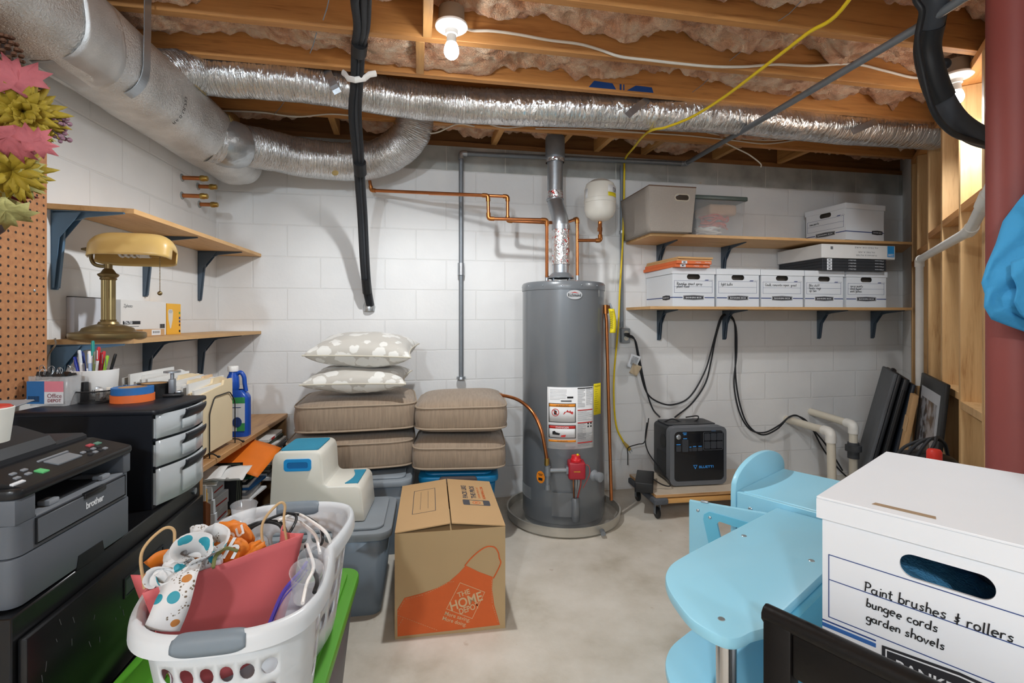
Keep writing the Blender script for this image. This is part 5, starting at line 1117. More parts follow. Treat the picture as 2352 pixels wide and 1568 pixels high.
mb = MB(); hx_ = [c0+ax_*(.03+.0022*k)+sd_*(.013*cos(k*.7))+Vector((0, 0, -.012+.013*sin(k*.7))) for k in range(36)]; mb.tube(hx_, .0048, 8); mb.tube([c0+ax_*.108+Vector((0, 0, -.012)), c0+ax_*.14+Vector((0, 0, -.012))], .016, 14); mb.build('bulb', M_WHITE, root)
MB().tube([c0+ax_*.14+Vector((0, 0, -.012)), c0+ax_*.20+Vector((0, 0, -.012))], .012, 12).build('socket', M_BRASS, root)
ch = c0+ax_*.178+Vector((0, -.01, -.014)); mb = MB()
for k in range(26): mb.sphere(ch+Vector((0, 0, -.0056*k)), .0022, (1, 1, 1), 6, 4)
mb.sphere(ch+Vector((0, 0, -.15)), .0085, (1, 1, 1), 14, 8); mb.build('pull_chain', M_ABR, root)
cable('lamp_cord', 'brown lamp cord dropping from the shelf edge beside the pegboard', 'cord', [b0+Vector((-.116, -.0, .008)), b0+Vector((-.16, -.04, .004)), P(128, 790, 1.72), P(112, 815, 1.70), P(104, 850, 1.69), P(88, 900, 1.64)], .0028, mat('brown_cord', '6b5c4a', .5))
# boxes on the lower shelf
def sbox(name, label, px0, px1, n0, n1, h, m, cat='box', z=ZL):
    Ya, Yb = Yof(px0, n1), Yof(px1, n1); root = thing(name, label, cat, lw(Ya, n1, z), RL); L_ = (Yb-Ya)*1.00875
    MB().box(0, L_, 0, n1-n0, 0, h, .001, 1).build('carton', m, root, smooth=False); return root, L_
M_PALEBOX = mat('pale_grey_carton', 'c9ccd4', .55, 0, .04); M_YBOX = mat('yellow_carton', 'eeb230', .5, 0, .05); M_KRAFT = mat('kraft_cardboard', 'c29a6c', .7, 0, .07, 10)
r_, L_ = sbox('carton_box', 'pale grey carton leaning behind the brass lamp column', 169, 262, .001, .028, .158, M_PALEBOX)
MB().box(0, L_, .0, .027, .158, .161).build('lid_edge', mat('dark_edge', '3d3a38', .6), r_, smooth=False)
r_, L_ = sbox('toner_box', 'white toner carton right of the lamp, marked with a black bar', 273, 378, .003, .10, .155, mat('white_carton', 'dedddb', .45, 0, .04))
MB().box(.012, .13, -.0008, 0, .052, .066).build('black_bar', M_DARKP, r_, smooth=False); lettering(r_, 'TN-730', M_CARD, on_y(.045, -.0014, .059), width=.055, bold=.03)
lettering(r_, 'Zphoto', M_GREYINK, on_y(.045, -.0008, .128), width=.06, shear=.2); MB().box(.012, .12, -.0008, 0, .042, .0445).build('small_print', M_GREYINK, r_, smooth=False)
for k in range(9): MB().box(.28+k*.0045, .2825+k*.0045, -.0008, 0, .032, .052).build('barcode_bar', M_INK, r_, smooth=False) if k < 9 else None
r_, L_ = sbox('bulb_carton', 'yellow light bulb carton standing right of the white toner carton', 380, 412, .002, .10, .150, M_YBOX)
MB().prism([(.012, .07), (.026, .03), (.034, .03), (.048, .07), (.052, .11), (.044, .122), (.016, .122), (.008, .11)], -.0008, 0).build('bulb_picture', mat('bulb_print', 'd9d6cf', .5), r_, smooth=False)
MB().prism(ell(.03, .112, .017, .008), -.0016, -.0008).build('lens_picture', mat('lens_print', 'b7b9bd', .4), r_, smooth=False)
for z_, m_ in ((.10, mat('print_green', '6a9a4f', .6)), (.075, M_NAVY), (.058, M_NAVY), (.04, mat('print_brown', '7a4a22', .6)), (.01, M_DARKP)): MB().box(L_-.018, L_-.006, -.0008, 0, z_, z_+.011).build('print_square', m_, r_, smooth=False)
r_, L_ = sbox('parcel_box', 'small brown parcel box with a white barcode sticker before the toner carton', 322, 372, .105, .155, .030, M_KRAFT)
MB().box(L_*.38, L_*.8, -.0008, 0, .004, .028).build('sticker', M_CARD, r_, smooth=False)
for k in range(8): MB().box(L_*.43+k*L_*.042, L_*.43+k*L_*.042+.0022, -.0014, -.0008, .012, .022).build('barcode_bar', M_INK, r_, smooth=False)
# ================================================================== lateral file cabinet
M_CAB = mat('cabinet_black', '121315', .28, 0, .2, 8, .02, 30, spec=.5)
c0_, c1_ = PZ(31.5, 1421, .66), PZ(461, 1101.7, .66); TH = atan2(c1_.y-c0_.y, c1_.x-c0_.x); LC = (c1_-c0_).length
cab = thing('file_cabinet', 'black lateral file cabinet under the printer, with scuffed drawer fronts', 'cabinet', (c0_.x, c0_.y, 0), TH)
MB().box(0, LC, .004, .44, 0, .66, .003, 1).build('body', M_CAB, cab)
for z0, z1 in ((.332, .612), (.03, .322)):
    d = MB().box(.012, LC-.012, -.014, .003, z0, z1, .004, 2).build('drawer', M_CAB, cab)
    hx0, hx1 = LC*.40, LC*.64; zc = z1-.075
    MB().prism([(hx0, zc-.026), (hx1, zc-.026), (hx1, zc+.026), (hx0, zc+.026)], -.0175, -.0142, holes=[[(hx0+.005, zc-.021), (hx1-.005, zc-.021), (hx1-.005, zc+.021), (hx0+.005, zc+.021)]]).build('handle_frame', mat('handle_trim', '24262a', .3, .3), d, smooth=False)
    MB().box(hx0+.006, hx1-.006, -.0155, -.0145, zc-.02, zc+.02).build('handle_recess', mat('handle_grey', '4a4d52', .35, .3), d, smooth=False)
MB().lathe([(0, 0), (.011, 0), (.011, .006), (0, .006)], 18, M=Matrix.Translation((LC-.045, .004, .636)) @ Matrix.Rotation(pi/2, 4, 'X')).build('lock', M_GALV, cab)
mb = MB(); rnd = random.Random(8)
for k in range(15):
    x, z = rnd.uniform(.03, .35), rnd.uniform(.36, .60); a = rnd.uniform(1.1, 2.0); l_ = rnd.uniform(.003, .010); mb.box(-l_, l_, -.0002, .0002, -.0008, .0008, M=Matrix.Translation((x, -.0145, z)) @ Matrix.Rotation(a, 4, 'Y'))
o = mb.build('paint_scuffs', mat('scuff_grey', '55585b', .7), cab, smooth=False); o['kind'] = 'stuff'
# printer
pr0, pr1 = PZ(35, 1407, .66), PZ(303, 1222, .66); TP = atan2(pr1.y-pr0.y, pr1.x-pr0.x); LP = (pr1-pr0).length
M_PR = mat('printer_grey', '5a6068', .42, 0, .05, 8); M_PRD = mat('printer_charcoal', '2c2e32', .5, 0, .1, 10); M_PRK = mat('printer_black', '17181b', .3); M_PRL = mat('printer_pale', '8d9299', .45)
pr = thing('printer', 'grey and black laser printer with a document feeder on the black cabinet', 'printer', (pr0.x, pr0.y, .6605), TP)
DP = .36
def pfoot(x0, y0, x1, y1, r): return rrect(x0, y0, x1, y1, r, 6)
MB().prism(pfoot(0, 0, LP, DP, .022), .004, .100, 'z', bev=.003).build('paper_tray', M_PR, pr)
MB().prism(pfoot(.002, .002, LP-.002, DP-.002, .022), .103, .166, 'z', bev=0).build('body', M_PR, pr)
for x0, x1 in ((0, .055), (LP-.034, LP)): MB().box(x0+.002, x1-.002, .002, DP-.01, .1658, .216, .003).build('side_cheek', M_PR, pr)
MB().box(.05, LP-.03, .10, DP-.01, .166, .216).build('slot_back', M_PRK, pr, smooth=False)
MB().prism([(.055, .003), (LP-.034, .003), (LP-.034, .11), (.055, .11)], .1662, .170, 'z').build('output_tray', M_PRL, pr, smooth=False)
MB().prism([(.11, .02), (LP-.09, .02), (LP-.09, .105), (.11, .105)], .170, .173, 'z').build('output_well', M_PRD, pr, smooth=False)
for x in (.10, LP-.10): MB().box(x, x+.03, .01, .035, .170, .182, .003).build('paper_guide', M_PRL, pr)
MB().prism(pfoot(.0, -.004, LP+.008, DP, .022), .216, .236, 'z', bev=.006).build('top_bezel', M_PRK, pr)
MB().prism([(.05, .110), (LP-.030, .110), (LP-.030, .164), (.05, .164)], -.0022, .002, holes=[[(.0515, .1115), (LP-.0315, .1115), (LP-.0315, .1625), (.0515, .1625)]]).build('cover_seam', M_PRK, pr, smooth=False)
MB().box(.052, LP-.032, -.0024, .004, .112, .162, .002, 1).build('front_cover', M_PR, pr)
MB().box(LP*.50, LP*.70, -.006, .012, .153, .167, .003).build('cover_latch', M_PRK, pr)
lettering(pr, 'brother', M_CARD, on_y(LP*.60, -.0030, .136), width=.062, bold=.035, spacing=.92)
MB().prism([(LP*.44, -.001), (LP*.70, -.001), (LP*.68, .030), (LP*.46, .030)], -.0012, .004).build('tray_grip', M_PRK, pr, smooth=False)
MB().box(-.0022, .003, .06, .11, .13, .155).build('side_button', M_PRL, pr)
mb = MB()
for k in range(9): mb.box(-.002, .003, .10, .16, .045+k*.006, .048+k*.006)
mb.build('side_vents', M_PRK, pr, smooth=False)
# sloped control panel and feeder
MB().prism([(.004, .2362), (.105, .2362), (.105, .258), (.09, .258)], .02, LP-.004, 'x').build('control_panel', M_PRK, pr, smooth=False)
def onp(x, y, dz=0.): k = (y-.004)/.086; return Vector((x, y, .2364+.0216*k+dz))
def key(x, y, w_, d_, m, nm='button', dz=.0025):
    mb = MB(); q = [onp(x, y, dz), onp(x+w_, y, dz), onp(x+w_, y+d_, dz), onp(x, y+d_, dz)]; lo = [p-Vector((0, 0, .004)) for p in q]
    V = [mb.bm.verts.new(p) for p in q+lo]
    for f in ((0, 1, 2, 3), (4, 7, 6, 5), (0, 4, 5, 1), (1, 5, 6, 2), (2, 6, 7, 3), (3, 7, 4, 0)): mb.bm.faces.new([V[i] for i in f])
    return mb.build(nm, m, pr, smooth=False)
key(.155, .030, .075, .03, mat('lcd_grey', '7f858c', .2), 'display'); key(.10, .022, .018, .018, mat('key_green', '63c07a', .5), 'start_button'); key(.295, .055, .018, .010, mat('key_red', 'b24a52', .5), 'stop_button'); key(.318, .052, .018, .010, mat('key_dim_green', '5f8a78', .5))
for k in range(4):
    for j in range(2): key(.245+k*.018, .022+j*.016, .011, .007, M_PRL if (k+j) % 2 else M_PRD)
for k in range(4): key(.05+k*.014, .035+(k % 2)*.018, .012, .007, M_PRL)
key(.02, .018, .03, .007, M_CARD, 'printed_symbol'); key(.15, .066, .09, .004, M_PRL, 'printed_line')
MB().prism([(.105, .24), (.352, .24), (.352, .300), (.30, .315), (.19, .315), (.12, .290), (.105, .270)], -.005, LP*.70, 'x').build('document_feeder', M_PRD, pr, smooth=False)
MB().prism([(.105, .24), (.352, .24), (.352, .272), (.115, .272), (.105, .266)], LP*.70, LP-.006, 'x').build('scanner_lid', M_PRD, pr, smooth=False)
MB().prism(rrect(.18, .12, LP*.68, .16, .01), .283, .289, 'z').build('feeder_lip', M_PRK, pr)
mb = MB(); o = mb.box(-.01, .26, .20, .38, 0, .004, .002, 1, M=Matrix.Translation((.07, 0, .332)) @ Matrix.Rotation(radians(-7), 4, 'Y')).build('feeder_tray', M_PRL, pr)
# tape carton on the feeder
tp = P(3, 1018, 1.10); ft = Matrix.Translation(pr.location) @ Matrix.Rotation(TP, 4, 'Z')
q = PZ(-30, 1016, .6605+.3155)
root = thing('tape_tub', 'white tub with a red top beside the printer feeder, cut by the left edge', 'tub', q)
MB().lathe([(0, 0), (.034, 0), (.042, .07), (.04, .072), (.033, .01), (0, .006)], 28).build('tub', mat('tub_white', 'd9dbd5', .5), root)
MB().lathe([(0, .078), (.036, .075), (.040, .068)], 24).build('red_contents', mat('tub_red', 'c23a2c', .6), root)
lettering(root, 'Scotch', M_YEL, lambda x, y: Vector((.0405*sin(.35+x/.04), -.0405*cos(.35+x/.04), .03+y+x*.25)), width=.055, bold=.03)
# three drawer desktop unit
du0 = PZ(365, 1170, .66); TD = radians(96)
du = thing('drawer_unit', 'black desktop organiser with three clear drawers on the cabinet', 'drawer unit', (du0.x, du0.y, .6603), TD)
WD, DD, HD = .285, .40, .300
M_DU = mat('organiser_navy_black', '161a22', .42, 0, .12, 10); M_CLR = clear_mat('clear_drawer_plastic', 'e2e9ee', .55, .22)
MB().box(.0, WD, .02, DD, 0, .008).box(0, .006, .02, DD, .008, HD-.01).box(WD-.006, WD, .02, DD, .008, HD-.01).box(.006, WD-.006, DD-.006, DD, .008, HD-.01).build('shell', M_DU, du, smooth=False)
MB().prism(rrect(-.008, .0, WD+.008, DD+.006, .016), HD-.016, HD, 'z', bev=.005).build('top', M_DU, du)
zs_ = [(.010, .118), (.126, .203), (.211, .282)]
for z0, z1 in zs_[1:]: MB().box(.006, WD-.006, .012, DD-.01, z0-.008, z0-.001).build('divider', M_DU, du, smooth=False)
for z0, z1 in zs_:
    mb = MB(); mb.grid(lambda u, v: Vector((.006+(WD-.012)*u, .012-.022*sin(pi*u), z0+(z1-z0)*v)), 16, 2); d = mb.build('drawer', M_CLR, du, solid=.003)
    mb = MB(); mb.box(.01, .012, .016, DD-.03, z0+.001, z1-.012).box(WD-.012, WD-.01, .016, DD-.03, z0+.001, z1-.012).box(.01, WD-.01, .016, DD-.03, z0, z0+.002); mb.build('drawer_tub', M_CLR, d, smooth=False)
    mb = MB(); mb.grid(lambda u, v: Vector((WD*.36+WD*.54*u, .012-.022*sin(pi*(.36+.54*u))-.004-.012*sin(v*pi*.6), z1-.030+.032*v)), 10, 6); mb.build('drawer_pull', M_DU, d, solid=.003)
    mb = MB(); mb.grid(lambda u, v: Vector((WD*.36+WD*.30*u, .010-.022*sin(pi*(.36+.30*u))-.003, z0+.012+(z1-z0-.04)*v)), 8, 2); mb.build('moulded_panel', M_CLR, d, solid=.002)
# things on top of it
fd = Matrix.Translation(du.location) @ Matrix.Rotation(TD, 4, 'Z'); ZD = .6603+HD+.0004
def top_at(px, py): return PZ(px, py, ZD)
def top_c(px, Y): return Vector(((px-CX)/F*Y, Y, ZD))
t = top_c(127, 1.575); root = thing('clip_tub', 'clear tub of binder clips with a blue and pink label', 'tub', t)
hw_, hd_ = .060, .034
tapered(-hw_, -hd_, hw_, hd_, .004, 0, .092, .012).build('tub', clear_mat('clear_tub_plastic', 'dfe3e6', .3), root, solid=.0015)
MB().box(-hw_+.003, -.002, -hd_-.001, -hd_-.0004, .008, .078).build('label_blue', mat('label_blue', '2e6fae', .5), root, smooth=False); MB().box(-.002, hw_-.003, -hd_-.001, -hd_-.0004, .008, .045).build('label_white', M_CARD, root, smooth=False); MB().box(-.002, hw_-.003, -hd_-.001, -hd_-.0004, .045, .078).build('label_pink', mat('label_pink', 'e08a9a', .5), root, smooth=False)
lettering(root, 'Office', mat('label_maroon', '7a2230', .6), on_y(.030, -hd_-.0016, .033), width=.045); lettering(root, 'DEPOT', mat('label_maroon', '7a2230', .6), on_y(.030, -hd_-.0016, .018), width=.042, bold=.02)
for k in range(10): MB().box(-.052+k*.0036, -.0504+k*.0036, -hd_-.0016, -hd_-.001, .014, .032).build('barcode_bar', M_INK if k else M_INK, root, smooth=False)
rnd = random.Random(4); clip_src = None
for k in range(9):
    loc = t+Vector((rnd.uniform(-.042, .042), rnd.uniform(-.02, .02), .076+rnd.uniform(0, .018))); rz = rnd.uniform(0, 6.28)
    lab = 'small metal binder clip heaped in the clear tub'
    if clip_src is None:
        clip_src = thing('binder_clip', lab, 'binder clip', loc, rz, 'binder clips in the tub')
        MB().prism([(-.008, 0), (.008, 0), (.0015, .013), (-.0015, .013)], -.014, .014, 'y').build('clip_body', M_BLACK, clip_src, smooth=False)
        MB().tube(cr([(0, -.006, .012), (.004, -.007, .026), (.002, 0, .033), (.004, .007, .026), (0, .006, .012)], 4), .001, 6).build('wire_arm', M_GALV, clip_src)
    else: dup(clip_src, loc, rz, lab)
t = top_c(217, 1.70); root = thing('white_mug', 'white mug full of pens on the desktop organiser', 'mug', t)
MB().lathe([(0, 0), (.056, 0), (.062, .008), (.0675, .098), (.065, .099), (.059, .01), (0, .006)], 40).build('mug', mat('white_ceramic', 'eeeeec', .2), root)
lettering(root, 'HIM', M_GREYINK, lambda x, y: Vector((.0662*sin(.7+x/.064), -.0662*cos(.7+x/.064), .03+y)), width=.03)
pens = [('blue', '2544a0', 'white'), ('white', 'e4e4e6', 'blue'), ('teal', '1c8f86', 'teal'), ('navy', '1e2d62', 'silver'), ('red', 'bf2a33', 'red'), ('green', '8dbb3a', 'lime'), ('pale blue', 'a9bfe0', 'white'), ('maroon', '8c2434', 'red'), ('white', 'e9e9e9', 'red'), ('blue', '2f56b5', 'blue'), ('black', '1d1f25', 'black'), ('white', 'dfe3ea', 'clear'), ('olive', '77804f', 'grey'), ('royal blue', '2a3fae', 'blue')]
plab = ['blue pen leaning left, second from the mug rim left', 'white pen with a pink end, left of the mug', 'white pen with a teal cap, tallest in the mug', 'navy pen with a silver clip at front', 'bright red pen right of the mug centre', 'lime green highlighter right of centre', 'pale blue pen just left of centre', 'maroon red pen near the right', 'white pen standing tall at right', 'blue pen with a clip in the front middle', 'white pen with black tip, rightmost in the mug', 'clear white pen at the back left', 'olive pen behind the red ones', 'royal blue pen leaning furthest left']
for k, ((nm, c, _), lab) in enumerate(zip(pens, plab)):
    fx1 = [-.035, -.030, -.010, -.018, .018, .034, -.012, .026, .020, .006, .044, -.022, .014, -.046][k]; a = rnd.uniform(-.02, .02); h = [.145, .150, .185, .130, .145, .135, .150, .150, .165, .135, .140, .155, .150, .130][k]
    b_ = Vector((fx1*.7, a*.7-.008, .012)); tp_ = Vector((fx1*1.5, a-.004, h+.012)); d = (tp_-b_)
    root = thing('pen', lab, 'pen', t+b_, 0, 'pens in the white mug'); m_ = mat('pen_'+nm.replace(' ', '_'), c, .35)
    MB().tube([Vector((0, 0, 0)), d*.72], .0045, 10).build('barrel', m_ if nm != 'teal' else M_WHITE, root)
    MB().tube([d*.72, d*.97, d], [.0049, .0049, .0036], 10).build('pen_cap', m_ if nm in ('teal', 'navy', 'blue', 'royal blue') else mat('pen_end_'+_, {'white': 'e8e8e8', 'blue': '2a48a8', 'red': 'c9323a', 'lime': '9ccf3e', 'black': '1a1a1c', 'clear': 'ccd3d8', 'grey': '8c8f86'}.get(_, '888888'), .4), root)
    MB().box(-.001, .001, -.0065, -.0048, -.03, .0, M=Matrix.Translation(d*.93)).build('pen_clip', M_GALV if k % 2 else m_, root, smooth=False)
t = top_c(222, 1.635); root = thing('mesh_dish', 'round black wire mesh dish of paper clips', 'dish', t)
def mesh_mat():
    m, nt, b = newmat('black_wire_mesh'); tc = N(nt, 'ShaderNodeTexCoord'); w_ = []
    for s_ in (1, -1):
        mp = N(nt, 'ShaderNodeMapping'); mp.inputs['Rotation'].default_value = (0, 0, radians(45*s_)); nt.links.new(tc.outputs['UV'], mp.inputs[0]); mp.inputs['Scale'].default_value = (24, 24, 24)
        wv = N(nt, 'ShaderNodeTexWave'); wv.inputs['Scale'].default_value = 1.; nt.links.new(mp.outputs[0], wv.inputs[0]); g = N(nt, 'ShaderNodeMath', operation='GREATER_THAN'); g.inputs[1].default_value = .62; nt.links.new(wv.outputs['Fac'], g.inputs[0]); w_.append(g)
    mx = N(nt, 'ShaderNodeMath', operation='MAXIMUM'); nt.links.new(w_[0].outputs[0], mx.inputs[0]); nt.links.new(w_[1].outputs[0], mx.inputs[1]); nt.links.new(mx.outputs[0], b.inputs['Alpha']); b.inputs['Base Color'].default_value = (.012, .012, .013, 1); b.inputs['Roughness'].default_value = .4; return m
mb = MB(); mb.grid(lambda u, v: Vector(((.050+.006*v)*cos(2*pi*u), (.050+.006*v)*sin(2*pi*u), .002+.036*v)), 40, 3, wrap=True, uvs=True); mb.build('mesh_wall', mesh_mat(), root)
MB().tube([Vector((.0565*cos(2*pi*k/40), .0565*sin(2*pi*k/40), .038)) for k in range(40)], .0024, 8, closed=True).build('rim', M_BLACK, root); MB().lathe([(0, 0), (.05, 0), (.05, .003), (0, .003)], 32).build('base', M_BLACK, root)
for k, (lab, m_) in enumerate((('black marker cap standing in the mesh dish', M_BLACK), ('silver sharpener lying in the mesh dish', M_GALV), ('white eraser lying in the mesh dish', M_WHITE), ('pale clip lying at the right of the mesh dish', M_WHITECAB))):
    q = t+Vector(((-.03, -.005, .018, .034)[k], (-.01, .01, -.012, .012)[k], .0035)); o = MB().box(-.006, .006, -.009, .009, 0, (.062, .044, .04, .042)[k], .002).build(('marker_cap', 'sharpener', 'eraser', 'clip')[k], m_, loc=q, rz=k*.7); tag(o, lab, ('cap', 'sharpener', 'eraser', 'clip')[k])
def tape(lab, px, py, dy, R, r_in, h, m, z, nm='tape_roll'):
    q = top_c(px, dy)+Vector((0, 0, z)); root = thing(nm, lab, 'tape', q, 0, 'tape rolls on the organiser')
    MB().lathe([(r_in+.002, 0), (R, 0), (R, h), (r_in+.002, h), (r_in+.002, 0)], 44).build('tape', m, root); MB().lathe([(r_in, .0005), (r_in+.002, .0005), (r_in+.002, h-.0005), (r_in, h-.0005), (r_in, .0005)], 44).build('core', M_KRAFT, root); return q
MO = mat('tape_orange', 'e8743a', .5); MBL = mat('tape_blue', '2c6fb4', .5, 0, .15, 60)
tape('orange tape roll under the blue tape roll', 305, 922, 1.645, .0605, .038, .024, MO, 0); tape('blue masking tape roll on the orange roll', 305, 922, 1.648, .058, .038, .022, MBL, .0245)
tape('black tape roll behind the blue tape', 354, 906, 1.735, .048, .036, .048, M_BLACK, 0)
q = top_c(398, 1.74); root = thing('hole_punch', 'small chrome and black desk stamp at the organiser corner', 'stamp', q, .3)
MB().box(-.03, .03, -.018, .018, 0, .012, .004).build('base', M_BLACK, root); MB().box(-.012, .006, -.012, .012, .012, .062, .003).build('frame', M_GALVD, root); MB().lathe([(0, 0), (.006, 0), (.006, .02), (.026, .022), (.026, .028), (.0, .031)], 24, c=(-.003, 0, .062)).build('handle_cap', M_GALV, root)
MB().box(.008, .026, -.01, .01, .012, .02, .003).build('stamp_plate', M_GALV, root)
# ================================================================== low bookcase
b0_ = Vector((-1.251, 1.99, 0)); b1_ = Vector((-1.427, 3.150, 0)); TB = atan2(b1_.y-b0_.y, b1_.x-b0_.x); LB_ = (b1_-b0_).length-.01; DB = .36; HB = .638
bc = thing('bookcase', 'low oak bookcase full of papers along the left wall', 'bookcase', b0_, TB)
M_OAK = wood('oak_veneer', 'b98d5e', '936742', (1.0, 9, 9), .45, 3); M_OAKV = wood('oak_veneer_side', 'b98d5e', '936742', (9, 9, 1.), .45, 3)
MB().box(-.004, LB_, -.006, DB, HB-.026, HB, .003, 1).build('top', M_OAK, bc)
for x0 in (0, LB_*.52, LB_-.022): MB().box(x0, x0+.022, 0, DB-.005, 0, HB-.0265, .001, 1).build('side_panel' if x0 in (0, LB_-.022) else 'divider', M_OAKV, bc, smooth=False)
for z_ in (.05, .335): MB().box(.0222, LB_*.52-.0002, .006, DB-.02, z_, z_+.02).build('shelf', M_OAK, bc, smooth=False); MB().box(LB_*.52+.0222, LB_-.0222, .006, DB-.02, z_, z_+.02).build('shelf', M_OAK, bc, smooth=False)
MB().box(.0222, LB_-.0222, DB-.018, DB-.006, .02, HB-.027).build('back_panel', M_OAK, bc, smooth=False)
fb = Matrix.Translation(bc.location) @ Matrix.Rotation(TB, 4, 'Z'); ibc = fb.inverted()
M_PAPER = mat('paper_white', 'e4e4e2', .7, 0, .04); M_MANILA = mat('manila', 'e6d3b0', .6, 0, .05, 6); M_ACC = mat('accordion_brown', '7b4a2c', .6); M_OLIVE = mat('hanging_file_olive', '43483a', .7)
def bthing(name, lab, cat, x, y, z, group=None, rz=0.): return thing(name, lab, cat, fb @ Vector((x, y, z)), TB+rz, group)
S1 = .3552
# section 1, middle shelf
r_ = bthing('accordion_file', 'brown accordion file leaning at the near end of the bookcase shelf', 'file', .028, -.01, S1)
for k in range(5): MB().box(k*.009, k*.009+.004, 0, .24, 0, .135-.006*k, .001, 1).build('pocket', M_ACC, r_, smooth=False)
for k, m_ in enumerate((M_PAPER, mat('envelope_yellow', 'e0a83a', .6), M_MANILA)): MB().box(.0045+k*.009, .0085+k*.009, .004, .22, .02, .20-.02*k).build('paper_sheaf', m_, r_, smooth=False)
for k in range(3):
    r_ = bthing('white_carton', 'white paper carton with red stripe, '+['bottom', 'middle', 'top'][k]+' of the stack inside the bookcase', 'box', .10, -.015+.006*k, S1+.058*k, 'white cartons in the bookcase', radians((2, -2, 3)[k]))
    MB().box(0, .14, 0, .24, 0, .057, .002, 1).build('carton', M_CARD, r_, smooth=False); MB().box(.02, .12, -.0008, 0, .020, .026).build('red_stripe', M_RED, r_, smooth=False)
r_ = bthing('paper_bundle', 'crumpled bundle of white papers on top of the white cartons', 'papers', .10, -.02, S1+.176)
for k in range(5):
    mb = MB(); mb.grid(lambda u, v: Vector((.15*u, .20*v-.03*k*(k % 2), .008*k+.014*sin(u*5+k)+.010*noise.noise(Vector((u*3, v*3, k*3.))))), 8, 8); mb.build('sheet', M_PAPER, r_, solid=.001)
r_ = bthing('hanging_file', 'black hanging file bulging with papers in the bookcase', 'file', .30, -.02, S1)
for k in range(7): MB().box(k*.011, k*.011+.003, 0, .27, 0, .20-.004*(k % 3), .001, 1, M=Matrix.Rotation(radians(6), 4, 'Y')).build('folder_leaf', M_OLIVE if k % 2 else M_BLACK, r_, smooth=False)
r_ = bthing('orange_folder', 'orange paper folder sticking out at a slant from the bookcase', 'folder', .36, -.105, S1+.135, None, radians(-8))
mb = MB(); mb.grid(lambda u, v: Vector((.25*u-.02, .26*v, .05+.075*u-.055*(1-v)+.012*sin(v*3))), 8, 8); mb.build('folder', mat('folder_orange', 'ef7d1e', .6), r_, solid=.0015)
for k in range(9):
    r_ = bthing('paper_stack', 'stack of loose papers and booklets on the bookcase shelf, layer '+['one, white at the bottom', 'two, white', 'three, grey', 'four, white', 'five, blue folder', 'six, white', 'seven, black binder', 'eight, white', 'nine, green booklet on top'][k], 'papers', .40, -.05+.008*(k*5 % 4), S1+.0131*k, 'papers stacked in the bookcase', radians((k*7 % 9)-4))
    MB().box(0, .19, 0, .27, 0, .0128, .002, 1).build('sheets', [M_PAPER, M_PAPER, M_PRL, M_PAPER, MBL, M_PAPER, M_BLACK, M_PAPER, mat('booklet_green', '1f7a5c', .5)][k], r_, smooth=False)
# section 2
for k in range(11):
    r_ = bthing('magazine', 'magazine piled in the bookcase far end, '+['lowest', 'second', 'third', 'fourth', 'fifth', 'sixth, red edged', 'seventh', 'eighth, grey', 'ninth', 'tenth, olive', 'topmost, white with red print'][k], 'magazine', .70+.012*(k % 3), -.06+.012*(k*3 % 4), S1+.0205*k, 'magazines in the bookcase', radians((k*5 % 11)-5))
    MB().box(0, .25, 0, .27, 0, .020, .003, 1).build('pages', [M_PAPER, M_PRL, M_PAPER, M_OLIVE, M_PAPER, M_PAPER, M_CARD, M_PRL, M_PAPER, M_OLIVE, M_PAPER][k], r_, smooth=False)
    if k in (5, 10): MB().box(.04, .10, -.0008, 0, .004, .016).build('red_print', M_RED, r_, smooth=False)
# folder rack on top of the bookcase
hz = HB+.0005
r_ = bthing('file_sorter', 'wire file sorter packed with manila folders on the bookcase top', 'file sorter', .07, .02, hz)
for y_ in (.0, .045, .09, .135, .18, .225, .27):
    q = [(0.06, y_, .0), (.06, y_, .19), (.11, y_, .255), (.27, y_, .255), (.33, y_, .20), (.33, y_, .0)]
    MB().tube(fillet(q, .02), .0026, 8).build('wire_divider', M_BLACK, r_)
for x_ in (.06, .33): MB().tube([(x_, -.035, .006), (x_, -.015, .018), (x_, .0, .02), (x_, .27, .02), (x_, .285, .012)], .003, 8).build('wire_base', M_BLACK, r_); MB().sphere((x_, -.036, .006), .0055, (1, 1.4, 1)).build('rubber_foot', M_BLACK, r_)
cols = [M_MANILA, M_MANILA, M_PAPER, M_MANILA, mat('folder_peach', 'e5c39a', .6), M_PAPER, M_MANILA, M_MANILA, M_PAPER, M_PAPER, M_MANILA, M_PAPER, M_PRL]
for k, m_ in enumerate(cols):
    y_ = .006+.0215*k; lab = ['front manila folder with a plain face', 'second manila folder from the front', 'white sheaf third from the front', 'manila folder fourth from the front', 'peach folder fifth from the front', 'white sheaf sixth from the front', 'manila folder seventh from the front', 'manila folder eighth from the front', 'white sheaf ninth from the front', 'white sheaf tenth from the front', 'manila folder third from the back', 'white sheaf next to the back one', 'grey sheaf at the back by the wall'][k]
    q = bthing('file_folder', lab+' in the wire sorter', 'folder', .025, .02+y_, hz+.0215, 'folders in the wire sorter'); hgt = .285+.004*k+.014*sin(k*2.3); fan = radians(1.2*(k-6)*.4)
    pts = [(0, 0), (.36, 0), (.36, hgt-.01), (.355-.06*(k % 4), hgt+.008), (.27-.06*(k % 4), hgt+.008), (.26-.06*(k % 4), hgt-.012), (0, hgt-.03)]
    MB().prism(pts, 0, .010, 'y').build('folder', m_, q, smooth=False)
    mb = MB(); mb.box(.008, .345, .011, .019, .004, hgt-.004+.012*(k % 3)); mb.build('loose_sheets', M_PAPER, q, smooth=False)
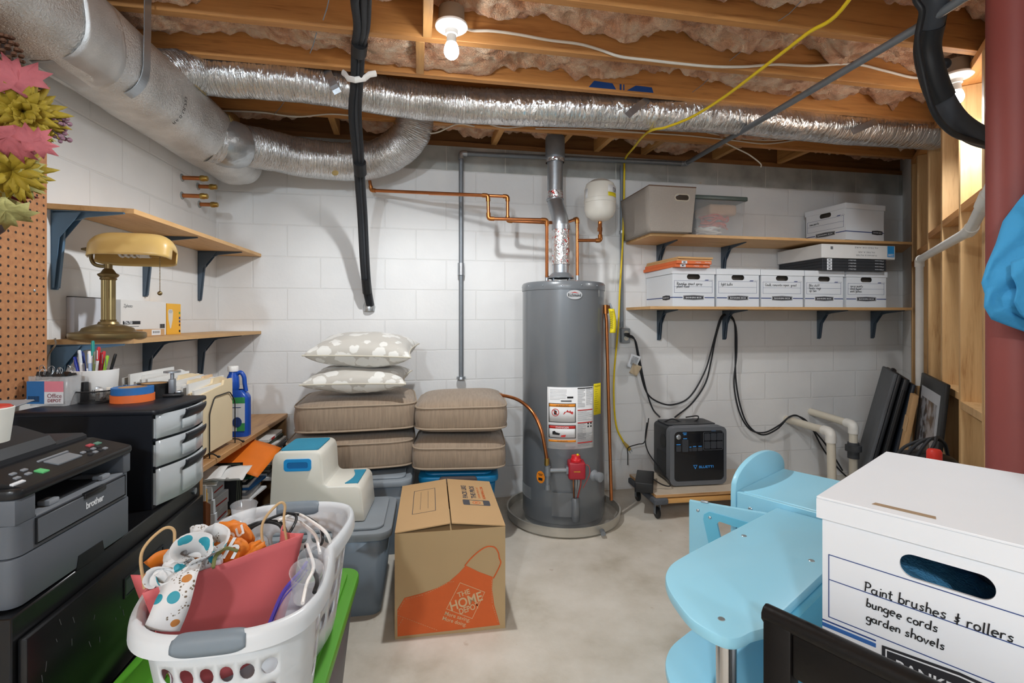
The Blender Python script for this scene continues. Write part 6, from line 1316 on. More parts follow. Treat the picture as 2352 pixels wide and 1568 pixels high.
# blue jug
q = PZ(546, 1000, HB); q.z = HB+.0005; r_ = thing('blue_jug', 'blue plastic detergent jug with a white cap on the bookcase', 'jug', q, radians(8))
M_JUG = mat('jug_blue', '1d4fae', .3, 0, .06)
def jug(u, v):
    a = 2*pi*u; z_ = v*.235; e = 4; c_, s_ = cos(a), sin(a); r = 1/((abs(c_)**e+abs(s_)**e)**(1/e)); k = 1 if v < .82 else 1-.55*((v-.82)/.18)**1.6
    return Vector((.058*c_*r*k, .038*s_*r*(k*.6+.4), z_ if v > .03 else z_))
mb = MB(); mb.grid(jug, 40, 30, wrap=True); mb.bm.faces.new([v for v in mb.bm.verts if abs(v.co.z) < 1e-6]); mb.build('bottle', M_JUG, r_)
MB().lathe([(.026, .23), (.030, .25), (.028, .30), (.019, .318), (.019, .33), (0, .33)], 24, c=(-.022, 0, 0)).build('neck', M_JUG, r_)
MB().tube(cr([(-.005, 0, .315), (.015, 0, .322), (.030, 0, .300), (.034, 0, .262), (.040, 0, .225)], 6), .0105, 12).build('handle', M_JUG, r_)
MB().lathe([(0, .328), (.024, .328), (.025, .332), (.025, .352), (.023, .356), (0, .356)], 32, c=(-.022, 0, 0)).build('cap', M_WHITE, r_)
for x0, x1, z0, z1, m_ in ((-.048, .048, .03, .17, M_CARD), (-.048, .048, .17, .20, mat('label_green', '3d9a5c', .5)), (.01, .048, .03, .07, mat('label_green', '3d9a5c', .5))): MB().box(x0, x1, -.0392 if m_ is M_CARD else -.0398, -.037, z0, z1).build('label', m_, r_, smooth=False)
MB().prism(ell(.012, .075, .022, .026), -.041, -.0398).build('label_picture', M_NAVY, r_, smooth=False); MB().box(-.02, .03, -.0402, -.0392, .148, .151).build('small_print', M_NAVY, r_, smooth=False)
# ================================================================== totes, cushions, boxes in the middle
def tote(name, lab, loc, rz, w_, d, h, mt, ml, handle=None, ridges=0, cat='tote'):
    root = thing(name, lab, cat, loc, rz)
    tapered(0, 0, w_, d, .035, 0, h-.03, .05).build('tub', mt, root, solid=.003)
    mb = MB(); mb.prism(rrect(-.014, -.014, w_+.014, d+.014, .06, 7), h-.045, h-.012, 'z', bev=.006); mb.build('lid', ml, root)
    lid = MB().prism(rrect(.02, .02, w_-.02, d-.02, .045, 7), h-.0125, h, 'z', bev=.006).build('lid_panel', ml, root)
    if ridges:
        for i in range(ridges):
            x = w_*(.22+.56*i/(ridges-1)); MB().box(x-.010, x+.010, .08, d-.08, h-.002, h+.006, .005, 2).build('lid_ridge', ml, root)
    if handle is not None:
        MB().prism(rrect(w_/2-.10, h-.062, w_/2+.10, h-.006, .018), -.034, -.012, 'y', bev=.004).build('latch_handle', handle, root)
    return root
M_TG = mat('tote_grey', '74818d', .42, 0, .05, 6); M_TGL = mat('tote_lid_grey', '8e979f', .42, 0, .04, 6); M_TT = mat('tote_teal', '0d6d9c', .4, 0, .05); M_TGR = mat('tote_lid_green', '58a32f', .42, 0, .06, 8); M_TDK = mat('tote_dark_grey', '5f5f62', .45); M_BRN = mat('latch_brown', '4f4646', .5)
fr1 = Vector((-.512, 2.045, 0)); rz1 = radians(9.5); R1 = Matrix.Rotation(rz1, 3, 'Z')
tote('storage_tote', 'grey lidded tote on the floor under the child step stool', fr1+R1 @ Vector((-.60, 0, 0)), rz1, .60, .41, .37, M_TG, M_TGL)
tote('storage_tote', 'grey lidded tote at the back, under the left cushion pile', Vector((-.515, 2.585, 0))+R1 @ Vector((-.62, 0, 0)), rz1, .60, .42, .41, M_TG, M_TGL)
tote('storage_tote', 'teal lidded tote with a brown latch, under the right cushion pile', Vector((-.485, 2.62, 0)), radians(4), .40, .52, .41, M_TT, M_TT, M_BRN)
# cushions
def cush_mat(name, c, s=(140, 12, 12)):
    m, nt, b = newmat(name); tc = N(nt, 'ShaderNodeTexCoord'); mp = N(nt, 'ShaderNodeMapping'); mp.inputs['Scale'].default_value = s; nt.links.new(tc.outputs['Object'], mp.inputs[0])
    n = N(nt, 'ShaderNodeTexNoise'); n.inputs['Scale'].default_value = 1.; n.inputs['Detail'].default_value = 3; nt.links.new(mp.outputs[0], n.inputs['Vector'])
    l = srgb(c); r = ramp(nt, [(.35, tuple(x*.88 for x in l)), (.65, tuple(min(1, x*1.08) for x in l))]); nt.links.new(n.outputs[0], r.inputs[0]); nt.links.new(r.outputs[0], b.inputs['Base Color']); b.inputs['Roughness'].default_value = .9; b.inputs['Sheen Weight'].default_value = .2
    bp = N(nt, 'ShaderNodeBump'); bp.inputs['Strength'].default_value = .35; bp.inputs['Distance'].default_value = .004; nt.links.new(n.outputs[0], bp.inputs['Height']); nt.links.new(bp.outputs[0], b.inputs['Normal']); return m
M_CUSH = cush_mat('taupe_cushion', '94826f'); M_PIPE = mat('taupe_piping', 'a49380', .9, 0, .1, 90)
def cushion(name, lab, c, rz, w_, d, h, puff, seed, group):
    """h is seam to seam; c is the centre of the underside seam plane"""
    root = thing(name, lab, 'cushion', c, rz, group)
    def outl(a, k=1., e=7.): c_, s_ = cos(a), sin(a); r = 1/((abs(c_)**e+abs(s_)**e)**(1/e)); return w_/2*c_*r*k, d/2*s_*r*k
    def wob(x, y, q): return noise.noise(Vector((x*3.2+seed, y*3.2, seed*2+q)))*.010
    mb = MB()
    def top(u, v):
        a = 2*pi*u; k = 1-v; x, y = outl(a, max(k, .001)); f = 1-k**2.6
        return Vector((x, y, h+puff*f**.55+wob(x, y, 0)*(.4+f)))
    def bot(u, v): a = 2*pi*u; k = v; x, y = outl(a, max(k, .001)); f = 1-k**2.6; return Vector((x, y, -puff*.8*f**.55+wob(x, y, 3)*(.4+f)*.6))
    def side(u, v):
        a = 2*pi*u; x, y = outl(a, 1+.025*sin(pi*v)+.006*noise.noise(Vector((a*6+seed, v*2, 1)))); x0, y0 = outl(a); z_ = h*v+wob(x0, y0, 3*(1-v))*(.4)*(1 if v > .5 else .6)
        return Vector((x, y, z_))
    mb.grid(bot, 96, 12, wrap=True); mb.grid(side, 96, 8, wrap=True); mb.grid(top, 96, 14, wrap=True)
    bmesh.ops.remove_doubles(mb.bm, verts=mb.bm.verts, dist=.0008); mb.build('cover', M_CUSH, root, ang=75, recalc=True)
    for q, z_ in ((0, h), (3, 0)):
        pts = []
        for k in range(96): a = 2*pi*k/96; x, y = outl(a, 1.006); x0, y0 = outl(a); pts.append(Vector((x, y, z_+wob(x0, y0, q)*.4*(1 if q == 0 else .6))))
        MB().tube(pts, .0048, 8, closed=True).build('piping', M_PIPE, root)
    return root
rzL, rzR = radians(13), radians(5)
cl = Vector((-.885, 2.885, 0)); cr_ = Vector((-.298, 2.885, 0))
cushion('seat_cushion', 'taupe seat cushion, bottom of the left pile behind the step stool', cl+Vector((-.02, -.02, .452)), rzL, .66, .58, .128, .035, 1.2, 'taupe outdoor cushions')
cushion('seat_cushion', 'taupe seat cushion on top of the left pile, under the floral pillows', cl+Vector((.0, .0, .648)), rzL, .63, .58, .128, .034, 4.7, 'taupe outdoor cushions')
cushion('seat_cushion', 'taupe seat cushion, bottom of the right pile on the teal tote', cr_+Vector((-.005, -.005, .443)), rzR, .50, .52, .105, .052, 7.9, 'taupe outdoor cushions')
cushion('seat_cushion', 'taupe seat cushion on top of the right pile beside the heater', cr_+Vector((.005, .01, .652)), rzR, .495, .54, .112, .050, 12.3, 'taupe outdoor cushions')
def floral():
    m, nt, b = newmat('floral_fabric'); tc = N(nt, 'ShaderNodeTexCoord'); v = N(nt, 'ShaderNodeTexVoronoi'); v.inputs['Scale'].default_value = 13.; nz = N(nt, 'ShaderNodeTexNoise'); nz.inputs['Scale'].default_value = 30; nt.links.new(tc.outputs['Object'], nz.inputs['Vector'])
    d = N(nt, 'ShaderNodeVectorMath', operation='MULTIPLY_ADD'); d.inputs[1].default_value = (.035, .035, .035); nt.links.new(nz.outputs[1], d.inputs[0]); nt.links.new(tc.outputs['Object'], d.inputs[2]); nt.links.new(d.outputs[0], v.inputs['Vector'])
    n = N(nt, 'ShaderNodeTexNoise'); n.inputs['Scale'].default_value = 5.5; n.inputs['Detail'].default_value = 2; nt.links.new(tc.outputs['Object'], n.inputs['Vector'])
    g = N(nt, 'ShaderNodeMath', operation='ADD'); mlt = N(nt, 'ShaderNodeMath', operation='MULTIPLY'); mlt.inputs[1].default_value = 1.1; nt.links.new(v.outputs['Distance'], mlt.inputs[0]); nt.links.new(mlt.outputs[0], g.inputs[0]); nt.links.new(n.outputs[0], g.inputs[1])
    r = ramp(nt, [(.95, srgb('e0dfda')), (1.03, srgb('c0bcb4'))]); nt.links.new(g.outputs[0], r.inputs[0]); nt.links.new(r.outputs[0], b.inputs['Base Color']); b.inputs['Roughness'].default_value = .75; b.inputs['Sheen Weight'].default_value = .3
    return m
M_FLO = floral(); M_CREAM = mat('cream_piping', 'c9c3b4', .8)
def pillow(lab, c, rz, w_, d, t_, seed, tilt=0.):
    root = thing('throw_pillow', lab, 'pillow', c, rz, 'floral throw pillows'); root.rotation_euler = (tilt, radians(2)*seed % .05, rz)
    def xy(u, v):
        x, y = 2*u-1, 2*v-1; k = .10; return x*(1-k*(1-y*y)*abs(x))*w_/2, y*(1-k*(1-x*x)*abs(y))*d/2
    def s(sg):
        def f(u, v):
            x, y = 2*u-1, 2*v-1; X, Y = xy(u, v); e = max(0, (1-x*x)*(1-y*y)); z_ = sg*t_/2*e**.42*(1+.12*noise.noise(Vector((x*2+seed, y*2, sg))))
            z_ += .006*noise.noise(Vector((x*7+seed, y*7, 2)))*(1-e)*(1 if e > 0 else 0)
            return Vector((X, Y, z_))
        return f
    mb = MB(); mb.grid(s(1), 44, 44); mb.grid(lambda u, v: s(-1)(1-u, v), 44, 44); bmesh.ops.remove_doubles(mb.bm, verts=mb.bm.verts, dist=.0006); mb.build('cover', M_FLO, root, ang=80, recalc=True)
    pts = [Vector((*xy(k/30, 0), 0)) for k in range(30)]+[Vector((*xy(1, k/30), 0)) for k in range(30)]+[Vector((*xy(1-k/30, 1), 0)) for k in range(30)]+[Vector((*xy(0, 1-k/30), 0)) for k in range(30)]
    MB().tube(pts, .004, 6, closed=True).build('piping', M_CREAM, root); return root
pillow('grey floral throw pillow, lower of the two on the cushions', Vector((-.855, 2.80, .905)), radians(7), .54, .42, .15, 3, radians(4))
pillow('grey floral throw pillow on top, with the plump face', Vector((-.835, 2.83, 1.062)), radians(5), .56, .44, .19, 5, radians(7))
# moving carton
q0 = Vector((-.451, 1.909, 0)); rzc = radians(9.4); wC, dC, hC = .43, .545, .405
M_CARDB = mat('brown_cardboard', 'b59a72', .72, 0, .06, 5); M_CARDT = mat('brown_cardboard_top', 'bf9c70', .72, 0, .05, 5); M_HDO = mat('print_orange', 'd1602a', .65, 0, .06, 30); M_HDG = mat('print_slate', '4a4a50', .65)
mc = thing('moving_box', 'brown cardboard moving box with an orange apron print, beside the water heater', 'box', q0, rzc)
t = .004; MB().box(0, wC, 0, t, 0, hC).box(0, wC, dC-t, dC, 0, hC).box(0, t, t, dC-t, 0, hC).box(wC-t, wC, t, dC-t, 0, hC).box(t, wC-t, t, dC-t, 0, t).build('carton', M_CARDB, mc, smooth=False)
MB().box(.006, wC-.006, .004, dC*.42, hC-.006, hC-.003).build('inner_flap', M_CARDB, mc, smooth=False)
fa = radians(6.5)
for s_, M_ in ((0, Matrix.Translation((0, 0, hC+.001)) @ Matrix.Rotation(-fa, 4, 'Y')), (1, Matrix.Translation((wC, 0, hC+.001)) @ Matrix.Rotation(fa, 4, 'Y'))):
    x0, x1 = (0, wC*.498) if s_ == 0 else (-wC*.498, 0)
    fl = MB().box(x0, x1, .001, dC-.001, 0, .004, M=M_).build('top_flap', M_CARDT, mc, smooth=False)
    fn = lambda x, y, M_=M_: M_ @ Vector((x, y, .0046))
    if s_ == 0:
        a, b_, c_, d_ = wC*.14, wC*.37, dC*.28, dC*.80
        mb = MB(); mb.prism([(a, c_), (b_, c_), (b_, d_), (a, d_)], .0042, .0047, 'z', holes=[[(a+.0025, c_+.0025), (b_-.0025, c_+.0025), (b_-.0025, d_-.0025), (a+.0025, d_-.0025)]], M=M_)
        for k in (1, 2): mb.box(a+(b_-a)*k/3, a+(b_-a)*k/3+.0012, c_+.04, d_-.03, .0042, .0047, M=M_)
        mb.build('printed_frame', M_HDG, fl, smooth=False)
    else:
        def vert(cx, cy): return lambda x, y: M_ @ Vector((cx-y, cy+x, .0047))
        lettering(fl, 'PACK LIKE', M_HDG, vert(-wC*.325, dC*.68), width=.17, height=.024, bold=.03); lettering(fl, 'THE PROS', M_HDG, vert(-wC*.235, dC*.675), width=.165, height=.024, bold=.03)
        lettering(fl, 'LEARN MORE AT', M_HDO, vert(-wC*.175, dC*.67), width=.15, height=.009); lettering(fl, 'HDMOVING.COM', M_HDO, vert(-wC*.125, dC*.67), width=.165, height=.013, bold=.02)
        xa, xb, ya, yb = -wC*.36, -wC*.08, dC*.37, dC*.485
        MB().prism(rrect(xa, ya, xb, yb, .008), .0042, .0048, 'z', holes=[[(xa+.03, ya+.005), (xb-.03, ya+.005), (xb-.03, yb-.005), (xa+.03, yb-.005)]], M=M_).build('phone_print', M_HDG, fl, smooth=False)
        MB().prism(ell((xa+xb)/2, (ya+yb)/2, .018, .018), .0042, .0048, 'z', holes=[ell((xa+xb)/2, (ya+yb)/2, .0155, .0155)], M=M_).build('play_ring', M_HDO, fl, smooth=False); MB().prism([((xa+xb)/2-.006, (ya+yb)/2-.007), ((xa+xb)/2+.008, (ya+yb)/2), ((xa+xb)/2-.006, (ya+yb)/2+.007)], .0042, .0048, 'z', M=M_).build('play_mark', M_HDO, fl, smooth=False)
MB().box(-.0004, wC*.004, -.001, .0, .01, hC-.01).build('corner_seam', M_CARDT, mc, smooth=False)
def uvq(x, y):      # print position measured on the box front in the photo crop
    l = 215+(200-215)*(y-655)/800; rr = 1040+(1035-1040)*(y-590)/775; u = (x-l)/(rr-l); yt = 655+(590-655)*u; yb_ = 1455+(1365-1455)*u; return u*wC, (yb_-y)/(yb_-yt)*hC
def qp(l): return [uvq(*p) for p in l]
MB().prism(qp([(220, 1432), (222, 1230), (275, 1140), (400, 1105), (520, 1062), (610, 1012), (680, 950), (735, 890), (835, 938), (940, 975), (935, 1070), (950, 1190), (993, 1340), (600, 1388)]), -.0010, 0).build('apron_print', M_HDO, mc, smooth=False)
st = [Vector((p[0], -.0008, p[1])) for p in qp([(728, 892), (770, 840), (830, 785), (880, 752), (920, 742), (960, 752), (985, 790), (992, 830), (1003, 860), (995, 890), (970, 940), (945, 985)])]
MB().tube(cr(st, 4), .0026, 6, flat=1.).build('apron_strap', M_HDO, mc)
M_KR = mat('print_kraft', 'cfae86', .7)
mb = MB()
for a, b_ in (((225, 1245), (280, 1150)), ((285, 1148), (420, 1112)), ((430, 1108), (600, 1022)), ((610, 1016), (650, 1010)), ((930, 1000), (935, 1180)), ((937, 1190), (980, 1325)), ((225, 1270), (520, 1385)), ((230, 1350), (265, 1290))):
    p, q_ = Vector((uvq(*a)[0], -.0014, uvq(*a)[1])), Vector((uvq(*b_)[0], -.0014, uvq(*b_)[1])); n_ = max(3, int((q_-p).length/.009))
    for k in range(n_): mb.tube([p.lerp(q_, k/n_), p.lerp(q_, (k+.6)/n_)], .0007, 4)
o = mb.build('stitch_print', M_KR, mc); o['kind'] = 'stuff'
dm = qp([(690, 1018), (880, 1090), (780, 1295), (583, 1222)]); dc = (sum(p[0] for p in dm)/4, sum(p[1] for p in dm)/4)
MB().prism(dm, -.0016, -.0010, holes=[[(dc[0]+(p[0]-dc[0])*.965, dc[1]+(p[1]-dc[1])*.965) for p in dm]]).build('logo_frame', M_KR, mc, smooth=False)
ra = atan2(uvq(850, 1110)[1]-uvq(610, 1195)[1], uvq(850, 1110)[0]-uvq(610, 1195)[0])
for s_, x, y, ww, hh in (('THE', 716, 1100, .050, .020), ('HOME', 735, 1160, .128, .038), ('DEPOT', 757, 1215, .080, .024)):
    u_, v_ = uvq(x, y); lettering(mc, s_, M_KR, on_y(u_, -.0017, v_, ra), width=ww, height=hh, bold=.02)
u_, v_ = uvq(668, 1284); lettering(mc, 'More saving.', M_KR, on_y(u_, -.0016, v_, radians(-21)), width=.106, bold=.01); u_, v_ = uvq(645, 1320); lettering(mc, 'More doing.', M_KR, on_y(u_, -.0016, v_, radians(-21)), width=.100, bold=.01)
# child step stool on the grey tote
M_ST = mat('stool_cream', 'dcdad0', .3, 0, .03); M_STB = mat('stool_teal_mat', '2b88a8', .7); M_STH = mat('stool_blue', '2193d8', .4)
R9 = radians(6); s0 = P(728, 1205, 2.13); s0.z = .3705
stl = thing('step_stool', 'cream two-step child stool with blue treads on the grey tote', 'step stool', (-.83, 2.09, .3705), R9)
prof = [(-.19, 0), (-.175, .27), (-.165, .295), (-.145, .305), (.005, .305), (.022, .295), (.030, .27), (.036, .168), (.050, .155), (.165, .155), (.182, .148), (.192, .13), (.205, 0)]
def stw(y): return 1.
mb = MB(); n_ = len(prof); D2 = .26
for y0, k0 in ((0, .0), (D2, .0)): pass
mb.prism(prof, 0, D2, 'y', bev=.012); mb.build('body', M_ST, stl)
MB().prism(rrect(-.148, .02, .006, D2-.03, .015), .3052, .309, 'z').build('upper_tread', M_STB, stl)
mb = MB(); mb.prism([(.115+.02*sin(k/8*pi), .03+.19*k/8) for k in range(9)]+[(.170-.0*k, .22-.19*k/8) for k in range(9)], .1552, .1585, 'z'); mb.build('lower_tread', M_STB, stl)
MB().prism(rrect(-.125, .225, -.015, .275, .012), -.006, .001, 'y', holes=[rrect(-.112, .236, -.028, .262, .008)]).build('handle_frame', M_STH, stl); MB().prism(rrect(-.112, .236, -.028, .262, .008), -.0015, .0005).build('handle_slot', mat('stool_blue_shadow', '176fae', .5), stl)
# green tote and laundry basket
fr2 = Vector((-.541, 1.782, 0)); rz2 = radians(8.7); R2 = Matrix.Rotation(rz2, 3, 'Z')
gt = tote('storage_tote', 'grey tote with a bright green lid under the laundry basket', fr2+R2 @ Vector((-.500, -.72, 0)), rz2, .486, .70, .36, M_TDK, M_TGR, None, 3)
bc_ = Vector((-.612, 1.235, .3670)); RBK = radians(10)
bk = thing('laundry_basket', 'white plastic laundry basket with grey handles, full of party things', 'basket', bc_, RBK)
M_BK = mat('basket_white', 'd5dade', .35, 0, .03); M_BKH = mat('basket_grey', '79858f', .5)
A_, B_, HBK = .190, .315, .278
def ol(a, k=1., ext=0.):
    e = 3.2; c_, s_ = cos(a), sin(a); r = 1/((abs(c_)**e+abs(s_)**e)**(1/e)); x, y = A_*c_*r, B_*s_*r
    x *= 1-.10*max(0, -s_)*0
    x *= 1+.03*s_
    if c_ > 0: x -= .052*max(0, 1-abs(s_)*1.35)*1.0
    d = Vector((x, y)).normalized(); return x*k+d.x*ext, y*k+d.y*ext
def zrim(a): return HBK-.004*max(0, -sin(a))
def wall(u, v):
    a = 2*pi*u; k = .80+.20*v**.8; x, y = ol(a, k); return Vector((x, y, v*(zrim(a)-.004)))
NU, NV = 32, 5
mb = MB()
for i in range(NU):
    for j in range(NV):
        a = (i+.5)/NU; sn = sin(2*pi*a); cs = cos(2*pi*a); endz = abs(sn) > .9
        hole = j in (1, 2, 3) and not (abs(abs(sn)-.72) < .14)
        if abs(sn) > .985 and j == 4 : hole = False
        bd = []
        for k in range(4): bd.append((k/4, 0))
        for k in range(4): bd.append((1, k/4))
        for k in range(4): bd.append((1-k/4, 1))
        for k in range(4): bd.append((0, 1-k/4))
        f = lambda s_, t_: wall((i+s_)/NU, (j+t_)/NV)
        V = [mb.bm.verts.new(f(*p)) for p in bd]
        if not hole: mb.bm.faces.new(V); continue
        Hh = []
        for p in bd:
            a_ = atan2(p[1]-.5, p[0]-.5); Hh.append(mb.bm.verts.new(f(.5+.36*cos(a_), .5+.34*sin(a_))))
        for k in range(16): mb.bm.faces.new((V[k], V[(k+1) % 16], Hh[(k+1) % 16], Hh[k]))
bmesh.ops.remove_doubles(mb.bm, verts=mb.bm.verts, dist=.0004)
mb.build('basket_wall', M_BK, bk, ang=60, solid=.0032, recalc=True)
mb = MB(); mb.bm.faces.new([mb.bm.verts.new(wall(k/96, 0)+Vector((0, 0, .001))) for k in range(96)]); mb.build('basket_floor', M_BK, bk, solid=.003)
rp = [(-.004, -.022), (-.004, -.002), (.002, .008), (.010, .012), (.019, .009), (.024, .001), (.026, -.010), (.027, -.024), (.023, -.024), (.022, -.010), (.020, -.002)]
mb = MB(); mb.grid(lambda u, v: (lambda p, a: Vector((*ol(a, 1., p[0]), zrim(a)+p[1])))(rp[round(v*(len(rp)-1))], 2*pi*u), 128, len(rp)-1, wrap=True); mb.build('rim', M_BK, bk, ang=50)
for a0 in (-pi/2, pi/2):
    mb = MB(); rq = [(-.007, -.022), (-.007, .0), (.001, .0115), (.010, .0155), (.020, .0125), (.026, .003), (.028, -.008), (.028, -.020)]
    def hd(u, v):
        a = a0+(u-.5)*.62; p = rq[round(v*(len(rq)-1))]; q = 1-abs(2*u-1)**6*.4; return Vector((*ol(a, 1., p[0]*1), zrim(a)+p[1]*q))
    mb.grid(hd, 24, len(rq)-1); mb.build('handle', M_BKH, bk, ang=60, solid=.001)
# contents of the basket: gift bag
M_PINK = mat('gift_bag_pink', 'd4696c', .55, 0, .08, 3, .12, 12); M_KIN = mat('gift_bag_inside', 'b98d5c', .8); M_TWINE = mat('twine', 'c7a67a', .8)
fbk = Matrix.Translation(bc_) @ Matrix.Rotation(RBK, 4, 'Z')
ga, gb = P(327, 1362, .985), P(697, 1224, 1.225)
gd = (gb-ga); gd.z = 0; gx = gd.normalized(); gy = Vector((-gx.y, gx.x, 0)); WG = gd.length; zb_ = .41; 
gbag = thing('gift_bag', 'pink paper gift bag with twine handles lying in the laundry basket', 'bag', Vector((ga.x, ga.y, zb_)), atan2(gx.y, gx.x)); zt0, zt1 = ga.z-zb_, gb.z-zb_
def gface(u, v, y_=0.): 
    x = WG*(u*(.60+.40*v)+.24*(1-v)); return Vector((x, y_+.05*(1-v)+.012*sin(u*5)*sin(v*3)+.012*noise.noise(Vector((u*3, v*3, y_*9))), (zt0+(zt1-zt0)*u)*v))
GD = .105
for nm, y_ in (('front_panel', 0.), ('back_panel', GD)):
    mb = MB(); mb.grid(lambda u, v: gface(u, v*(1. if y_ == 0 else .90-.16*u), y_), 18, 14); mb.build(nm, M_PINK, gbag, ang=30, solid=.0012)
for nm, u_ in (('side_panel', 0), ('side_panel', 1)):
    mb = MB(); mb.grid(lambda u, v: gface(u_, v, 0)*(1-u)+gface(u_, v, GD)*u+Vector(((.03 if u_ == 0 else -.03)*sin(pi*u)*v, 0, 0)), 6, 8); mb.build(nm, M_PINK, gbag, ang=30, solid=.0012)
mb = MB(); mb.grid(lambda u, v: gface(.04+.92*u, .82, GD*(.18+.7*v)), 8, 6)
for v_ in mb.bm.verts: v_.co.z -= .05
mb.build('bag_lining', M_KIN, gbag)
for (x0, x1, y_, zz_, hgt) in ((.02, .085, GD*.8, .30, .085), (WG*.74, WG*.91, .02, .335, .085)):
    za = (zt0+(zt1-zt0)*(x0/WG)); mb = MB(); mb.tube(cr([(x0, y_, za-.03), (x0-.005, y_, za+hgt*.55), (x0+.03, y_, za+hgt), ((x0+x1)/2+.02, y_, za+hgt*.92), (x1-.01, y_, za+hgt*.45), (x1, y_, za-.03)], 8), .0032, 8); mb.build('twine_handle', M_TWINE, gbag)
# zip bag
zbg = thing('zip_bag', 'clear zip bag with a purple seal against the pink gift bag', 'bag', Vector((ga.x, ga.y, zb_)), atan2(gx.y, gx.x))
M_ZIP = clear_mat('zip_clear', 'd9d4e6', .28, .15); M_PUR = mat('zip_purple', '5a4db5', .3)
z0_, z1_ = Vector((WG*.62, -.035, zt1*.30)), Vector((WG*1.0, -.014, zt1*.78))
def zf_(u, v): p = z0_.lerp(z1_, u)+Vector((.0, .0, .04*sin(u*pi)*.4)); return p+Vector((.10*v*.3*(1-u), -.012*sin(v*3)-.006*sin(u*9+v*4), -(.02+.17*u)*v))
mb = MB(); mb.grid(zf_, 20, 12); mb.build('film', M_ZIP, zbg, solid=.0004)
for k in (0, .05, .10): MB().tube([zf_(i/20, k)+Vector((0, -.002, 0)) for i in range(21)], .004 if k == 0 else .0016, 6).build('zip_seal', M_PUR, zbg)
# ribbons
def ribbon_mat(name, base, c1, c2, sc=34):
    m, nt, b = newmat(name); tc = N(nt, 'ShaderNodeTexCoord'); v = N(nt, 'ShaderNodeTexVoronoi'); v.inputs['Scale'].default_value = sc; nt.links.new(tc.outputs['Object'], v.inputs['Vector'])
    r = ramp(nt, [(.0, srgb(c1)), (.22, srgb(c1)), (.23, srgb(c2)), (.36, srgb(c2)), (.37, srgb(base)), (1., srgb(base))]); r.color_ramp.interpolation = 'CONSTANT'
    sp = N(nt, 'ShaderNodeSeparateColor'); nt.links.new(v.outputs['Color'], sp.inputs[0]); nt.links.new(sp.outputs[0], r.inputs[0])
    g = N(nt, 'ShaderNodeMath', operation='LESS_THAN'); g.inputs[1].default_value = .40; nt.links.new(v.outputs['Distance'], g.inputs[0])
    v2 = N(nt, 'ShaderNodeTexVoronoi'); v2.inputs['Scale'].default_value = sc*5; nt.links.new(tc.outputs['Object'], v2.inputs['Vector']); r2 = ramp(nt, [(.25, srgb('6b5a45')), (.42, srgb(base))]); nt.links.new(v2.outputs['Distance'], r2.inputs[0])
    n3 = N(nt, 'ShaderNodeTexNoise'); n3.inputs['Scale'].default_value = 22; nt.links.new(tc.outputs['Object'], n3.inputs['Vector']); g3 = N(nt, 'ShaderNodeMath', operation='GREATER_THAN'); g3.inputs[1].default_value = .55; nt.links.new(n3.outputs[0], g3.inputs[0])
    m0 = N(nt, 'ShaderNodeMix', data_type='RGBA'); m0.inputs[6].default_value = srgb(base)+(1,); nt.links.new(g3.outputs[0], m0.inputs[0]); nt.links.new(r2.outputs[0], m0.inputs[7])
    mx = N(nt, 'ShaderNodeMix', data_type='RGBA'); nt.links.new(g.outputs[0], mx.inputs[0]); nt.links.new(m0.outputs[2], mx.inputs[6]); nt.links.new(r.outputs[0], mx.inputs[7]); nt.links.new(mx.outputs[2], b.inputs['Base Color']); b.inputs['Roughness'].default_value = .6; return m
M_RIB = ribbon_mat('pumpkin_ribbon', 'd9dadb', '2a93a6', 'b9793a'); M_RIBO = mat('orange_ribbon', 'd97a22', .6, 0, .15, 50); M_RIBG = mat('olive_trim', '6d7040', .7)
def strip(root, nm, m, pts, w_, wdir=None, th=.0008, n=8):
    path = cr([Vector(p) for p in pts], n); mb = MB(); L = len(path); prev = None; rows = []
    for i, p in enumerate(path):
        t_ = (path[min(i+1, L-1)]-path[max(i-1, 0)]).normalized(); wd = Vector(wdir) if wdir is not None else Vector((.3, -.9, .3)); wd = (wd-t_*wd.dot(t_)).normalized()
        rows.append([mb.bm.verts.new(p+wd*w_*(k/4-.5)+t_.cross(wd)*.006*sin(k/4*pi)) for k in range(5)])
    for a, b_ in zip(rows, rows[1:]):
        for k in range(4): mb.bm.faces.new((a[k], a[k+1], b_[k+1], b_[k]))
    return mb.build(nm, m, root, ang=70, solid=th)
rb0 = P(460, 1290, 1.10); rib = thing('ribbon_bow', 'white ribbon bow printed with teal and orange pumpkins, spilling over the gift bag', 'ribbon', rb0)
rp_ = lambda px, py, Y: P(px, py, Y)-rb0
strip(rib, 'ribbon_tail', M_RIB, [rp_(430, 1300, 1.04), rp_(415, 1330, 1.00), rp_(402, 1370, .975), rp_(385, 1415, .965), rp_(372, 1445, .962)], .062, (.9, .4, .25))
strip(rib, 'ribbon_loop', M_RIB, [rp_(425, 1310, 1.06), rp_(405, 1275, 1.05), rp_(430, 1250, 1.06), rp_(470, 1255, 1.08), rp_(475, 1290, 1.06), rp_(440, 1312, 1.04)], .075, (.5, -.3, .8))
strip(rib, 'ribbon_loop', M_RIB, [rp_(400, 1320, 1.03), rp_(365, 1320, 1.03), rp_(358, 1340, 1.03), rp_(385, 1350, 1.01), rp_(420, 1325, 1.03)], .06, (.4, -.5, .7))
strip(rib, 'ribbon_loop', M_RIB, [rp_(465, 1265, 1.12), rp_(460, 1232, 1.13), rp_(490, 1222, 1.15), rp_(515, 1240, 1.14), rp_(500, 1275, 1.10), rp_(470, 1290, 1.07)], .06, (.6, -.3, .7))
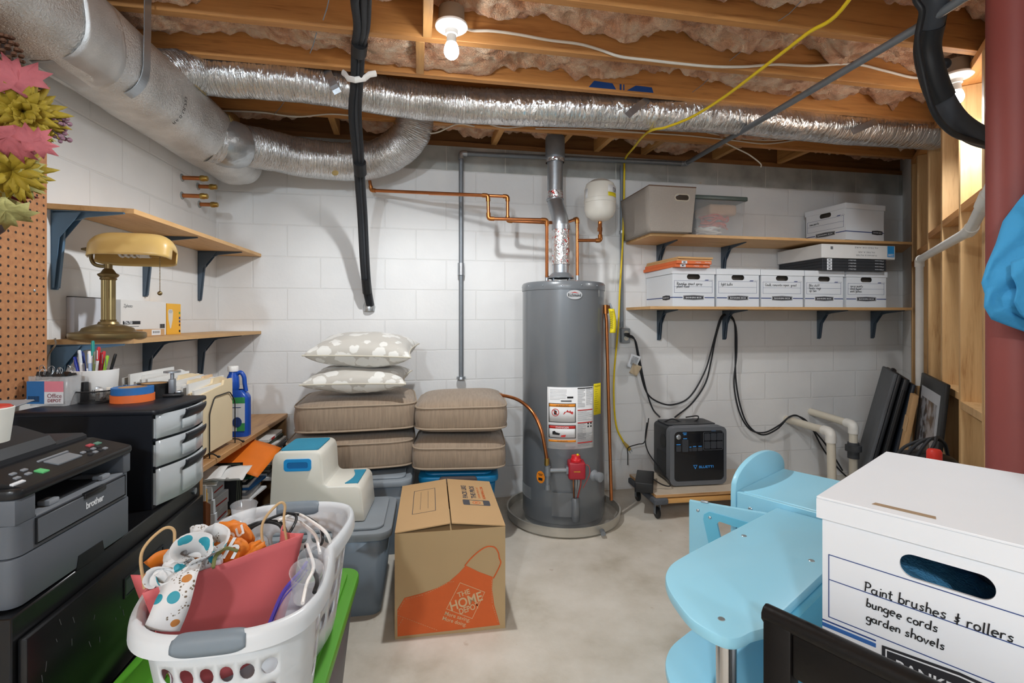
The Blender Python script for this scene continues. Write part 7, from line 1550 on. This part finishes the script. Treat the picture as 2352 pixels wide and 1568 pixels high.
def puff(root, o_, nm, m, px, py, Y, rx, rz, seed, rot=0., ry=None):
    c = P(px, py, Y)-o_; mb = MB()
    def f(u, v):
        a, b_ = 2*pi*u, pi*v-pi/2; d = Vector((cos(a)*cos(b_), sin(a)*cos(b_), sin(b_))); k = 1+.16*noise.noise(d*2.+Vector((seed, 0, 0)))+.07*sin(a*7+seed)*cos(b_)
        q = Vector((d.x*rx*k, d.y*(ry or rx*.6)*k, d.z*rz*k)); return c+Matrix.Rotation(rot, 3, 'Y') @ q
    mb.grid(f, 40, 20, wrap=True); return mb.build(nm, m, root, ang=80)
for k, (px, py, Y, rx, rz, rt) in enumerate(((455, 1280, 1.10, .046, .034, .3), (402, 1312, 1.04, .030, .022, .2), (490, 1245, 1.17, .042, .030, .5), (372, 1330, 1.02, .022, .020, 0.), (488, 1288, 1.10, .022, .022, 0.), (470, 1225, 1.22, .035, .018, .4))): puff(rib, rb0, 'ribbon_fold', M_RIB, px, py, Y, rx, rz, k*2.3, rt)
orb = P(520, 1275, 1.13); ro = thing('ribbon_bow', 'orange ribbon bow with white script lettering in the laundry basket', 'ribbon', orb); op = lambda px, py, Y: P(px, py, Y)-orb
for k, (px, py, Y, rx, rz, rt) in enumerate(((520, 1270, 1.15, .052, .034, -.35), (540, 1228, 1.22, .046, .030, .5), (580, 1262, 1.17, .030, .016, -.4))): puff(ro, orb, 'ribbon_fold', M_RIBO, px, py, Y, rx, rz, k*3.1+1, rt, .026)
strip(ro, 'ribbon_tail', M_RIBO, [op(345, 1300, 1.08), op(370, 1282, 1.09), op(400, 1278, 1.10), op(430, 1282, 1.10)], .045, (.3, -.3, .9)); strip(ro, 'ribbon_trim', M_RIBG, [op(486, 1305, 1.055), op(494, 1275, 1.075), op(520, 1256, 1.10), op(548, 1262, 1.11)], .010, (.2, -.8, .5))
def face_at(px, py, Y, rot):
    c = P(px, py, Y)-orb; n_ = (Vector((0, 0, CZ))-P(px, py, Y)).normalized(); x_ = Vector((0, 0, 1)).cross(n_).normalized(); y_ = n_.cross(x_); R_ = Matrix.Rotation(rot, 3, n_); x_, y_ = R_ @ x_, R_ @ y_
    return lambda x, y: c+x_*x+y_*y+n_*.002
lettering(ro, 'th', M_CARD, face_at(522, 1258, 1.106, radians(-14)), width=.048, shear=.3, bold=.01); lettering(ro, 'ou', M_CARD, face_at(540, 1227, 1.176, radians(30)), width=.046, shear=.3, bold=.01)
# cables and clear cups
for k, (pts, r_, m_, lab) in enumerate((
    ([(560, 1225), (600, 1200), (640, 1205), (650, 1235), (620, 1262), (575, 1255), (555, 1230), (590, 1205), (650, 1180), (680, 1185), (670, 1215), (640, 1250)], .0038, M_BLACK, 'tangled black cable heaped in the laundry basket'),
    ([(548, 1240), (580, 1265), (630, 1260), (660, 1240), (645, 1200), (600, 1198), (560, 1212)], .0035, M_BLACK, 'black cable looped under the tangle in the basket'),
    ([(660, 1178), (700, 1185), (735, 1210), (740, 1245), (720, 1260)], .0035, M_BLACK, 'black cable arcing along the far right basket rim'),
    ([(640, 1195), (680, 1180), (720, 1200), (750, 1225), (762, 1255)], .0042, M_WHITE, 'white cable arcing inside the far right of the basket'),
    ([(650, 1190), (690, 1200), (725, 1230), (735, 1270)], .0042, M_WHITE, 'second white cable inside the right of the basket'),
    ([(705, 1250), (720, 1300), (705, 1340), (695, 1385)], .004, M_WHITE, 'white cable hanging down inside the right basket wall'),
    ([(702, 1252), (712, 1290), (728, 1330), (722, 1360)], .0045, M_BLACK, 'black cable hanging down inside the right basket wall'))):
    rnd = random.Random(k); cable('tangled_cable', lab, 'cable', [P(x, y, 1.27+.12*(1255-y)/80*.5+.03*sin(j*1.7)+(-.12 if y > 1290 else 0)) for j, (x, y) in enumerate(pts)], r_, m_, 8, 8, 'cables in the laundry basket')
M_CUP = clear_mat('clear_cup', 'e6e9ec', .22, .08)
for k, (px, py, Y, tl, lab) in enumerate(((530, 1212, 1.35, .5, 'clear plastic cup lying in the basket, leftmost'), (560, 1195, 1.40, -.4, 'clear plastic cup lying in the basket behind the ribbons'), (600, 1225, 1.30, .9, 'clear plastic cup lying under the black cables'), (715, 1300, 1.22, .3, 'clear plastic cup standing at the right inside the basket'), (700, 1340, 1.12, .2, 'clear plastic cup low at the right inside the basket'))):
    o = MB().lathe([(0, 0), (.024, 0), (.034, .075), (.036, .078)], 24).build('plastic_cup', M_CUP, loc=P(px, py, Y)-Vector((0, 0, .03)), solid=.0012); o.rotation_euler = (tl*1.6, tl, 0); tag(o, lab, 'cup', 'clear cups in the laundry basket')
# ================================================================== play kitchen
M_PK = mat('play_kitchen_blue', '9ad7ee', .38, 0, .03, 5, coat=.15); M_PKD = mat('play_kitchen_panel', '6cc4e2', .42, 0, .03); M_CHR = mat('chrome', 'c9cbcd', .18, .95); M_SCR = mat('screw_steel', 'b9c4c9', .3, .8)
DT, DCN = .565, .55; ZT, ZC = CZ-DT, CZ-DCN
pk0 = PZ(1696, 1125, ZC); pk = thing('play_kitchen', 'light blue wooden play kitchen with a rounded table end and open door', 'toy kitchen', (pk0.x, pk0.y, 0), RK); ipk = local_of(pk)
def kz(px, py, z): p = ipk(PZ(px, py, z)); return p
cb = kz(1797, 1075, ZC); DK = cb.y; WK = .62
MB().box(0, WK, 0, DK, ZC-.016, ZC, .003, 1).build('counter', M_PK, pk)
MB().box(.002, WK, -.016, -.0005, .03, ZC-.001, .002, 1).build('front_panel', M_PK, pk)
MB().box(WK-.016, WK, 0, DK, .0, ZC-.017).build('far_side_panel', M_PK, pk, smooth=False)
MB().box(.0, WK, DK-.014, DK, .03, ZC-.017).build('back_panel', M_PK, pk, smooth=False)
# arched end panel
ap = [(-.018, 0), (DK+.016, 0), (DK+.016, ZC-.01)]
aw = DK+.034; ac = -.018+aw/2
ap += [(ac+aw/2*cos(radians(a)), ZC+.005+.085*sin(radians(a))) for a in range(8, 176, 8)]+[(-.018, ZC-.01)]
MB().prism(ap, -.018, 0, 'x', bev=.004).build('arched_end', M_PK, pk)
p = kz(1737, 1142, ZC-.02); MB().sphere((.045, -.0165, ZC-.045), .007, (1, .4, 1)).build('screw', M_SCR, pk)
# table top
def kt(px, py): q = kz(px, py, ZT); return (q.x, q.y)
a_, b_ = kt(1793, 1166), kt(1888, 1190); l_ = kt(1533, 1305); c_ = kt(1690, 1470)
xl, xr = (a_[0]+l_[0])/2, kt(1886, 1320)[0]; yb = min(a_[1], -.018); yn = min(kt(1640, 1480)[1], c_[1])
tpts = []
W_ = xr-xl
tpts = [kt(1500+x/2.76, 1000+y/2.76) for x, y in ((230, 740), (130, 800), (90, 848), (78, 900), (98, 970), (150, 1052), (230, 1150), (330, 1220), (430, 1270), (500, 1284), (560, 1275), (620, 1243))]
yn = min(p_[1] for p_ in tpts); tpts = [(p_.x, p_.y) for p_ in cr([(a, b, 0) for a, b in tpts], 3)]; tpts = [(xr, yb), (xl, yb)]+tpts+[(xr, tpts[-1][1]+.03)]
tp = MB().prism(tpts, ZT-.022, ZT, 'z', bev=.004).build('table_top', M_PK, pk)
for px, py in ((1657, 1421), (1709, 1230), (1864, 1287)):
    q = kz(px, py, ZT); MB().lathe([(0, .0012), (.006, .001), (.007, 0)], 14, c=(q.x, q.y, ZT)).build('screw', M_SCR, pk)
q = kz(1665, 1440, ZT-.022); lx, ly = kt(1668, 1445)
MB().lathe([(0, .01), (.018, .01), (.018, ZT-.022), (0, ZT-.022)], 24, c=(lx, ly, 0)).build('chrome_leg', M_CHR, pk)
ZLS = .475
ls = [(p_[0], p_[1]) for p_ in tpts]
MB().prism(ls, ZLS-.018, ZLS, 'z', bev=.004).build('lower_shelf', M_PK, pk)
MB().prism(ls, .03, .05, 'z', bev=.004).build('bottom_shelf', M_PK, pk)
MB().box(xr-.002, xr+.014, yn+.16, yb, .0, ZT-.0225).build('side_panel', M_PKD, pk, smooth=False)
MB().box(xl+.01, xr-.003, yb-.016, yb-.002, .0, ZT-.0225).build('rear_panel', M_PKD, pk, smooth=False)
# open door with a window
d0 = P(1583, 1150, 1.56)
zd = CZ-(1150-HY)/F*1.56; d1 = PZ(1762, 1181, zd+.0); e_ = ipk(Vector((d0.x, d0.y, 0))); g_ = ipk(Vector((d1.x, d1.y, 0)))
dang = atan2(g_.y-e_.y, g_.x-e_.x); LD = (Vector((g_.x, g_.y))-Vector((e_.x, e_.y))).length/1.1
door = MB().prism([(0, -.20), (LD, -.20), (LD, 0), (0, 0)], 0, .014, 'y', holes=[[(p_[0], p_[1]) for p_ in ((.100, -.165), (LD-.03, -.165), (LD-.03, -.056), (.080, -.042), (.074, -.050))]]).build('door', M_PK, pk, smooth=False); door.location = (e_.x, e_.y, zd); door.scale = (1.1, 1.1, 1.1); door.rotation_euler = (0, 0, dang)
MB().prism([(.070, -.19), (LD-.012, -.19), (LD-.012, -.034), (.054, -.020), (.040, -.030), (.038, -.044)], -.002, 0, 'y', holes=[[(p_[0], p_[1]) for p_ in ((.100, -.165), (LD-.03, -.165), (LD-.03, -.056), (.080, -.042), (.074, -.050))]]).build('window_frame', M_PKD, door, smooth=False)
for x, z_ in ((.024, -.022), (.056, -.036), (.16, -.036), (.024, -.135)): MB().sphere((x, -.002, z_), .0045, (1, .5, 1), 12, 8).build('screw', M_SCR, door)
MB().box(.03, .05, .002, .012, 0, .006, .002).build('door_catch', M_GALV, door)
# ================================================================== black stool, near box
BA = PZ(1875, 1138, .95)
st_o = BA.copy(); st_o.z = 0; ek1 = Vector((cos(radians(40.5)), sin(radians(40.5)), 0)); ek2 = Vector((sin(radians(40.5)), -cos(radians(40.5)), 0))
M_ESP = mat('espresso_wood', '0c0908', .42, 0, .25, 9, .05, 40, coat=0., spec=.35, stretch=(3, 3, 3)); M_ESPW = mat('worn_edge', '5c4638', .5, 0, .3, 60)
SW = .42
sr = BA-ek1*.075-ek2*.045; sr.z = 0
stool = thing('wooden_chair', 'black wooden chair whose back stands before the large white box', 'chair', sr, RK-radians(4))
ZB, ZSE = .772, .440
tilt_ = .0
for x in (0, SW-.042): MB().box(x, x+.042, -.014, .014, 0, ZB-.002, .004, 2).build('back_post', M_ESP, stool)
MB().box(.0425, SW-.0425, -.011, .011, ZB-.072, ZB-.008, .003, 2).build('top_rail', M_ESP, stool)
MB().tube([(-.002, 0, ZB), (SW+.002, 0, ZB)], .014, 10).build('top_cap', M_ESP, stool)
for x in (.095, .165, .235, .305): MB().box(x, x+.018, -.006, .006, ZSE+.02, ZB-.0725).build('back_slat', M_ESP, stool, smooth=False)
MB().box(.0345, SW-.0345, -.010, .010, ZSE-.03, ZSE+.02).build('lower_rail', M_ESP, stool, smooth=False)
MB().box(.0, SW, .0145, .44, ZSE-.026, ZSE, .006, 2).build('seat', M_ESP, stool)
for x in (.01, SW-.044): MB().box(x, x+.034, .39, .424, 0, ZSE-.0265, .003, 1).build('front_leg', M_ESP, stool)
for z_ in (.20,): MB().box(.03, SW-.03, .40, .416, z_, z_+.03).build('stretcher', M_ESP, stool, smooth=False)
for x in (.012, SW-.03): MB().box(x, x+.018, .0145, .389, .28, .31).build('side_stretcher', M_ESP, stool, smooth=False)
# big near box
WX, DX, ZBX = .325, .40, .688; HX = .95-ZBX
nb = bankers('storage_box', 'large white storage box in the right foreground, marked paint brushes and rollers', Vector((0, 0, 0)), RK, WX, DX, HX-.004, [], None, lid=.030)
cor = Matrix.Rotation(RK, 3, 'Z') @ Vector((-WX/2-.003, -.005, 0)); nb.location = (BA.x-cor.x, BA.y-cor.y, ZBX)
lb = bankers('storage_box', 'white storage box on the black chair seat, beneath the large near box', nb.location.copy(), RK, .315, .39, ZBX-ZSE-.006, [], None); lb.location.z = ZSE+.0006
# its printed face is redrawn at full detail
for ch in list(nb.children):
    if ch.name.split('.')[0] in ('label_frame', 'corner_print', 'stripe', 'logo_panel', 'logo_outline', 'logo_lettering', 'lettering', 'carton', 'inner_panel'): bpy.data.objects.remove(ch)
hw = WX/2-.004; hN = HX-.004
inb = local_of(nb); 
def nbp(px, py): q = hit_y(nb, px, py, 0.); return (q.x, q.z)
h0, h1 = nbp(2066, 1290), nbp(2288, 1360); hz_ = (h0[1]+h1[1])/2
hole = rrect(h0[0], hz_-.0165, h1[0], hz_+.0165, .016, 8)
mb = MB(); mb.prism([(-hw, 0), (hw, 0), (hw, hN-.004), (-hw, hN-.004)], 0, .004, 'y', holes=[hole]); mb.box(-hw, -hw+.004, .004, DX, 0, hN-.004); mb.box(hw-.004, hw, .004, DX, 0, hN-.004); mb.box(-hw+.004, hw-.004, DX-.004, DX, 0, hN-.004); mb.box(-hw+.004, hw-.004, .004, DX-.004, 0, .004); mb.build('carton', M_CARD, nb, smooth=False)
sx, sz = h0[0]-.004, hz_+.030
MB().prism(rrect(-hw*.62, hN-.0002, -hw*.12, hN+.0006, .0002, 1), DX*.0, .004, 'y').build('lid_slot_edge', M_CARD, nb, smooth=False)
q0_, q1_ = nbp(1903, 1272), nbp(1903, 1416); zt_, zb2 = q0_[1], q1_[1]; xa = q0_[0]; f = -.0008; lt = .0011
mb = MB(); xe = hw-.045
mb.box(xa, xa+lt, f, 0, zb2, zt_); mb.box(xa, xe-.03, f, 0, zt_-lt, zt_); mb.box(xa, hw-.01, f, 0, zb2, zb2+lt); zm = nbp(1908, 1332)[1]; mb.box(xa, hw-.01, f, 0, zm, zm+lt); mb.build('label_frame', M_NAVY, nb, smooth=False)
MB().prism([(xe-.03, zt_-.002), (xe-.012, zt_+.016), (xe+.03, zt_+.016), (xe+.012, zt_-.002)], f, 0).build('corner_print', M_NAVY, nb, smooth=False)
zs2 = nbp(1887, 1418)[1]-.001
mb = MB(); xs2 = nbp(2012, 1478)[0]
mb.box(-hw, xs2, f, 0, zs2-.0015, zs2+.0005); mb.build('stripe', M_NAVY, nb, smooth=False)
MB().box(-hw, xs2, f, 0, zs2-.0105, zs2-.0045).build('stripe', mat('stripe_blue', '2f62a8', .6), nb, smooth=False)
LG = (nbp(2026, 1500)[0]+.085, zs2-.022)
logo_print(nb, LG[0], -.0002, LG[1], .17, .050, 'BANKERS BOX')
for s_, (px, py), sz_ in (('Paint brushes & rollers', (1985, 1356), .0245), ('bungee cords', (1990, 1392), .0225), ('garden shovels', (1990, 1424), .0215)):
    x_, z_ = nbp(px, py); hand(nb, s_, M_INK, lambda x, y: Vector((x_+x, -.0010, z_+y)), sz_*.60, .0009, .10, seed=3)
xs_, ys_ = -WX*.30, .018
MB().prism([(xs_, ys_), (xs_+.075, ys_), (xs_+.073, ys_+.011), (xs_+.002, ys_+.011)], hN+.0042, hN+.0047, 'z').build('lid_slot', mat('torn_kraft', '9c8468', .9), nb, smooth=False)
# blue cloth inside the box seen through the hand hole
o = MB(); o.grid(lambda u, v: Vector((u*.17-.135, .02+.24*v, hz_-.012-.10*u+.012*noise.noise(Vector((u*6, v*6, 1))))), 24, 18); o = o.build('blue_towel', mat('towel_blue', '5fa9d6', .95, 0, .2, 120, .6, 200), loc=nb.location, rz=RK, solid=.006); tag(o, 'blue towel inside the large near box, seen through its hand hole', 'towel')
# leaflet on the stool seat
lf = thing('leaflet', 'printed white leaflet standing behind the black chair slats', 'paper', stool.matrix_world @ Vector((0, 0, 0)), RK); lf.location = (sr.x, sr.y, ZSE+.001)
MB().box(.052, .20, .030, .0308, 0, .215).build('sheet', M_PAPER, lf, smooth=False)
mb = MB()
for k in range(24): mb.box(.06, .19-.02*(k % 5 == 2), .0294, .0298, .205-k*.0062, .2075-k*.0062)
o = mb.build('small_print', M_GREYINK, lf, smooth=False)
# ================================================================== column, jacket and things at the right
M_REDP = mat('column_red', '85403a', .55, 0, .10, 7, .06, 40)
cc = Vector(((2272+53-CX)/F*1.45, 1.45, 0)); r_ = thing('steel_column', 'red painted round steel column at the right edge', 'column', cc)
MB().lathe([(0, .012), (.0575, .012), (.0575, ZJ-.012), (0, ZJ-.012)], 48).build('post', M_REDP, r_); MB().box(-.09, .09, -.09, .09, 0, .012).box(-.09, .09, -.09, .09, ZJ-.012, ZJ-.0005).build('base_plate', M_REDP, r_, smooth=False)
YJ = 1.325
prof_j = [(2345, 415), (2328, 450), (2312, 500), (2296, 550), (2274, 600), (2262, 640), (2270, 665), (2268, 695), (2285, 722), (2312, 745), (2345, 770)]
jk = thing('blue_jacket', 'bright blue fabric jacket hanging on the red column', 'jacket', P(2345, 600, YJ)); M_JK = mat('jacket_blue', '3f97c9', .85, 0, .08, 12, .15, 120)
def jl(v):
    s_ = v*(len(prof_j)-1); i = min(int(s_), len(prof_j)-2); f_ = s_-i; a, b_ = prof_j[i], prof_j[i+1]; p = P(a[0]+(b_[0]-a[0])*f_, a[1]+(b_[1]-a[1])*f_, YJ); return p-jk.location
def jf(u, v):
    p = jl(v); a = 2*pi*u; R_ = .11; xl_ = p.x; xr_ = .16; cx_ = (xl_+xr_)/2; hw_j = (xr_-xl_)/2; e = min(1, v*5, (1-v)*5)**.5
    fold = .020*sin(7*(cos(a)*hw_j*9+v*2.6+.5*sin(v*6)))*e+.012*sin(18*(cos(a)*hw_j*5-v*1.4))*e+.012*noise.noise(Vector((cos(a)*3, sin(a)*2, v*5)))
    return Vector((cx_-hw_j*cos(a)*max(e, .15), (-.045*sin(a)+(-fold if sin(a) > 0 else 0)*abs(sin(a)))*max(e, .2), p.z+.012*sin(a*3)*e))
mb = MB(); mb.grid(jf, 120, 60, wrap=True); mb.build('cloth', M_JK, jk, ang=70, solid=.004)
mb = MB(); mb.grid(lambda u, v: jl(.42+.45*v)+Vector((.004+.10*u+.02*v, -.055-.03*sin(pi*u)-.010*sin(u*8+v*5), .02*sin(u*4)-.05*u*v)), 20, 24); mb.build('sleeve_fold', M_JK, jk, ang=70, solid=.006)
# leaning flat things by the stud wall
def lean(name, lab, cat, s_, n_, L, H, T, ang, m, group=None):
    q = rw(s_, n_, .002); root = thing(name, lab, cat, q, RSTUD, group)      # local x toward the camera, local -y into the room
    root.rotation_euler = (Matrix.Rotation(RSTUD, 3, 'Z') @ Matrix.Rotation(-ang, 3, 'X')).to_euler()
    MB().box(0, L, -T, 0, 0, H, .006, 2).build('panel', m, root); return root
def sl(px, Y): return (4.0512-Y)/.8541
M_CT = mat('card_table_black', '1e2024', .4); M_CTG = mat('card_table_grey', '55585c', .6)
r_ = lean('folding_table', 'folded grey topped card table leaning by the stud wall, leftmost of the pile', 'table', .50, .36, .62, .90, .022, radians(13), M_CTG); MB().box(.0, .62, 0.0005, .022, 0, .90, .006, 2).build('table_rim', M_CT, r_); MB().sphere((.30, .01, .90), .03, (2.2, .6, .6)).build('handle', M_CT, r_)
r_ = lean('folding_table', 'folded black card table leaning second in the pile', 'table', .56, .29, .60, .87, .03, radians(12.5), M_CT); MB().tube([(.598, -.015, .05), (.598, -.015, .80)], .010, 8).build('table_leg', M_BLACK, r_)
r_ = lean('folding_table', 'thin dark navy panel leaning third in the pile', 'panel', .64, .245, .56, .84, .018, radians(11.5), mat('panel_navy', '232a35', .4))
r_ = lean('flat_carton', 'flattened brown carton leaning in the pile', 'cardboard', .80, .198, .50, .78, .030, radians(9), M_KRAFT); MB().box(.36, .502, -.034, -.030, .55, .64).build('torn_flap', mat('kraft_light', 'd1ac7e', .7), r_, smooth=False)
r_ = lean('picture_frame', 'black framed photograph leaning against the studs', 'picture frame', 1.14, .10, .66, .90, .022, radians(5), M_BLACK); MB().box(.07, .59, -.0235, -.022, .30, .83).build('mat_board', mat('photo_grey', 'b9bdc4', .4), r_, smooth=False)
def photo():
    m, nt, b = newmat('blurry_photo'); tc = N(nt, 'ShaderNodeTexCoord'); n = N(nt, 'ShaderNodeTexNoise'); n.inputs['Scale'].default_value = 14; nt.links.new(tc.outputs['Object'], n.inputs['Vector']); r = ramp(nt, [(.42, srgb('3b3e45')), (.58, srgb('a7abb3'))]); nt.links.new(n.outputs[0], r.inputs[0]); nt.links.new(r.outputs[0], b.inputs['Base Color']); b.inputs['Roughness'].default_value = .2; return m
MB().box(.12, .54, -.0245, -.0235, .36, .77).build('photograph', photo(), r_, smooth=False)
vq = rw(2.10, .165, 0); vc = thing('shop_vacuum', 'black canister with coiled black leads and a red cap behind the white box', 'canister', vq)
vt = .60
MB().lathe([(0, 0), (.14, 0), (.145, .02), (.145, .50), (.13, .56), (.10, .59), (.05, .605), (0, .608)], 36).build('canister', M_BLACK, vc)
cpx = P(2146, 1052, 2.20)-vq
MB().lathe([(0, 0), (.026, 0), (.028, .01), (.028, .045), (.022, .055), (0, .057)], 20, c=(cpx.x, cpx.y, .600)).build('red_cap', mat('cap_red', 'e2382c', .45), vc)
for k in range(4):
    a = .5+.2*k; pts = [Vector((-.13+.02*k, -.03*k+.03, .56)), Vector((-.10+.02*k, -.03*k, .63+.01*k)), Vector((.0, -.02*k, .665+.008*k)), Vector((.09, .01, .65)), Vector((.13, .03, .58))]; MB().tube(cr(pts, 6), .007, 8).build('coiled_lead', M_RUBBER, vc)
